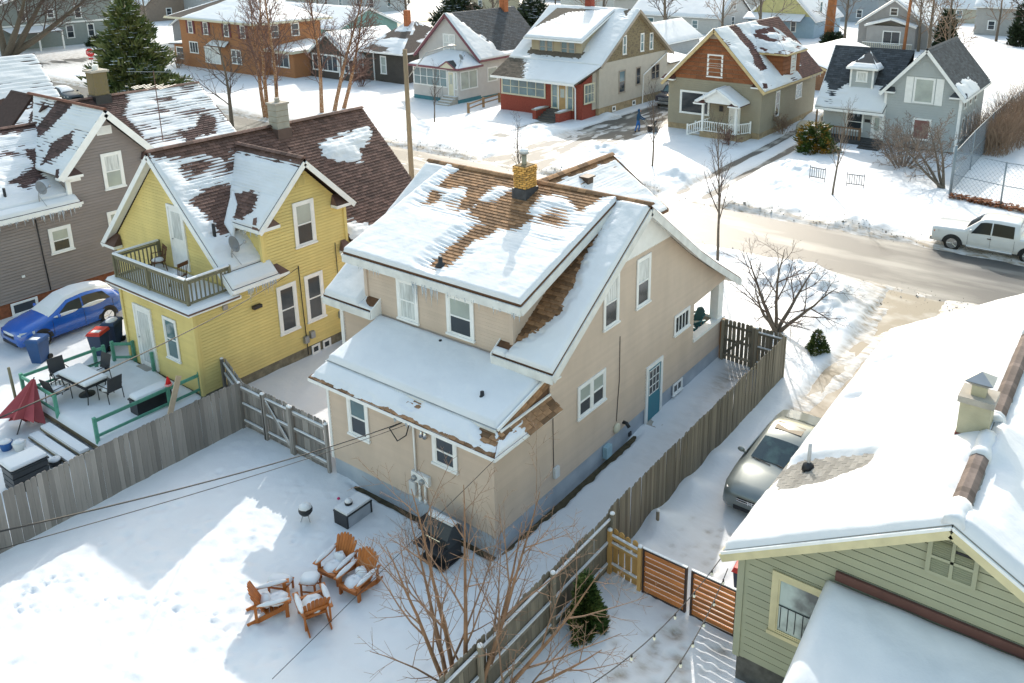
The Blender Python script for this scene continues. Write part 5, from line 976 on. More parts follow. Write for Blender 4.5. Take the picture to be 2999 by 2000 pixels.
# --- grey house with slate roof
GS = mat('grey_siding', (.40, .43, .44), .6, .04, 2)
H = thing('grey_slate_house', 'light grey house with slate roof, white shutters and small roof dormer', 'house', (-4.5, 58, 0))
f1, f2 = box_walls(H, -5.0, .5, 54.2, 63.6, .2, 4.75, 7.8, 'y', GS, .2)
dsl = lambda X, Y, um, vm, W_, H_: -.06+.22*sstep(.62, .86, vm/H_)*(1-sstep(4.5, 6, um))+.12*fbm(um*.9, vm*1.2, 3, 14)*sstep(.5, .8, vm/H_)
gable_roof(H, -5.0, .5, 54.2, 63.6, 4.75, 7.9, 'y', DSH, .4, dsl, 'bare', DSH, seed=80, side=.45)
window(H, f1, 2.0, 3.55, 3.75, 5.75, GBLIND, style='n1', cas=.12); window(H, f1, 2.2, 3.6, .9, 2.6, mat('red_curtain', (.2, .09, .08), .4), style='n1', cas=.12)
for u in (1.4, 3.62): mb = MB(); f1.box(mb, u, u+.55, 3.72, 5.75, .02, .06); mb.build('shutter', WHITE, H)
for y in (1.2, 3.2, 5.2): window(H, f2, y, y+.9, .9, 2.7); window(H, f2, y, y+.9, 3.4, 4.6)
vent(H, f1, 2.45, 3.0, 6.4, 6.95, GS, 6); MB().box(-5.1, -4.9, 54.1, 54.25, .2, 4.7).build('corner_board', WHITE, H); MB().box(.4, .6, 54.1, 54.25, .2, 4.7).build('corner_board', WHITE, H)
ret(H, -5.5, -4.3, 53.8, 54.16, 4.5, .35, DSH, 'y'); ret(H, -.3, .95, 53.8, 54.16, 4.5, .35, DSH, 'y')
f3, f4 = box_walls(H, -9.9, -5.02, 54.4, 60, .2, 2.6, 2.6, 'x', GS, .2)
A = [(-10.4, 57.6, 7.35), (-4, 57.6, 7.35), (-5.0, 53.6, 2.75), (-10.4, 53.6, 2.75)]; B = [(-10.4, 57.6, 7.35), (-4, 57.6, 7.35), (-5.0, 61.5, 2.9), (-10.4, 61.5, 2.9)]
gsn = lambda X, Y, um, vm, W_, H_: -.12+.3*sstep(.42, .75, vm/H_)-.16*np.exp(-((um-1.1)/.9)**2)*sstep(.3, .5, vm/H_)+.10*fbm(um*.8, vm*1.5, 3, 15)
slab(H, *A, DDK); slab(H, *B, DDK); snow(H, *A, .13, gsn, .09, .06, .2, seed=81); tabs(H, *A, DSH, gsn, cap=0, tw=.4, per=.2, lim=.06)
rake(H, A[0], A[3], WHITE, .18, .05, .12); edge_boards(H, [(-10.4, 53.58, 2.62), (-4.8, 53.58, 2.62)], .05, .2, WHITE); icicles(H, (-10, 53.55, 2.5), (-5, 53.55, 2.5), 22, .1, .5)
fd = Fr((-8.15, 54.9, 0), (1, 0, 0), (0, -1, 0)); wall(H, fd, [(0, 4.4), (1.9, 4.4), (1.9, 5.95), (0, 5.95)], GS, .2, 'join'); window(H, fd, .5, 1.4, 4.85, 5.75, GCURT, style='n1', cas=.1); wall(H, Fr((-6.25, 54.9, 0), (0, 1, 0), (1, 0, 0)), [(0, 4.4), (0, 5.95), (1.4, 5.95)], GS, .2, 'join')
for u in (0, 1.75): mb = MB(); fd.box(mb, u, u+.15, 4.4, 5.95, .02, .06); mb.build('corner_board', WHITE, H)
t_ = (-7.2, 56.6, 7.2); e_ = [(-8.45, 54.6, 5.95), (-5.95, 54.6, 5.95), (-5.95, 56.3, 5.95), (-8.45, 56.3, 5.95)]
for i, q in enumerate(([t_, (-7.19, 56.6, 7.2), e_[1], e_[0]], [t_, (-7.2, 56.61, 7.2), e_[2], e_[1]], [t_, (-7.2, 56.61, 7.2), e_[3], e_[0]])): slab(H, *q, DSH, .08); snow(H, *q, .09, noisedepth(-.04 if i else -.02, .1, .8, .8, 7+i, lambda u, v: .16*(v > .72)), .1, 0)
edge_boards(H, [e_[0], e_[1], e_[2]], .04, .16, WHITE)
# entrance
window(H, f3, 1.9, 3.3, .9, 2.5, GLASS, style='n1h', cas=.1); door(H, f3, 3.95, 4.8, .5, 2.5, WHITE, GBLIND, (.35, .9)); mb = MB(); f3.box(mb, 3.4, 3.85, 1.75, 2.0, .03, .06); mb.build('plaque', BLACK, H)
MB().box(-10.0, -4.9, 53.0, 54.38, -.1, .5).build('porch_floor', mat('dark_boards', (.05, .05, .05), .8), H); steps(H, -6.2, -4.6, 51.4, 52.98, .45, 4, mat('dark_boards', (.05, .05, .05), .8), False)
PWD = mat('porch_wood', (.17, .1, .055), .8)
for x in (-10.0, -6.4): MB().box(x-.06, x+.06, 53.0, 53.12, .5, 1.5 if x > -8 else 2.6).build('porch_post', PWD, H)
mb = MB(); mb.bar((-10, 53.06, 1.4), (-6.4, 53.06, 1.4), .06, .1); mb.build('rail', PWD, H)
for i in range(16): MB().box(-9.85+i*.22, -9.8+i*.22, 53.04, 53.09, .5, 1.38).build('baluster', PWD, H)
# --- dark brown bungalow
DK = mat('charcoal_siding', (.075, .065, .058), .7, .1, 2); DRF = mat('brown_roof', (.085, .065, .055), .85, .2, 6)
H = thing('dark_bungalow', 'dark charcoal bungalow with white window frames behind the birch trees', 'house', (-65, 56, 0))
f1, f2 = box_walls(H, -71, -64, 51.2, 60, .0, 3.0, 5.4, 'y', DK, .2); gable_roof(H, -71, -64, 51.2, 60, 3.0, 5.45, 'y', DRF, .5, noisedepth(.09, .1, .3, .4, 9), None, None, seed=90)
window(H, f1, .45, 5.0, .95, 2.95, GLASS, style='n5', cas=.14); window(H, f1, 5.1, 5.9, .5, 2.9, GBLIND, style='n1', cas=.14); window(H, f1, 6.0, 6.9, .95, 2.8, GLASS, cas=.12); window(H, f2, .4, 2.0, .95, 2.8, GLASS, style='pair', cas=.12)
f3, f4 = box_walls(H, -64, -57.5, 53.2, 64, .0, 3.6, 3.6, 'x', DK, .2); window(H, f3, 2.9, 3.9, 1.0, 3.1, GBLIND, cas=.13); MB().box(-62.2, -62.1, 53.1, 53.2, 0, 3.5).build('downpipe', WHITE, H)
t0 = (-61.5, 58.5, 6.6); e_ = [(-64.5, 52.6, 3.5), (-57, 52.6, 3.5), (-57, 64.5, 3.5), (-64.5, 64.5, 3.5)]
for i, q in enumerate(([t0, (-60.5, 58.5, 6.6), e_[1], e_[0]], [(-60.5, 58.5, 6.6), (-60.5, 58.6, 6.6), e_[2], e_[1]], [t0, (-61.5, 58.6, 6.6), e_[3], e_[0]])): slab(H, *q, DRF); snow(H, *q, .12, noisedepth(.03-.05*(i == 1), .14, .3, .4, 19+i), .2, .03, .2)
edge_boards(H, [e_[0], e_[1], e_[2]], .05, .18, WHITE); MB().box(-61.3, -60.7, 57.4, 58, 6, 7.9).build('chimney', mat('orange_brick', (.36, .12, .05), .85, .25, 6), H)
# --- two storey brick house
OB = mat('orange_brick_wall', (.34, .155, .07), .85, .16, 10, bump=.25, bscale=30); MRD = mat('maroon_shutter', (.14, .03, .04), .6)
H = thing('brick_house', 'two storey orange brick house with hipped snowy roof beyond the birches', 'house', (-83.7, 52, 0))
f1, f2 = box_walls(H, -91.6, -75.8, 47.5, 57, -.2, 6.3, 6.3, 'y', OB, 0) if False else (Fr((-91.6, 47.5, 0), (1, 0, 0), (0, -1, 0)), Fr((-75.8, 47.5, 0), (0, 1, 0), (1, 0, 0)))
MB().box(-91.6, -75.8, 47.52, 57, -.2, 6.3).build('wall', OB, H)
for u in (1.9, 5.2, 9.5, 12.8):
    window(H, f1, u, u+1.0, 4.4, 6.0, GLASS, cas=.1)
    for k in (-.42, 1.02): mb = MB(); f1.box(mb, u+k, u+k+.38, 4.4, 6.0, .0, .05); mb.build('shutter', MRD, H)
window(H, f1, 1.7, 3.6, 1.9, 3.4, GLASS, style='n3', cas=.1); window(H, f1, 4.9, 8.2, .9, 3.0, GCURT, style='n3', cas=.15); window(H, f1, 10.5, 12.5, 1.2, 3.0, GLASS, style='pair', cas=.12); window(H, f2, 2, 3.2, 4.4, 6.0, GLASS); window(H, f2, 5, 6.2, 4.4, 6.0, GLASS)
r0, r1 = (-86.5, 52.2, 8.9), (-81, 52.2, 8.9); e_ = [(-93.1, 46.4, 6.35), (-74.5, 46.4, 6.35), (-74.5, 58, 6.35), (-93.1, 58, 6.35)]
for i, q in enumerate(([r0, r1, e_[1], e_[0]], [r1, (-81, 52.25, 8.9), e_[2], e_[1]], [r0, (-86.5, 52.25, 8.9), e_[3], e_[0]], [r0, r1, e_[2], e_[3]])): slab(H, *q, DRF, .15); snow(H, *q, .14, (lambda X, Y, um, vm, W_, H_: .14-.3*sstep(.25, .1, um/W_)+.05*fbm(um*.5, vm*.5, 3, 4)) if i == 0 else None, .25, 0)
edge_boards(H, [e_[3], e_[0], e_[1], e_[2]], .06, .2, OFFW); MB().box(-93.4, -73.6+-.9, 46.4, 58, 6.2, 6.24).build('soffit', OFFW, H)
slab(H, (-84.7, 47.5, 3.9), (-81.3, 47.5, 3.9), (-81.0, 46.6, 3.3), (-85, 46.6, 3.3), DRF, .08, 'bay_roof'); snow(H, (-84.7, 47.5, 3.9), (-81.3, 47.5, 3.9), (-81.0, 46.6, 3.3), (-85, 46.6, 3.3), .1, None, .2, 0)
MB().box(-75.78, -71.2, 49, 54, -.2, 3.1).build('sun_room', OB, H); q = [(-75.8, 55, 3.9), (-70.6, 55, 3.5), (-70.6, 48.3, 3.3), (-75.8, 48.3, 3.3)]; slab(H, *q, OFFW, .3, 'sun_room_roof'); snow(H, *q, .14, None, .25, 0)
window(H, Fr((-75.8, 49, 0), (1, 0, 0), (0, -1, 0)), .5, 3.8, 1.2, 2.9, GLASS, style='n3', cas=.12); MB().box(-94.3, -91.62, 48, 53, -.2, 2.7).build('side_wing', OB, H); q = [(-94.8, 53, 3.0), (-91.6, 53, 3.2), (-91.6, 47.5, 3.0), (-94.8, 47.5, 2.8)]; slab(H, *q, DRF, .15); snow(H, *q, .14, None, .25, 0); window(H, Fr((-94.3, 48, 0), (1, 0, 0), (0, -1, 0)), .4, 2.2, .8, 2.4)
# --- more distant houses: (name, label, x0,x1,y0,y1,ze,zr,axis,wall colour, windows)
def simple(label, x0, x1, y0, y1, ze, zr, axis, col, roof, name='far_house', sa=None, wins=(), winx=(), streak=0, cat='house', trim=WHITE, chim=None):
    H = thing(name, label, cat, ((x0+x1)/2, (y0+y1)/2, 0)); m = mat('siding_%d_%d' % (int(x0), int(y0)), col, .7, .06, 2)
    f1, f2 = box_walls(H, x0, x1, y0, y1, 0, ze, zr, axis, m, .3)
    gable_roof(H, x0, x1, y0, y1, ze, zr, axis, roof, .45, sa, None, None, res=.4, trim=trim, streak=streak)
    for u, z0, w, h in wins: window(H, f1, u, u+w, z0, z0+h, GLASS if rnd() < .6 else GTEAL, cas=.12)
    for u, z0, w, h in winx: window(H, f2, u, u+w, z0, z0+h, GLASS if rnd() < .6 else GTEAL, cas=.12)
    if chim: MB().box(chim[0]-.35, chim[0]+.35, chim[1]-.35, chim[1]+.35, ze, chim[2]).build('chimney', mat('orange_brick', (.36, .12, .05), .85, .25, 6), H)
    return H, f1, f2
H, f1, f2 = simple('two storey grey green house with white band at upper left corner', -142, -126, 40, 57, 6.6, 9.5, 'x', (.26, .29, .28), DRF, wins=[(2, 1, 1, 1.8), (6, 4, 1, 1.6)], winx=[(9.4, 1.2, 1.2, 2.0), (12.6, 1.2, 1.1, 2.0), (7, 4.4, 1.1, 1.4), (11, 4.1, 1.1, 2.0), (3, 4.2, 1.1, 1.8)])
mb = MB(); f2.box(mb, 0, 17, 3.5, 3.75, .02, .08); mb.build('belt_course', WHITE, H); q = [(-126, 40.5, 3.4), (-126, 47.5, 3.4), (-122.6, 47.5, 2.8), (-122.6, 40.5, 2.8)]; slab(H, *q, DRF, .12, 'porch_roof'); snow(H, *q, .12, None, .3, 0)
for y in (40.7, 44, 47.3): MB().box(-122.9, -122.7, y-.1, y+.1, 0, 2.75).build('porch_post', WHITE, H)
simple('pale teal house with broad snowy roof behind the dark bungalow', -108, -88, 70, 82, 3.2, 5.8, 'x', (.22, .36, .33), DRF, wins=[(2, 1, 1.2, 1.4), (6, 1, 1.2, 1.4), (12, 1, 1.2, 1.4)])
simple('grey garage with snowy roof left of the orange brick house', -118, -108, 62, 72, 2.8, 5.2, 'y', (.3, .3, .31), DRF)
simple('pale grey house with bay window at the top edge', -152, -131.5, 118, 127, 5, 8, 'x', (.42, .44, .45), DRF, wins=[(3, 1, 1.2, 1.8), (8, 1, 1.2, 1.8), (14, 1, 1.2, 1.8), (18, 1, 1.6, 2.0)], winx=[(3, 1.2, 1.2, 1.8)])
simple('small cream house behind the slate roofed white house', -122, -112, 134, 144, 3.5, 6.8, 'y', (.5, .45, .33), DRF, wins=[(2, 1, 1.2, 1.6), (6, 1, 1.2, 1.6)])
simple('long white house with wide snowy roof behind the brick porch bungalow', -67, -50, 119, 132, 3.2, 7.2, 'x', (.5, .5, .49), DRF, wins=[(3, 1, 1.6, 1.5), (7, .4, 1.0, 2.2), (12, 1, 1.2, 1.5)], winx=[(5, 1.2, 1.3, 1.7), (5.5, 4, 1.2, 1.3)])
simple('two storey white house with steep snowy roof behind the long white house', -84, -72, 121, 134, 5.4, 9.2, 'y', (.52, .52, .5), DRF, wins=[(2, 1, 1.2, 1.6), (7, 1, 1.2, 1.6), (5, 5.4, 1.2, 1.5)])
simple('small grey shed with snowy gable roof behind the rust gable house', -50, -43.5, 88, 99, 2.4, 4.6, 'y', (.4, .41, .42), DRF, cat='shed', name='shed', wins=[(1, .8, .8, 1)])
simple('brown garage with plain white snow roof beside the slate roofed house', -24.6, -17, 76, 94, 2.5, 3.7, 'y', (.27, .14, .075), DRF, cat='garage', name='garage', trim=TRM)
H, f1, f2 = simple('blue house with yellow gambrel upper floor and snowy roof', -46.5, -35, 123, 136, 3.3, 9.0, 'y', (.3, .42, .52), DRF, wins=[(2, 1.2, 2.2, 1.6), (7.5, 1.0, 1.0, 1.8)], winx=[(2, 4.2, 1.2, 1.8), (5, 1, 1.2, 1.8)])
YG = mat('pale_yellow', (.55, .50, .24), .65); wall(H, Fr((-46.5, 122.95, 0), (1, 0, 0), (0, -1, 0)), [(.3, 3.6), (11.2, 3.6), (5.75, 8.9)], YG, .3, 'join')
slab(H, (-46.5, 122.9, 4.0), (-36.5, 122.9, 4.0), (-36.5, 120.5, 3.0), (-46.5, 120.5, 3.0), DRF, .12, 'porch_roof'); snow(H, (-46.5, 122.9, 4.0), (-36.5, 122.9, 4.0), (-36.5, 120.5, 3.0), (-46.5, 120.5, 3.0), .12, None, .3, 0)
H, f1, f2 = simple('small grey house with snowy gable and sliding porch doors in the back row', -26.6, -16.5, 118.6, 134, 3.6, 7.2, 'y', (.34, .33, .33), DRF, wins=[(4.4, 4.8, 1.2, 1.2)], winx=[(3, 1, 1.2, 1.5)])
A = [(-21.5, 117, 4.6), (-21.5, 118.6, 4.6), (-17.8, 118.6, 3.5), (-17.8, 117, 3.5)]
for q in (A, [(-21.5, 117, 4.6), (-21.5, 118.6, 4.6), (-25.3, 118.6, 3.5), (-25.3, 117, 3.5)]): slab(H, *q, DRF, .12, 'porch_roof'); snow(H, *q, .12, None, .3, 0); rake(H, q[0], q[3], WHITE, .3, .06, .15)
mb = MB(); mb.box(-25, -18, 117.4, 118.55, -.1, 3.4); mb.build('porch_room', mat('siding_-26_118', (.34, .33, .33)), H); fq = Fr((-25, 117.4, 0), (1, 0, 0), (0, -1, 0)); window(H, fq, 2.4, 5.0, .6, 2.7, GLASS, style='n2', cas=.12)
mb = MB(); mb.bar((-25.2, 116.3, 1.0), (-18, 116.3, 1.0), .12, .1); mb.build('rail', WHITE, H)
for i in range(25): MB().box(-25.1+i*.29, -25.04+i*.29, 116.27, 116.33, .0, .95).build('baluster', OFFW, H)
for i, (lb, x, y, ze, zr, ax, c) in enumerate((('grey two storey house at the top edge right of the orange pole', -8, 150, 5, 8.5, 'x', (.36, .36, .35)), ('tan house with snowy roof at the top right edge', 12, 160, 4, 7, 'y', (.38, .3, .22)), ('pale house at the top edge above the blue house', -60, 150, 5, 8.5, 'x', (.46, .46, .45)), ('cream house at the top edge behind the teal house', -172, 135, 5, 8.5, 'x', (.46, .43, .36)), ('grey house at the top edge above the orange brick house', -150, 90, 5, 8.5, 'y', (.38, .39, .4)), ('white house at the top edge behind the evergreen', -98, 160, 5, 9, 'x', (.5, .5, .49)), ('brown house low at the right edge beyond the thicket', 22, 105, 3.4, 6.5, 'x', (.22, .13, .08)))):
    simple(lb, x-7, x+7, y-5, y+5, ze, zr, ax, c, DRF, wins=[(2, 1, 1.2, 1.6), (6.5, 1, 1.2, 1.6), (10.5, 1, 1.2, 1.6)], winx=[(3, 1, 1.2, 1.6)])

far = [(-200, 100, 'y'), (-186, 108, 'x'), (-168, 150, 'x'), (-140, 160, 'y'), (-120, 176, 'x'), (-84, 182, 'y'), (-66, 196, 'x'), (-40, 160, 'y'), (-24, 170, 'x'), (-28, 214, 'x'), (-4, 200, 'y'), (20, 190, 'x'), (-104, 190, 'x'), (-176, 74, 'y'), (-158, 82, 'x')]
random.seed(17)
cols = ((.45, .45, .44), (.36, .32, .25), (.3, .33, .36), (.5, .47, .38), (.26, .2, .16))
for i, (x, y, ax) in enumerate(far):
    simple('distant house in the far rows along the top edge, number %s from the left' % ('first second third fourth fifth sixth seventh eighth ninth tenth eleventh twelfth thirteenth fourteenth fifteenth'.split()[sorted(range(15), key=lambda k: far[k][0]+far[k][1]*.7).index(i)]), x-6, x+6, y-5, y+5, U(3.2, 5.5), U(7, 9), ax, cols[i % 5], DRF, wins=[(2, 1, 1.2, 1.6), (8, 1, 1.2, 1.6)], winx=[(4, 1, 1.2, 1.6)])
# ---------------------------------------------------------------- fences
FW1 = mat('grey_fence_wood', (.24, .22, .205), .85, .5, 3.0, bump=.35, bscale=25, stretch=(1, 1, .12), rv=.3)
FW2 = mat('brown_fence_wood', (.19, .165, .125), .85, .35, 3.5, bump=.35, bscale=25, stretch=(1, 1, .12), rv=.3)
CED = mat('new_cedar', (.50, .29, .10), .7, .15, 3, stretch=(1, 1, .3), rv=.15); ORS = mat('orange_slat', (.44, .16, .045), .65, .3, 3, stretch=(.3, 1, 1), rv=.3); DBR = mat('dark_brown_steel', (.05, .028, .022), .6, .15)
def picket_mesh(m, w=.138, h=1.8, t=.02, rnd_=False):
    mb = MB(True); c = w*.24
    p = [(-w/2, 0), (w/2, 0), (w/2, h-c), (w/2-c, h), (-w/2+c, h), (-w/2, h-c)]
    if rnd_: p = [(-w/2, 0), (w/2, 0), (w/2, h-.05), (w*.3, h-.015), (0, h), (-w*.3, h-.015), (-w/2, h-.05)]
    mb.prism([(a, -t/2, b) for a, b in p], (0, t, 0)); me = mb.mesh('picket', m); 
    import bmesh
    bm = bmesh.new(); bm.from_mesh(me); bmesh.ops.recalc_face_normals(bm, faces=bm.faces); bm.to_mesh(me); bm.free(); return me
def fence(label, a, b, m, side=0, h=1.8, gap=.006, posts=2.4, railside=0, snowy=True, name='wooden_fence', base=None, w=.138, tops=None, rn=False, group=None):
    """pickets from a to b; railside +1/-1: rails stand on the left/right of the run"""
    a, b = V3(*a, 0), V3(*b, 0); d = (b-a).normalized(); n = V3(-d.y, d.x, 0); ang = math.atan2(d.y, d.x); l = (b-a).length
    T = thing(name, label, 'fence', ((a.x+b.x)/2, (a.y+b.y)/2, 0), group=group); me = picket_mesh(m, w, h, rnd_=rn); k = int(l/(w+gap))
    for i in range(k):
        p = a+d*((i+.5)*(w+gap)); inst('picket', me, T, (p.x+U(-.006, .006), p.y+U(-.006, .006), .03), (U(-.012, .012), U(-.008, .008), ang), (1, 1, 1+U(-.012, .012)))
    if railside:
        for z in (.35, 1.0, h-.2):
            mb = MB(); q = n*(railside*.05); mb.bar(a+q+V3(0, 0, z), b+q+V3(0, 0, z), .06, .09); mb.build('rail', m, T)
            if snowy: mb = MB(); mb.bar(a+q*1.15+V3(0, 0, z+.065), b+q*1.15+V3(0, 0, z+.065), .05, .045); mb.build('snow_cover', SNOW, T, kind='stuff')
        npst = max(1, int(l/posts))
        for i in range(npst+1):
            p = a.lerp(b, i/npst)+n*(railside*.1); MB().box(p.x-.05, p.x+.05, p.y-.05, p.y+.05, -.2, h+.02).build('post', m, T)
            if snowy: mb = MB(); mb.blob((p.x, p.y, h+.02), .07, .07, .06, zmin=0); mb.build('snow_cover', SNOW, T, True, kind='stuff')
    return T
fence('tall grey weathered picket fence along the left side of the back yard', (-11, -11.5), (-11, 0), FW1, h=1.85)
fence('short grey fence run between yellow house and its neighbour fence', (-13.3, .9), (-11.1, .15), FW1, h=1.6, railside=-1)
fence('grey fence panel left of the yard gate', (-11.0, 0), (-9.75, 0), FW1, railside=-1, posts=2)
fence('grey fence panel between yard gate and tan house', (-8.3, 0), (-6.6, 0), FW1, railside=-1, posts=2)
T = fence('grey wooden yard gate with snow covered diagonal brace', (-9.7, 0), (-8.4, 0), FW1, railside=-1, posts=1.5, name='yard_gate'); T['category'] = 'gate'
mb = MB(); mb.bar((-9.6, -.09, 1.55), (-8.5, -.09, .35), .035, .1); mb.build('brace', FW1, T); mb = MB(); mb.bar((-9.6, -.09, 1.62), (-8.5, -.09, .42), .03, .03); mb.build('snow_cover', SNOW, T, kind='stuff')
fence('long brown grey picket fence between side path and driveway', (2.68, 1.35), (2.68, 13.75), FW2, h=1.85)
fence('brown grey fence with snowy rails behind the foreground tree', (2.75, 1.3), (2.75, -6.5), FW2, h=1.85, railside=1)
fence('dark fence panel closing the side path beside its gate', (1.55, 13.8), (2.66, 13.8), FW2, railside=-1, posts=2, gap=.02)
T = fence('dark wooden side gate with light gaps between its boards', (.16, 13.8), (1.42, 13.8), FW2, railside=-1, posts=1.5, gap=.035, snowy=False, name='side_gate'); T['category'] = 'gate'; mb = MB(); mb.bar((.25, 13.7, .4), (1.35, 13.7, 1.55), .035, .1); mb.build('brace', FW2, T)
MB().box(.03, .16, 13.72, 13.88, -.2, 1.8).build('post', mat('fresh_post', (.3, .15, .07), .8), T)
fence('new orange tan cedar fence panel with rounded tops', (2.86, 1.3), (3.82, 1.2), CED, h=1.42, railside=-1, gap=.05, w=.16, rn=True, posts=1.2)
T = thing('slat_gate', 'double driveway gate of horizontal orange slats in dark frame', 'gate', (5.1, 1.1, 0))
for x0, x1 in ((3.9, 5.13), (5.25, 6.45)):
    for x in (x0, x1-.05): MB().box(x, x+.05, 1.06, 1.14, .1, 1.45).build('gate_post', DBR, T)
    MB().box(x0+.051, x1-.051, 1.07, 1.13, 1.4, 1.45).build('top_bar', DBR, T); MB().box(x0+.051, x1-.051, 1.07, 1.13, .12, .17).build('bottom_bar', DBR, T)
    sm = MB(True); sm.box(0, x1-x0-.1, -.015, .015, 0, .108); sm = sm.mesh('slat', ORS)
    for i in range(8): inst('slat', sm, T, (x0+.05, 1.1, .19+i*.152))
    mb = MB(); mb.box(x0, x1, 1.07, 1.13, 1.452, 1.475); mb.build('snow_cover', SNOW, T, kind='stuff')
# chain link fence across the street
T = thing('chain_link_fence', 'grey chain link fence round the snowy lot at right', 'fence', (5, 45, 0))
LM = mat('galvanised', (.22, .26, .29), .5, .1, metal=.3); pts = [(2.6, 42.6), (5.7, 41.6), (8.8, 41.2), (12, 40.8), (15, 40.4)]; back = [(2.6, 42.6), (2.4, 50), (2.3, 58), (2.4, 66), (2.6, 75)]
for i, (x, y) in enumerate(pts+back[1:]):
    mb = MB(); mb.tube([(x, y, -.2), (x, y, 3.4 if i == 0 else 3.0)], .09 if i == 0 else .05, 8); mb.build('post', LM, T, True)
net = MB()
for run in (pts, back):
    for (ax, ay), (bx, by) in zip(run[:-1], run[1:]):
        for z in (.25, 1.5, 2.95): mb = MB(); mb.tube([(ax, ay, z), (bx, by, z)], .025, 5); mb.build('rail', LM, T)
        l = math.hypot(bx-ax, by-ay); k = int(l/.28)
        for i in range(-10, k):
            for s in (0, 1):
                t0, t1 = i/k, i/k+2.7/l
                za, zb = .25, 2.95
                if t0 < 0: za += (zb-za)*(-t0)/(t1-t0); t0 = 0
                if t1 > 1: zb = za+(zb-za)*(1-t0)/(t1-t0); t1 = 1
                if t1 <= t0: continue
                if s: t0, t1 = 1-t0, 1-t1
                net.bar((ax+(bx-ax)*t0, ay+(by-ay)*t0, za), (ax+(bx-ax)*t1, ay+(by-ay)*t1, zb), .012, .012)
net.build('wire_mesh', LM, T, kind='stuff')
T = thing('split_rail_fence', 'low brown split rail fence between white house and brick porch bungalow', 'fence', (-41.5, 49, 0)); SR = mat('rail_wood', (.27, .17, .09), .85, .2)
sp = [(-40.6, 45), (-41.3, 48), (-41.6, 50.8), (-42.2, 53.5)]
for x, y in sp: MB().box(x-.09, x+.09, y-.09, y+.09, -.2, 1.1).build('post', SR, T)
for p, q in zip(sp[:-1], sp[1:]):
    for z in (.55, .95): mb = MB(); mb.bar((*p, z), (*q, z), .06, .12); mb.build('rail', SR, T)
# ---------------------------------------------------------------- back yard furniture
OCH = mat('orange_chair_wood', (.37, .115, .022), .5, .15, 4, stretch=(1, 1, .3), rv=.1)
def adirondack(name, label, m, loc, f, snowy=True, group=None, low=0.):
    T = thing(name, label, 'chair', loc, math.atan2(f[1], f[0])+math.pi/2, group)
    B = lambda: MB(True)
    for s in (-1, 1):
        B().box(s*.3-.025, s*.3+.025, -.42, -.33, 0, .55).build('leg', m, T)
        mb = B(); mb.bar((s*.26, -.4, .32), (s*.26, .55, .04), .03, .13); mb.build('rear_leg', m, T)
        mb = B(); mb.prism([(s*.33-.07, -.5, .55), (s*.33+.07, -.5, .55), (s*.33+.08, .0, .555), (s*.33+.03, .42, .56), (s*.33-.04, .42, .56), (s*.33-.06, .0, .555)], (0, 0, .025)); recalc(mb.build('arm', m, T))
        if snowy: mb = B(); mb.blob((s*.33, -.08, .575), .075, .4, .07, 10, 6, .08, 0); mb.build('snow_cover', SNOW, T, True, kind='stuff')
        B().box(s*.3-.02, s*.3+.02, .3, .37, .1, .55).build('arm_support', m, T)
    for i in range(6):
        t = i/5; y = -.44+.52*t; z = .395-.16*t; mb = B(); mb.bar((-.28, y, z), (.28, y, z), .088, .022); mb.build('seat_slat', m, T)
    for i in range(7):
        u = (i-3)/3; h = .86-.12*u*u; b0 = V3(u*.2, .1, .2); t0 = V3(u*.29, .1+h*.42, .2+h*.9); dd = (t0-b0); sx = V3(1, 0, 0)
        nrm = sx.cross(dd).normalized(); mb = B(); w0, w1 = .03, .043
        a = [b0-sx*w0, b0+sx*w0, t0+sx*w1-dd*.06, t0+sx*w1*.4, t0-sx*w1*.4, t0-sx*w1-dd*.06]; mb.prism([p-nrm*.01 for p in a], nrm*.02); recalc(mb.build('back_slat', m, T))
    mb = B(); mb.bar((-.3, .3, .56), (.3, .3, .56), .03, .07); mb.build('back_brace', m, T); mb = B(); mb.bar((-.26, -.41, .3), (.26, -.41, .3), .03, .12); mb.build('apron', m, T)
    mb = B(); mb.bar((-.24, .2, .34), (.24, .2, .34), .03, .06); mb.build('lower_brace', m, T)
    if snowy:
        mb = B(); mb.blob((0, -.18, .38), .27, .27, .12, 14, 7, .07, 0); mb.blob((0, .08, .42), .2, .14, .22, 10, 6, .15, -.6)
        mb.build('snow_cover', SNOW, T, True, kind='stuff')
    return T
ch1 = adirondack('garden_chair', 'orange slatted garden chair nearest the house, back upright beside another', OCH, (-2.95, -2.86, gz(-2.95, -2.86)-.05), (.15, -1), group='orange garden chairs')
dup(ch1, None, (-2.06, -2.93, gz(-2.06, -2.93)-.05), math.atan2(-1, .12)+math.pi/2, 'orange slatted garden chair nearest the foreground tree, facing the camera', 'orange garden chairs')
dup(ch1, None, (-2.2, -4.25, gz(-2.2, -4.25)-.05), math.atan2(.42, -.9)+math.pi/2, 'orange garden chair seen from behind with its back to the camera', 'orange garden chairs')
dup(ch1, None, (-3.25, -4.75, gz(-3.25, -4.75)-.05), math.atan2(.85, .55)+math.pi/2, 'orange garden chair farthest left of the four, turned to the table', 'orange garden chairs')
adirondack('porch_chair', 'teal garden chair on the front porch of the tan house', mat('teal_plastic', (.0, .13, .17), .5), (-.85, 13.0, 1.3), (-.6, -.8), False)
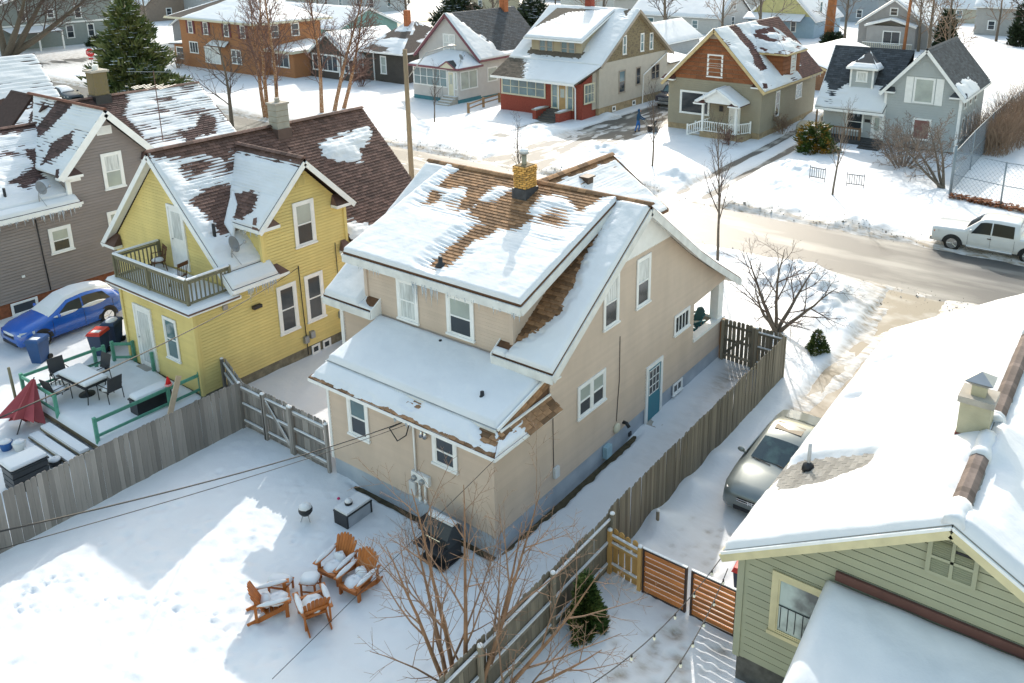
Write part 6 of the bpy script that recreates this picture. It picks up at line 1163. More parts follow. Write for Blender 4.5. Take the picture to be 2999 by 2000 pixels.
def small_table(name, label, loc, rz, w, d, h, m, snowh):
    T = thing(name, label, 'table', loc, rz)
    for i in range(4): y = -d/2+d*(i+.5)/4; MB(True).box(-w/2, w/2, y-d/8+.006, y+d/8-.006, h-.025, h).build('slat', m, T)
    for x in (-1, 1):
        for y in (-1, 1): MB(True).box(x*(w/2-.04)-.022, x*(w/2-.04)+.022, y*(d/2-.04)-.022, y*(d/2-.04)+.022, 0, h-.026).build('leg', m, T)
    for y in (-1, 1): MB(True).box(-w/2+.06, w/2-.06, y*(d/2-.04)-.012, y*(d/2-.04)+.012, .14, .18).build('stretcher', m, T)
    mb = MB(True); mb.blob((0, 0, h), w*.62, d*.62, snowh*1.3, 16, 8, .04, 0); o = mb.build('snow_cover', SNOW, T, True, kind='stuff')
    for v in o.data.vertices: v.co.x = max(-w/2, min(w/2, v.co.x)); v.co.y = max(-d/2, min(d/2, v.co.y)); v.co.z = min(v.co.z, h+snowh)
    return T
small_table('side_table', 'small orange wooden side table under a snow cap among garden chairs', (-3.0, -3.72, gz(-3, -3.72)-.03), .5, .44, .42, .42, OCH, .13)
small_table('foot_stool', 'low orange foot stool with snow left of the garden chairs', (-3.68, -4.12, gz(-3.68, -4.12)-.03), .45, .6, .34, .3, OCH, .12)
T = thing('kettle_grill', 'small black kettle grill capped with snow in the yard', 'grill', (-5.34, -2.0, gz(-5.34, -2)-.04)); mb = MB(True); mb.lathe((0, 0, .22), [(.03, 0), (.13, .03), (.19, .12), (.2, .17)], 18); mb.build('bowl', BLACK, T, True)
mb = MB(True); mb.lathe((0, 0, .39), [(.2, 0), (.19, .06), (.13, .13), (.03, .16)], 18); mb.build('lid', BLACK, T, True); mb = MB(True); mb.blob((0, 0, .47), .185, .185, .14, zmin=-.1); mb.build('snow_cover', SNOW, T, True, kind='stuff')
for a in range(3): t = a*2.09; mb = MB(True); mb.tube([(.08*math.cos(t), .08*math.sin(t), .24), (.17*math.cos(t), .17*math.sin(t), 0)], .012, 6); mb.build('leg', GREYM, T)
T = thing('fire_table', 'low black open frame fire table covered with snow near back wall', 'table', (-4.36, -1.12, gz(-4.36, -1.12)-.04))
for s in (-1, 1): MB(True).box(-.27, .27, s*.44-.03, s*.44+.03, 0, .42).build('end_panel', BLACK, T)
MB(True).box(-.29, .29, -.47, .47, .42, .46).build('table_top', BLACK, T); MB(True).box(.24, .262, -.41, .41, .04, .42).build('glass_side', mat('smoked_glass', (.35, .38, .42), .15, .1), T); mb = MB(True); mb.box(-.26, .26, -.44, .44, .46, .53); mb.build('snow_cover', SNOW, T, kind='stuff'); mb = MB(True); mb.lathe((-.05, -.1, .53), [(.11, 0), (.11, .06), (.06, .08)], 14); mb.build('burner_cap', BLACK, T, True); mb = MB(True); mb.blob((-.05, -.1, .61), .11, .11, .1, zmin=0); mb.build('snow_cover', SNOW, T, True, kind='stuff')
DGY = mat('graphite', (.035, .04, .045), .4, .15)
T = thing('pellet_grill', 'large black barbecue grill with snow on its lid against the rear wall', 'grill', (-1.15, -.82, gz(-1.15, -.82)-.04)); MB(True).box(-.42, .42, -.27, .27, .1, .62).build('cabinet', BLACK, T)
mb = MB(True); mb.prism([(-.46, -.3, .62), (-.46, .3, .62), (-.46, .3, .95), (-.46, .16, 1.16), (-.46, -.1, 1.16), (-.46, -.3, .88)], (.92, 0, 0)); lid = recalc(mb.build('lid', DGY, T))
mb = MB(True); mb.tube([(-.25, -.36, .82), (.25, -.36, .82)], .015, 6); mb.build('handle', CHROME, lid); MB(True).box(-.06, .06, -.215, -.2, 1.02, 1.09).build('thermometer', CHROME, lid)
mb = MB(True); mb.prism([(-.43, -.06, 1.15), (-.43, .3, .98), (-.43, .29, 1.06), (-.43, .1, 1.26), (-.43, -.05, 1.24)], (.86, 0, 0)); recalc(mb.build('snow_cover', SNOW, T, True, kind='stuff')); MB(True).box(-.48, .48, -.62, -.3, .6, .66).build('front_shelf', BLACK, T); MB(True).box(-.7, -.47, -.2, .22, .7, 1.0).build('hopper', BLACK, T); MB(True).box(-.46, .46, -.5, .3, .06, .1).build('bottom_shelf', BLACK, T)
for x in (-.4, .4):
    for y in (-.25, .25): mb = MB(True); mb.lathe((x, y, .07), [(.07, -.03), (.07, .03)], 10, 'x'); mb.build('wheel', RUBBER, T)
mb = MB(); mb.blob((-5.32, -.85, gz(-5.32, -.85)+.02), .045, .045, .045, 10, 6, 0); tag(mb.build('ball', mat('magenta_rubber', (.5, .02, .12), .5), None, True), 'tiny magenta ball lying on snow in the yard', 'ball')
# ---------------------------------------------------------------- deck behind the yellow house
GRD = mat('green_rail_paint', (.10, .30, .215), .7, .2, 4, rv=.15); SPLK = mat('deck_boards', (.2, .16, .1), .85, .2)
T = thing('garden_deck', 'snow covered deck with green railings behind the yellow house', 'deck', (-16, -1.8, 0)); MB().box(-18.6, -13.35, -3.75, -.06, .28, .46).build('deck_floor', SPLK, T)
q = [(-18.6, -.06, .46), (-13.35, -.06, .46), (-13.35, -3.75, .46), (-18.6, -3.75, .46)]; snow(T, *q, .16, None, .1, 0, lump=.06, seed=77, ext=0)
for x in (-18.5, -16, -13.45):
    for y in (-3.6, -.3): MB().box(x-.05, x+.05, y-.05, y+.05, -.1, .28).build('support', SPLK, T)
def grail(pts):
    for p in pts: MB().box(p[0]-.05, p[0]+.05, p[1]-.05, p[1]+.05, .4, 1.42).build('post', GRD, T)
    for p, q in zip(pts[:-1], pts[1:]):
        for z, w in ((1.3, .11), (.75, .09)): mb = MB(); mb.bar((*p, z), (*q, z), .05, w); mb.build('rail', GRD, T)
grail([(-13.48, -3.68), (-13.48, -1.2), (-13.48, -.02)]); grail([(-16.1, -3.68), (-18.5, -3.68), (-18.4, -1.2), (-18.3, -.9)]); grail([(-18.35, -.55), (-17.75, -.08)]); MB().box(-16.35, -16.25, -.2, -.1, .4, 1.4).build('post', GRD, T)
for i in range(3):
    y = -4.1-i*.38; MB().box(-16.2, -13.5, y-.16, y+.16, .36-i*.13-.05, .36-i*.13).build('step', SPLK, T); mb = MB(); mb.box(-16.15, -13.55, y-.14, y+.15, .36-i*.13, .46-i*.13); mb.build('snow_cover', SNOW, T, kind='stuff')
    MB().box(-16.2, -13.5, y+.1, y+.16, -.1, .3-i*.13).build('riser', SPLK, T)
T = thing('patio_table', 'glass topped patio table under deep snow on the deck', 'table', (-16.7, -2.45, .6), .05)
MB(True).box(-.92, .92, -.45, .45, .66, .7).build('table_top', BLACK, T); mb = MB(True); mb.box(-.88, .88, -.42, .42, .7, .86); o = mb.build('snow_cover', SNOW, T, True, kind='stuff'); bv = o.modifiers.new('round', 'BEVEL'); bv.width = .08; bv.segments = 3
for x in (-1, 1):
    for y in (-1, 1): mb = MB(True); mb.tube([(x*.8, y*.36, .66), (x*.75, y*.3, .3), (x*.82, y*.38, -.02)], .02, 6); mb.build('leg', BLACK, T)
mb = MB(True); mb.lathe((.1, 0, 0), [(.28, 0), (.26, .08), (.05, .12), (.04, .5)], 14); mb.build('parasol_base', BLACK, T, True)
def patio_chair(label, loc, rz, snowy=True, tilt=0):
    T = thing('patio_chair', label, 'chair', loc, rz, 'patio chairs'); T.rotation_euler = (tilt, 0, rz)
    MB(True).box(-.26, .26, -.26, .26, .4, .43).build('seat', BLACK, T); mb = MB(True); mb.hexa([(-.26, .24, .43), (.26, .24, .43), (.26, .27, .43), (-.26, .27, .43), (-.26, .38, .98), (.26, .38, .98), (.26, .41, .98), (-.26, .41, .98)]); mb.build('backrest', mat('dark_mesh', (.05, .05, .055), .7), T)
    for s in (-1, 1):
        mb = MB(True); mb.tube([(s*.27, .3, .62), (s*.29, -.2, .64), (s*.28, -.28, .6), (s*.27, -.3, .0)], .016, 6); mb.build('arm', BLACK, T); mb = MB(True); mb.tube([(s*.27, .26, .45), (s*.27, .3, 0)], .016, 6); mb.build('leg', BLACK, T)
    if snowy: mb = MB(True); mb.blob((0, -.02, .43), .27, .27, .13, zmin=0); mb.build('snow_cover', SNOW, T, True, kind='stuff')
    return T
patio_chair('black patio chair with snowy seat at left end of the patio table', (-18.05, -2.6, .6), 1.45); patio_chair('black patio chair with snowy seat in front of the patio table', (-17.0, -3.2, .6), 3.3); patio_chair('black patio chair fallen towards the table at its right end', (-15.6, -2.1, .62), -1.5, True); patio_chair('black patio chair tucked behind the patio table', (-17.2, -1.7, .6), .1, True)
T = thing('storage_bench', 'black storage bench with snowy lid behind the green rail', 'bench', (-14.0, -1.55, .58)); MB(True).box(-.25, .25, -.62, .62, 0, .5).build('box', BLACK, T); MB(True).box(-.28, .28, -.65, .65, .5, .55).build('lid', BLACK, T); mb = MB(True); mb.box(-.26, .26, -.62, .62, .55, .72); o = mb.build('snow_cover', SNOW, T, True, kind='stuff'); bv = o.modifiers.new('round', 'BEVEL'); bv.width = .09; bv.segments = 3
T = thing('garden_ornament', 'small red and white hat shaped ornament on the green rail', 'ornament', (-13.48, -1.15, 1.36)); mb = MB(True); mb.lathe((0, 0, .12), [(.1, 0), (.07, .1), (.02, .26)], 10); mb.build('hat', mat('red_felt', (.6, .015, .015), .8), T, True); mb = MB(True); mb.blob((0, 0, .08), .13, .13, .07); mb.build('brim', mat('red_white', (.7, .3, .3), .8), T, True)
T = thing('parasol', 'folded faded red parasol leaning beside the deck', 'parasol', (-17.1, -4.15, .1)); mb = MB(True)
tip = V3(-.25, .45, 1.55); base = V3(.15, -.35, .35); ax = (base-tip).normalized(); e1 = ax.cross(V3(0, 0, 1)).normalized(); e2 = ax.cross(e1); L_ = (base-tip).length; N_ = 16
ring = [[], [], []]
for j in range(N_):
    t = 2*math.pi*j/N_; k = 1 if j % 2 else .55
    for i_, (f_, r_) in enumerate(((.05, .06), (.45, .36), (1.0, .78))): ring[i_].append(tip+ax*(L_*f_*(1 if j % 2 else .93))+e1*(r_*k*math.cos(t))+e2*(r_*k*math.sin(t)))
for i_ in range(2):
    for j in range(N_): mb.face(ring[i_][j], ring[i_][(j+1) % N_], ring[i_+1][(j+1) % N_], ring[i_+1][j])
mb.build('canopy', mat('faded_red', (.36, .075, .085), .8, .1), T); mb = MB(True); mb.tube([tip, base, base+ax*.55], .02, 6); mb.build('pole', BLACK, T)
mb = MB(); mb.tube([(-18.85, -3.85, -.1), (-18.8, -3.9, 1.65)], .05, 8); tag(mb.build('wooden_post', GWOOD, None, True), 'single rusty post standing left of the deck', 'post')
mb = MB(); mb.bar((-12.9, -1.7, .3), (-13.2, -.9, 1.75), .2, .04, (1, 0, 0)); tag(mb.build('plank', mat('pale_plank', (.55, .42, .29), .7)), 'pale plank leaning between fence and green rail', 'plank')
T = thing('storage_chest', 'grey slatted chest under snow at left edge by the fence', 'chest', (-13.6, -5.75, 0))
for i in range(4): MB(True).box(-.42+.0, .3, -.5, .5, .08+i*.2, .25+i*.2).build('panel', DGY, T)
MB(True).box(-.46, .33, -.54, .54, .88, .93).build('lid', DGY, T); mb = MB(True); mb.box(-.45, .32, -.53, .53, .93, 1.08); o = mb.build('snow_cover', SNOW, T, True, kind='stuff'); bv = o.modifiers.new('round', 'BEVEL'); bv.width = .1; bv.segments = 3
for lb, x, y, m in (('blue plant pot filled with snow left of the steps', -16.2, -5.3, mat('blue_pot', (.03, .12, .35), .5)), ('white lidded pot with snow left of the steps', -15.85, -5.05, WHITE), ('dark round canister beside the grey chest', -13.9, -4.85, BLACK)):
    T = thing('plant_pot', lb, 'pot', (x, y, gz(x, y)-.05)); mb = MB(True); mb.lathe((0, 0, 0), [(.14, 0), (.2, .3), (.21, .32)], 14); mb.build('pot', m, T, True); mb = MB(True); mb.blob((0, 0, .31), .19, .19, .1, zmin=0); mb.build('snow_cover', SNOW, T, True, kind='stuff')
def bal_chair(label, loc, rz, arms):
    m = mat('brown_chair_wood', (.11, .045, .02), .55, .2); T = thing('wooden_chair', label, 'chair', loc, rz, 'balcony chairs'); MB(True).box(-.22, .22, -.22, .22, .42, .46).build('seat', m, T); mb = MB(True); mb.blob((0, 0, .46), .22, .22, .11, zmin=0); mb.build('snow_cover', SNOW, T, True, kind='stuff')
    for s in (-1, 1):
        for t in (-1, 1): mb = MB(True); mb.tube([(s*.18, t*.18, .42), (s*.23, t*.24, 0)], .018, 6); mb.build('leg', m, T)
        mb = MB(True); mb.tube([(s*.19, .2, .44), (s*.22, .3, .95)], .018, 6); mb.build('back_post', m, T)
        if arms: mb = MB(True); mb.tube([(s*.22, .26, .7), (s*.27, -.15, .68), (s*.24, -.18, .44)], .018, 6); mb.build('arm', m, T)
    for i in range(4): mb = MB(True); mb.tube([(-.12+i*.08, .2, .46), (-.13+i*.085, .29, .88)], .01, 5); mb.build('spindle', m, T)
    mb = MB(True); mb.bar((-.24, .3, .92), (.24, .3, .92), .025, .14); mb.build('top_rail', m, T)
bal_chair('brown wooden armchair with snowy seat left of the balcony door', (-17.35, 1.15, 3.93), -.25, True); bal_chair('brown wooden chair with snowy seat right of the balcony door', (-15.35, .75, 3.93), -1.35, False)
def dish(label, foot, head, aim):
    T = thing('satellite_dish', label, 'satellite dish', foot); f_ = Vector(foot); h_ = Vector(head)-f_; aim = Vector(aim).normalized(); mb = MB(True); mb.tube([(0, 0, -.05), (0, 0, h_.z*.5), h_], .025, 6); mb.build('mast', GREYM, T)
    mb = MB(True); mb.lathe((0, 0, 0), [(.02, 0), (.16, .02), (.27, .06), (.32, .1), (.31, .11), (.26, .075), (.0, .03)], 18); o = mb.build('reflector', mat('dish_grey', (.22, .24, .26), .5), T, True); o.location = h_; o.rotation_euler = aim.to_track_quat('Z', 'Y').to_euler()
    mb = MB(True); mb.tube([h_-V3(0, 0, .25), h_+aim*.5-V3(0, 0, .1)], .02, 5); mb.build('feed_arm', GREYM, T); mb = MB(True); mb.blob(h_+aim*.52-V3(0, 0, .08), .06, .06, .08, 8, 5, 0); mb.build('receiver', GREYM, T, True)
    for s in (-.35, .35): mb = MB(True); mb.tube([(s, .12, -.1), (0, 0, h_.z*.6)], .012, 5); mb.build('brace', GREYM, T)
dish('grey satellite dish on the snowy lower roof of the yellow house', (-13.75, 1.95, 4.9), (-13.75, 2.0, 5.5), (.75, .5, .4)); dish('grey satellite dish on the lower roof of the mauve house', (-26.95, 1.35, 4.85), (-27.0, 1.45, 5.5), (.75, .5, .4)); dish('pale satellite dish on the porch roof of the white house', (-44.9, 48.9, 3.95), (-44.9, 48.9, 4.6), (.2, .9, .4))
T = thing('roof_antenna', 'thin television antenna mast above the mauve house roof', 'antenna', (-28, 7.9, 6.3)); mb = MB(True); mb.tube([(0, 0, 0), (0, 0, 3.5)], .025, 6); mb.build('mast', mat('rust', (.12, .07, .06), .8), T)
for z, a in ((3.45, .9), (2.7, .5)): mb = MB(True); mb.tube([(-a*1.3, -a*.8, z), (a*.8, a*.5, z)], .014, 5); mb.build('boom', GREYM, T)
for i in range(9): t = -1+i*.2; mb = MB(True); l = .35+.25*(i % 3); mb.tube([(t*.9-.5*l, t*.55+.8*l, 2.72), (t*.9+.5*l, t*.55-.8*l, 2.72)], .009, 4); mb.build('element', GREYM, T)
# ---------------------------------------------------------------- wheelie bins
def bin_(label, loc, rz, body, lid, snowy):
    T = thing('wheelie_bin', label, 'bin', loc, rz, 'wheelie bins'); mb = MB(True); mb.hexa([(-.2, -.24, .04), (.2, -.24, .04), (.2, .22, .04), (-.2, .22, .04), (-.27, -.33, .95), (.27, -.33, .95), (.27, .3, .95), (-.27, .3, .95)]); mb.build('body', body, T)
    mb = MB(True); mb.hexa([(-.3, -.38, .95), (.3, -.38, .95), (.3, .34, .95), (-.3, .34, .95), (-.25, -.3, 1.04), (.25, -.3, 1.04), (.26, .33, 1.06), (-.26, .33, 1.06)]); mb.build('lid', lid, T); mb = MB(True); mb.tube([(-.24, .37, .97), (.24, .37, .97)], .018, 6); mb.build('handle', body, T)
    for s in (-1, 1): mb = MB(True); mb.lathe((s*.24, .24, .12), [(.12, -.03), (.12, .03)], 14, 'x'); mb.build('wheel', RUBBER, T)
    MB(True).box(-.06, .06, -.3, -.29, .72, .85).build('label_plate', WHITE, T).rotation_euler = (0, 0, 0)
    if snowy: mb = MB(True); mb.blob((0, 0, 1.03), .24, .28, .09, zmin=0); mb.build('snow_cover', SNOW, T, True, kind='stuff')
    else: MB(True).box(-.17, .17, -.2, .02, 1.045, 1.05).build('lid_sticker', WHITE, T)
NVY = mat('navy_plastic', (.02, .045, .10), .5, .1); BLU = mat('blue_plastic', (.02, .07, .2), .45, .1); REDP = mat('red_plastic', (.55, .04, .025), .45, .1)
bin_('blue wheelie bin standing alone beside the blue car nose', (-21.75, -1.75, gz(-21.75, -1.75)-.04), .5, BLU, BLU, False); bin_('dark wheelie bin with bright red lid behind the blue car', (-20.45, -.05, gz(-20.45, 0)-.04), .55, NVY, REDP, False); bin_('dark wheelie bin with snow on its lid behind the red lidded one', (-20.9, .75, gz(-20.9, .75)-.04), .55, NVY, NVY, True); bin_('dark wheelie bin with snowy red lid at the green house corner', (6.1, 2.5, gz(6.1, 2.5)-.04), .1, NVY, REDP, True)
T = thing('air_conditioner', 'dark air conditioner unit in the gap behind the yellow house', 'air conditioner', (-12.75, 6.7, gz(-12.75, 6.7)-.04)); MB(True).box(-.35, .35, -.35, .35, 0, .75).build('case', DGY, T); mb = MB(True); mb.lathe((0, 0, .75), [(.28, 0), (.28, .03)], 16); mb.build('fan_guard', BLACK, T); mb = MB(True); mb.blob((0, 0, .77), .34, .34, .12, zmin=0); mb.build('snow_cover', SNOW, T, True, kind='stuff')
T = thing('marker_post', 'short post with snow cap standing by the long fence', 'post', (3.05, 3.4, 0)); mb = MB(True); mb.tube([(0, 0, -.1), (0, 0, .75)], .05, 8); mb.build('post', FW2, T); mb = MB(True); mb.blob((0, 0, .76), .06, .06, .05); mb.build('snow_cover', SNOW, T, True, kind='stuff')
# iron bed-end garden panels across the street
IRN = mat('dark_iron', (.05, .06, .07), .6)
def panel(label, x, y, rz):
    T = thing('iron_panel', label, 'garden panel', (x, y, gz(x, y)), rz, 'iron garden panels')
    for z in (.18, .82): mb = MB(True); mb.tube([(-.55, 0, z), (.55, 0, z)], .03, 5); mb.build('rail', IRN, T)
    for i in range(8): mb = MB(True); mb.tube([(-.55+i*.157, 0, -.1 if i in (0, 7) else .18), (-.55+i*.157, 0, .95 if i in (0, 7) else .82)], .022, 5); mb.build('bar', IRN, T)
panel('low grey iron panel standing in snow left of the slim street tree', -5.55, 40.9, -.1); panel('low grey iron panel standing in snow right of the slim street tree', -3.0, 41.0, .1)
# ---------------------------------------------------------------- trees
def rdir(d, ang, az):
    d = Vector(d).normalized(); a = d.cross(V3(0, 0, 1) if abs(d.z) < .95 else V3(1, 0, 0)).normalized(); b = d.cross(a)
    return (d*math.cos(ang)+(a*math.cos(az)+b*math.sin(az))*math.sin(ang)).normalized()
def limb(mb, p, d, L, r0, r1, seg, wander, upb, sides):
    pts = [Vector(p)]; rs = [r0]; d = Vector(d).normalized()
    for i in range(seg):
        d = (d+V3(U(-1, 1), U(-1, 1), U(-1, 1))*wander+V3(0, 0, upb)).normalized(); pts.append(pts[-1]+d*(L/seg)); rs.append(r0+(r1-r0)*(i+1)/seg)
    mb.tube(pts, rs, sides, cap=False); return pts, rs
RMIN = [.0025]; RF = [1.]
def sub(mb, pts, rs, lv, levels, L):
    if lv >= len(levels): return
    n, t0, t1, a0, a1, lf, wander, upb, sides, seg = levels[lv]; m = len(pts)-1; az = U(0, 6.28)
    for i in range(n):
        t = t0+(t1-t0)*(i+U(.1, .9))/n; k = min(int(t*m), m-1); f = t*m-k; p = pts[k].lerp(pts[k+1], f); d = pts[k+1]-pts[k]; r = (rs[k]+(rs[k+1]-rs[k])*f)
        az += 2.4+U(-.5, .5); nl = L*lf*(1.15-.65*t)*U(.75, 1.2); dd = rdir(d, U(a0, a1), az); rr = max(RMIN[0]*1.6, min(r*.68, (.012+.011*nl)*RF[0]))
        q, rq = limb(mb, p, dd, nl, rr, max(RMIN[0], rr*.25), seg, wander, upb, sides); sub(mb, q, rq, lv+1, levels, nl)
def bare_tree(name, label, loc, H, r, levels, m, seed, stems=None, cat='tree', group=None, twig=None, wander=.05, scale=1):
    random.seed(seed); T = thing(name, label, cat, loc, group=group); tr = MB(True); cr = MB(True)
    for d, L, p0 in (stems or [((0, 0, 1), H, (0, 0, -.2))]):
        pts, rs = limb(tr, p0, d, L, r, r*.12, 8, wander, .03, 8); sub(cr, pts, rs, 0, levels, L)
    tr.build('trunk', m, T, True); cr.build('crown', twig or m, T, True, kind='stuff'); return T
BK1 = mat('orange_bark', (.24, .135, .075), .8, .25, 8, stretch=(1, 1, .3)); TW1 = mat('tan_twig', (.25, .155, .10), .8, .2, 6); BK2 = mat('grey_bark', (.13, .105, .08), .85, .25, 8); TW2 = mat('dark_twig', (.10, .07, .058), .85, .2, 5); BIR = mat('birch_bark', (.40, .19, .085), .75, .3, 6, stretch=(1, 1, 3), col2=(.55, .42, .3), thr=(.5, .65)); TW3 = mat('reddish_twig', (.17, .095, .075), .85, .2, 5); TWT = mat('thicket_twig', (.26, .175, .12), .85, .25, .6); TWG = mat('grey_twig', (.20, .155, .125), .85, .2, 5)
lvA = [(7, .2, .98, .35, .8, .45, .10, .03, 5, 5), (5, .15, .98, .4, .9, .5, .13, .02, 4, 3), (3, .2, 1, .5, 1.0, .5, .15, 0, 3, 2)]
RMIN[0] = .003; RF[0] = .72
bare_tree('foreground_tree', 'bare multi stemmed orange barked tree in the foreground beside the fence', (2.5, -4.15, 0), 5, .07, lvA, BK1, 11, twig=TW1, stems=[((.02, .1, 1), 5.6, (0, 0, -.2)), ((-.30, .12, 1), 5.4, (-.08, .05, -.2)), ((.26, .2, 1), 5.6, (.1, .08, -.2)), ((-.58, .15, .9), 4.4, (-.1, -.05, -.2)), ((.62, .42, .9), 5.0, (.15, .1, -.2)), ((.12, .55, .95), 4.4, (.03, .18, -.2)), ((.95, .55, .7), 3.6, (.15, .05, .1)), ((-.25, -.1, 1), 4.8, (-.05, -.1, -.2))], wander=.06)
RF[0] = 1.
lvS = [(16, .3, .97, .35, .6, .3, .07, .12, 4, 4), (6, .2, .95, .4, .8, .45, .1, .05, 3, 3), (3, .2, 1, .5, .9, .5, .1, 0, 3, 2)]
bare_tree('street_tree', 'slim bare street tree on the near verge behind the tan house', (-4.47, 23.1, gz(-4.47, 23.1)-.1), 7.6, .085, lvS, BK2, 21, twig=TW2, group='slim street trees'); bare_tree('street_tree', 'slim bare street tree between the two iron panels', (-3.65, 38.4, gz(-3.65, 38.4)-.1), 6.3, .08, lvS, BK2, 22, twig=TWG, group='slim street trees'); bare_tree('street_tree', 'slim bare street tree by the driveway with the snow blower', (-16.7, 37.9, gz(-16.7, 37.9)-.1), 6.2, .08, lvS, BK2, 23, twig=TW2, group='slim street trees'); bare_tree('street_tree', 'small bare street tree in front of the split rail fence', (-38.9, 38.6, gz(-38.9, 38.6)-.1), 5.2, .07, lvS, BK2, 24, twig=TW2, group='slim street trees'); bare_tree('street_tree', 'small twiggy street tree behind the yellow brick chimney', (-20.6, 27.2, .0), 5.0, .06, lvS, BK2, 25, twig=TW2, group='slim street trees'); bare_tree('street_tree', 'thin bare street tree inside the chain link fence at right', (8.3, 40.4, 0), 5.4, .06, lvS[:2], BK2, 26, twig=TW2, group='slim street trees')
lvC = [(7, .2, .95, .5, 1.1, .55, .16, .02, 5, 5), (6, .15, .97, .5, 1.0, .5, .17, .01, 4, 4), (5, .15, 1, .5, 1.1, .45, .17, .01, 3, 2)]
bare_tree('crab_apple', 'wide spreading bare crab apple by the driveway mouth', (1.0, 17.3, gz(1, 17.3)-.1), 4, .1, lvC, BK2, 31, twig=TW2, stems=[((.1, 0, 1), 4.4, (0, 0, -.2)), ((-.6, .3, .9), 3.6, (-.05, 0, 0)), ((.7, .2, .9), 3.4, (.05, 0, 0)), ((.2, .7, .9), 3.2, (0, .05, .1)), ((-.2, -.6, .9), 3.0, (0, -.05, .1))], wander=.12)
RMIN[0] = .011
lvB = [(16, .22, .98, .4, .85, .36, .08, .05, 4, 5), (9, .15, .97, .4, .9, .45, .11, .02, 3, 4), (5, .2, 1, .4, .9, .45, .12, 0, 3, 2)]
for i, (x, y, st) in enumerate(((-54.0, 32.6, [((-.05, .05, 1), 13, (0, 0, -.2)), ((.14, .02, 1), 13, (.9, .3, -.2)), ((-.3, .1, 1), 11, (-.4, 0, -.2))]), (-52.2, 37.2, [((.12, .0, 1), 12, (0, 0, -.2)), ((.24, .12, 1), 12.5, (.3, 1.2, -.2)), ((.36, .1, 1), 10.5, (.2, 2.4, -.2))]))):
    bare_tree('birch_tree', ('bare birch clump with peeling orange stems left of the utility pole', 'bare birch clump leaning right in front of the dark bungalow')[i], (x, y, 0), 12, .21, lvB, BIR, 41+i, stems=st, twig=TW3, group='birch clumps')
lvO = [(11, .25, .98, .5, 1.05, .5, .13, .03, 5, 6), (8, .15, .98, .4, .95, .5, .14, .02, 4, 4), (6, .15, 1, .4, .9, .45, .14, 0, 3, 3)]
bare_tree('oak_tree', 'stout bare tree with dark spreading limbs at upper left corner', (-100, 30, 0), 14, .4, lvO, BK2, 51, twig=TW2, group='large bare trees') if False else None
RMIN[0] = .02
bare_tree('oak_tree', 'stout bare tree with dark spreading limbs at upper left corner', (-121.5, 38.6, 0), 14, .5, lvO, BK2, 51, stems=[((0, 0, 1), 14, (0, 0, -.2)), ((.45, .5, .9), 15, (0, .8, -.2)), ((.7, .9, .6), 15, (.3, 1.3, .5)), ((.6, .1, .6), 13, (.3, .3, .5))], twig=TW2, group='large bare trees')
RMIN[0] = .01
bare_tree('oak_tree', 'grey bare tree in front of the birches beside the plum roof', (-51.7, 27.3, 0), 8.5, .2, lvO[:2]+[(3, .2, 1, .4, .9, .45, .14, 0, 3, 2)], BK2, 52, twig=TW2, group='large bare trees')
RMIN[0] = .022
big = [('tall bare tree behind the brick porch bungalow', -49.7, 99.8, 15), ('tall bare tree between blue house and small grey house', -27.5, 115, 12), ('bare tree right of the small grey house', -17, 116, 11), ('tall bare tree rising from the thicket at top right', 1.5, 92, 16), ('tall bare tree at the right edge above the thicket', 9, 84, 15), ('tall bare tree behind the evergreen at upper left', -104, 62, 13), ('bare tree behind the dark bungalow roof', -92, 88, 13), ('bare tree beyond the orange brick house', -121, 92, 13), ('bare tree in front of the blue house', -46, 112, 12), ('bare tree at the top edge above the white house', -100, 130, 14), ('bare tree behind the red chimney bungalow', -66, 108, 14), ('bare tree at the top edge by the cream house', -150, 105, 14), ('bare tree at the top right corner', 6, 118, 15), ('bare tree behind the brown garage', -12, 100, 13)]
pr1 = None
for i, (lb, x, y, h) in enumerate(big):
    if i < 3:
        t = bare_tree('oak_tree', lb, (x, y, 0), 13, .28, [(11, .2, .98, .4, .95, .48, .12, .04, 4, 5), (7, .15, .98, .4, .95, .5, .14, .02, 3, 3), (5, .15, 1, .4, .9, .45, .14, 0, 3, 2)], BK2, 61+i, twig=(TW2, TWG, TWT)[i % 3], group='large bare trees'); s = h/13; t.scale = (s, s, s)
        pr1 = (pr1 or [])+[t]
    else: t = dup(pr1[i % 3], None, (x, y, 0), i*1.3, lb, 'large bare trees'); s = h/13; t.scale = (s, s, s)
# shrubs and thicket
RMIN[0] = .009
lvH = [(5, .15, .97, .4, .9, .5, .15, .02, 3, 4), (5, .15, 1, .4, 1.0, .5, .16, 0, 3, 3), (3, .2, 1, .4, 1.0, .5, .16, 0, 3, 2)]
def shrub(name, label, loc, stems, H, spread, seed, m, r=.03, lv=lvH, cat='shrub', group=None):
    random.seed(seed); st = []
    for i in range(stems): a = U(0, 6.28); k = U(.1, spread); st.append(((math.cos(a)*k, math.sin(a)*k, 1), H*U(.7, 1.1), (math.cos(a)*k*.3, math.sin(a)*k*.3, -.1)))
    return bare_tree(name, label, loc, H, r, lv, m, seed+1, st, cat, group, m, .1)
shrub('spreading_shrub', 'wide tangled bare shrub in front of the grey slate roofed house', (-1.9, 48.2, 0), 24, 3.7, 1.5, 71, TWG, .05); bare_tree('magnolia', 'leaning bare small tree by the chain link corner post', (1.9, 43.9, 0), 4, .12, lvC, BK2, 73, stems=[((-.7, .5, .9), 5.0, (0, 0, -.2)), ((-.5, .8, .9), 4.6, (0, .1, 0)), ((-1, .2, .7), 4.6, (0, 0, .1)), ((-.2, .3, 1), 4.4, (.1, 0, -.2))], twig=TWG, wander=.12)
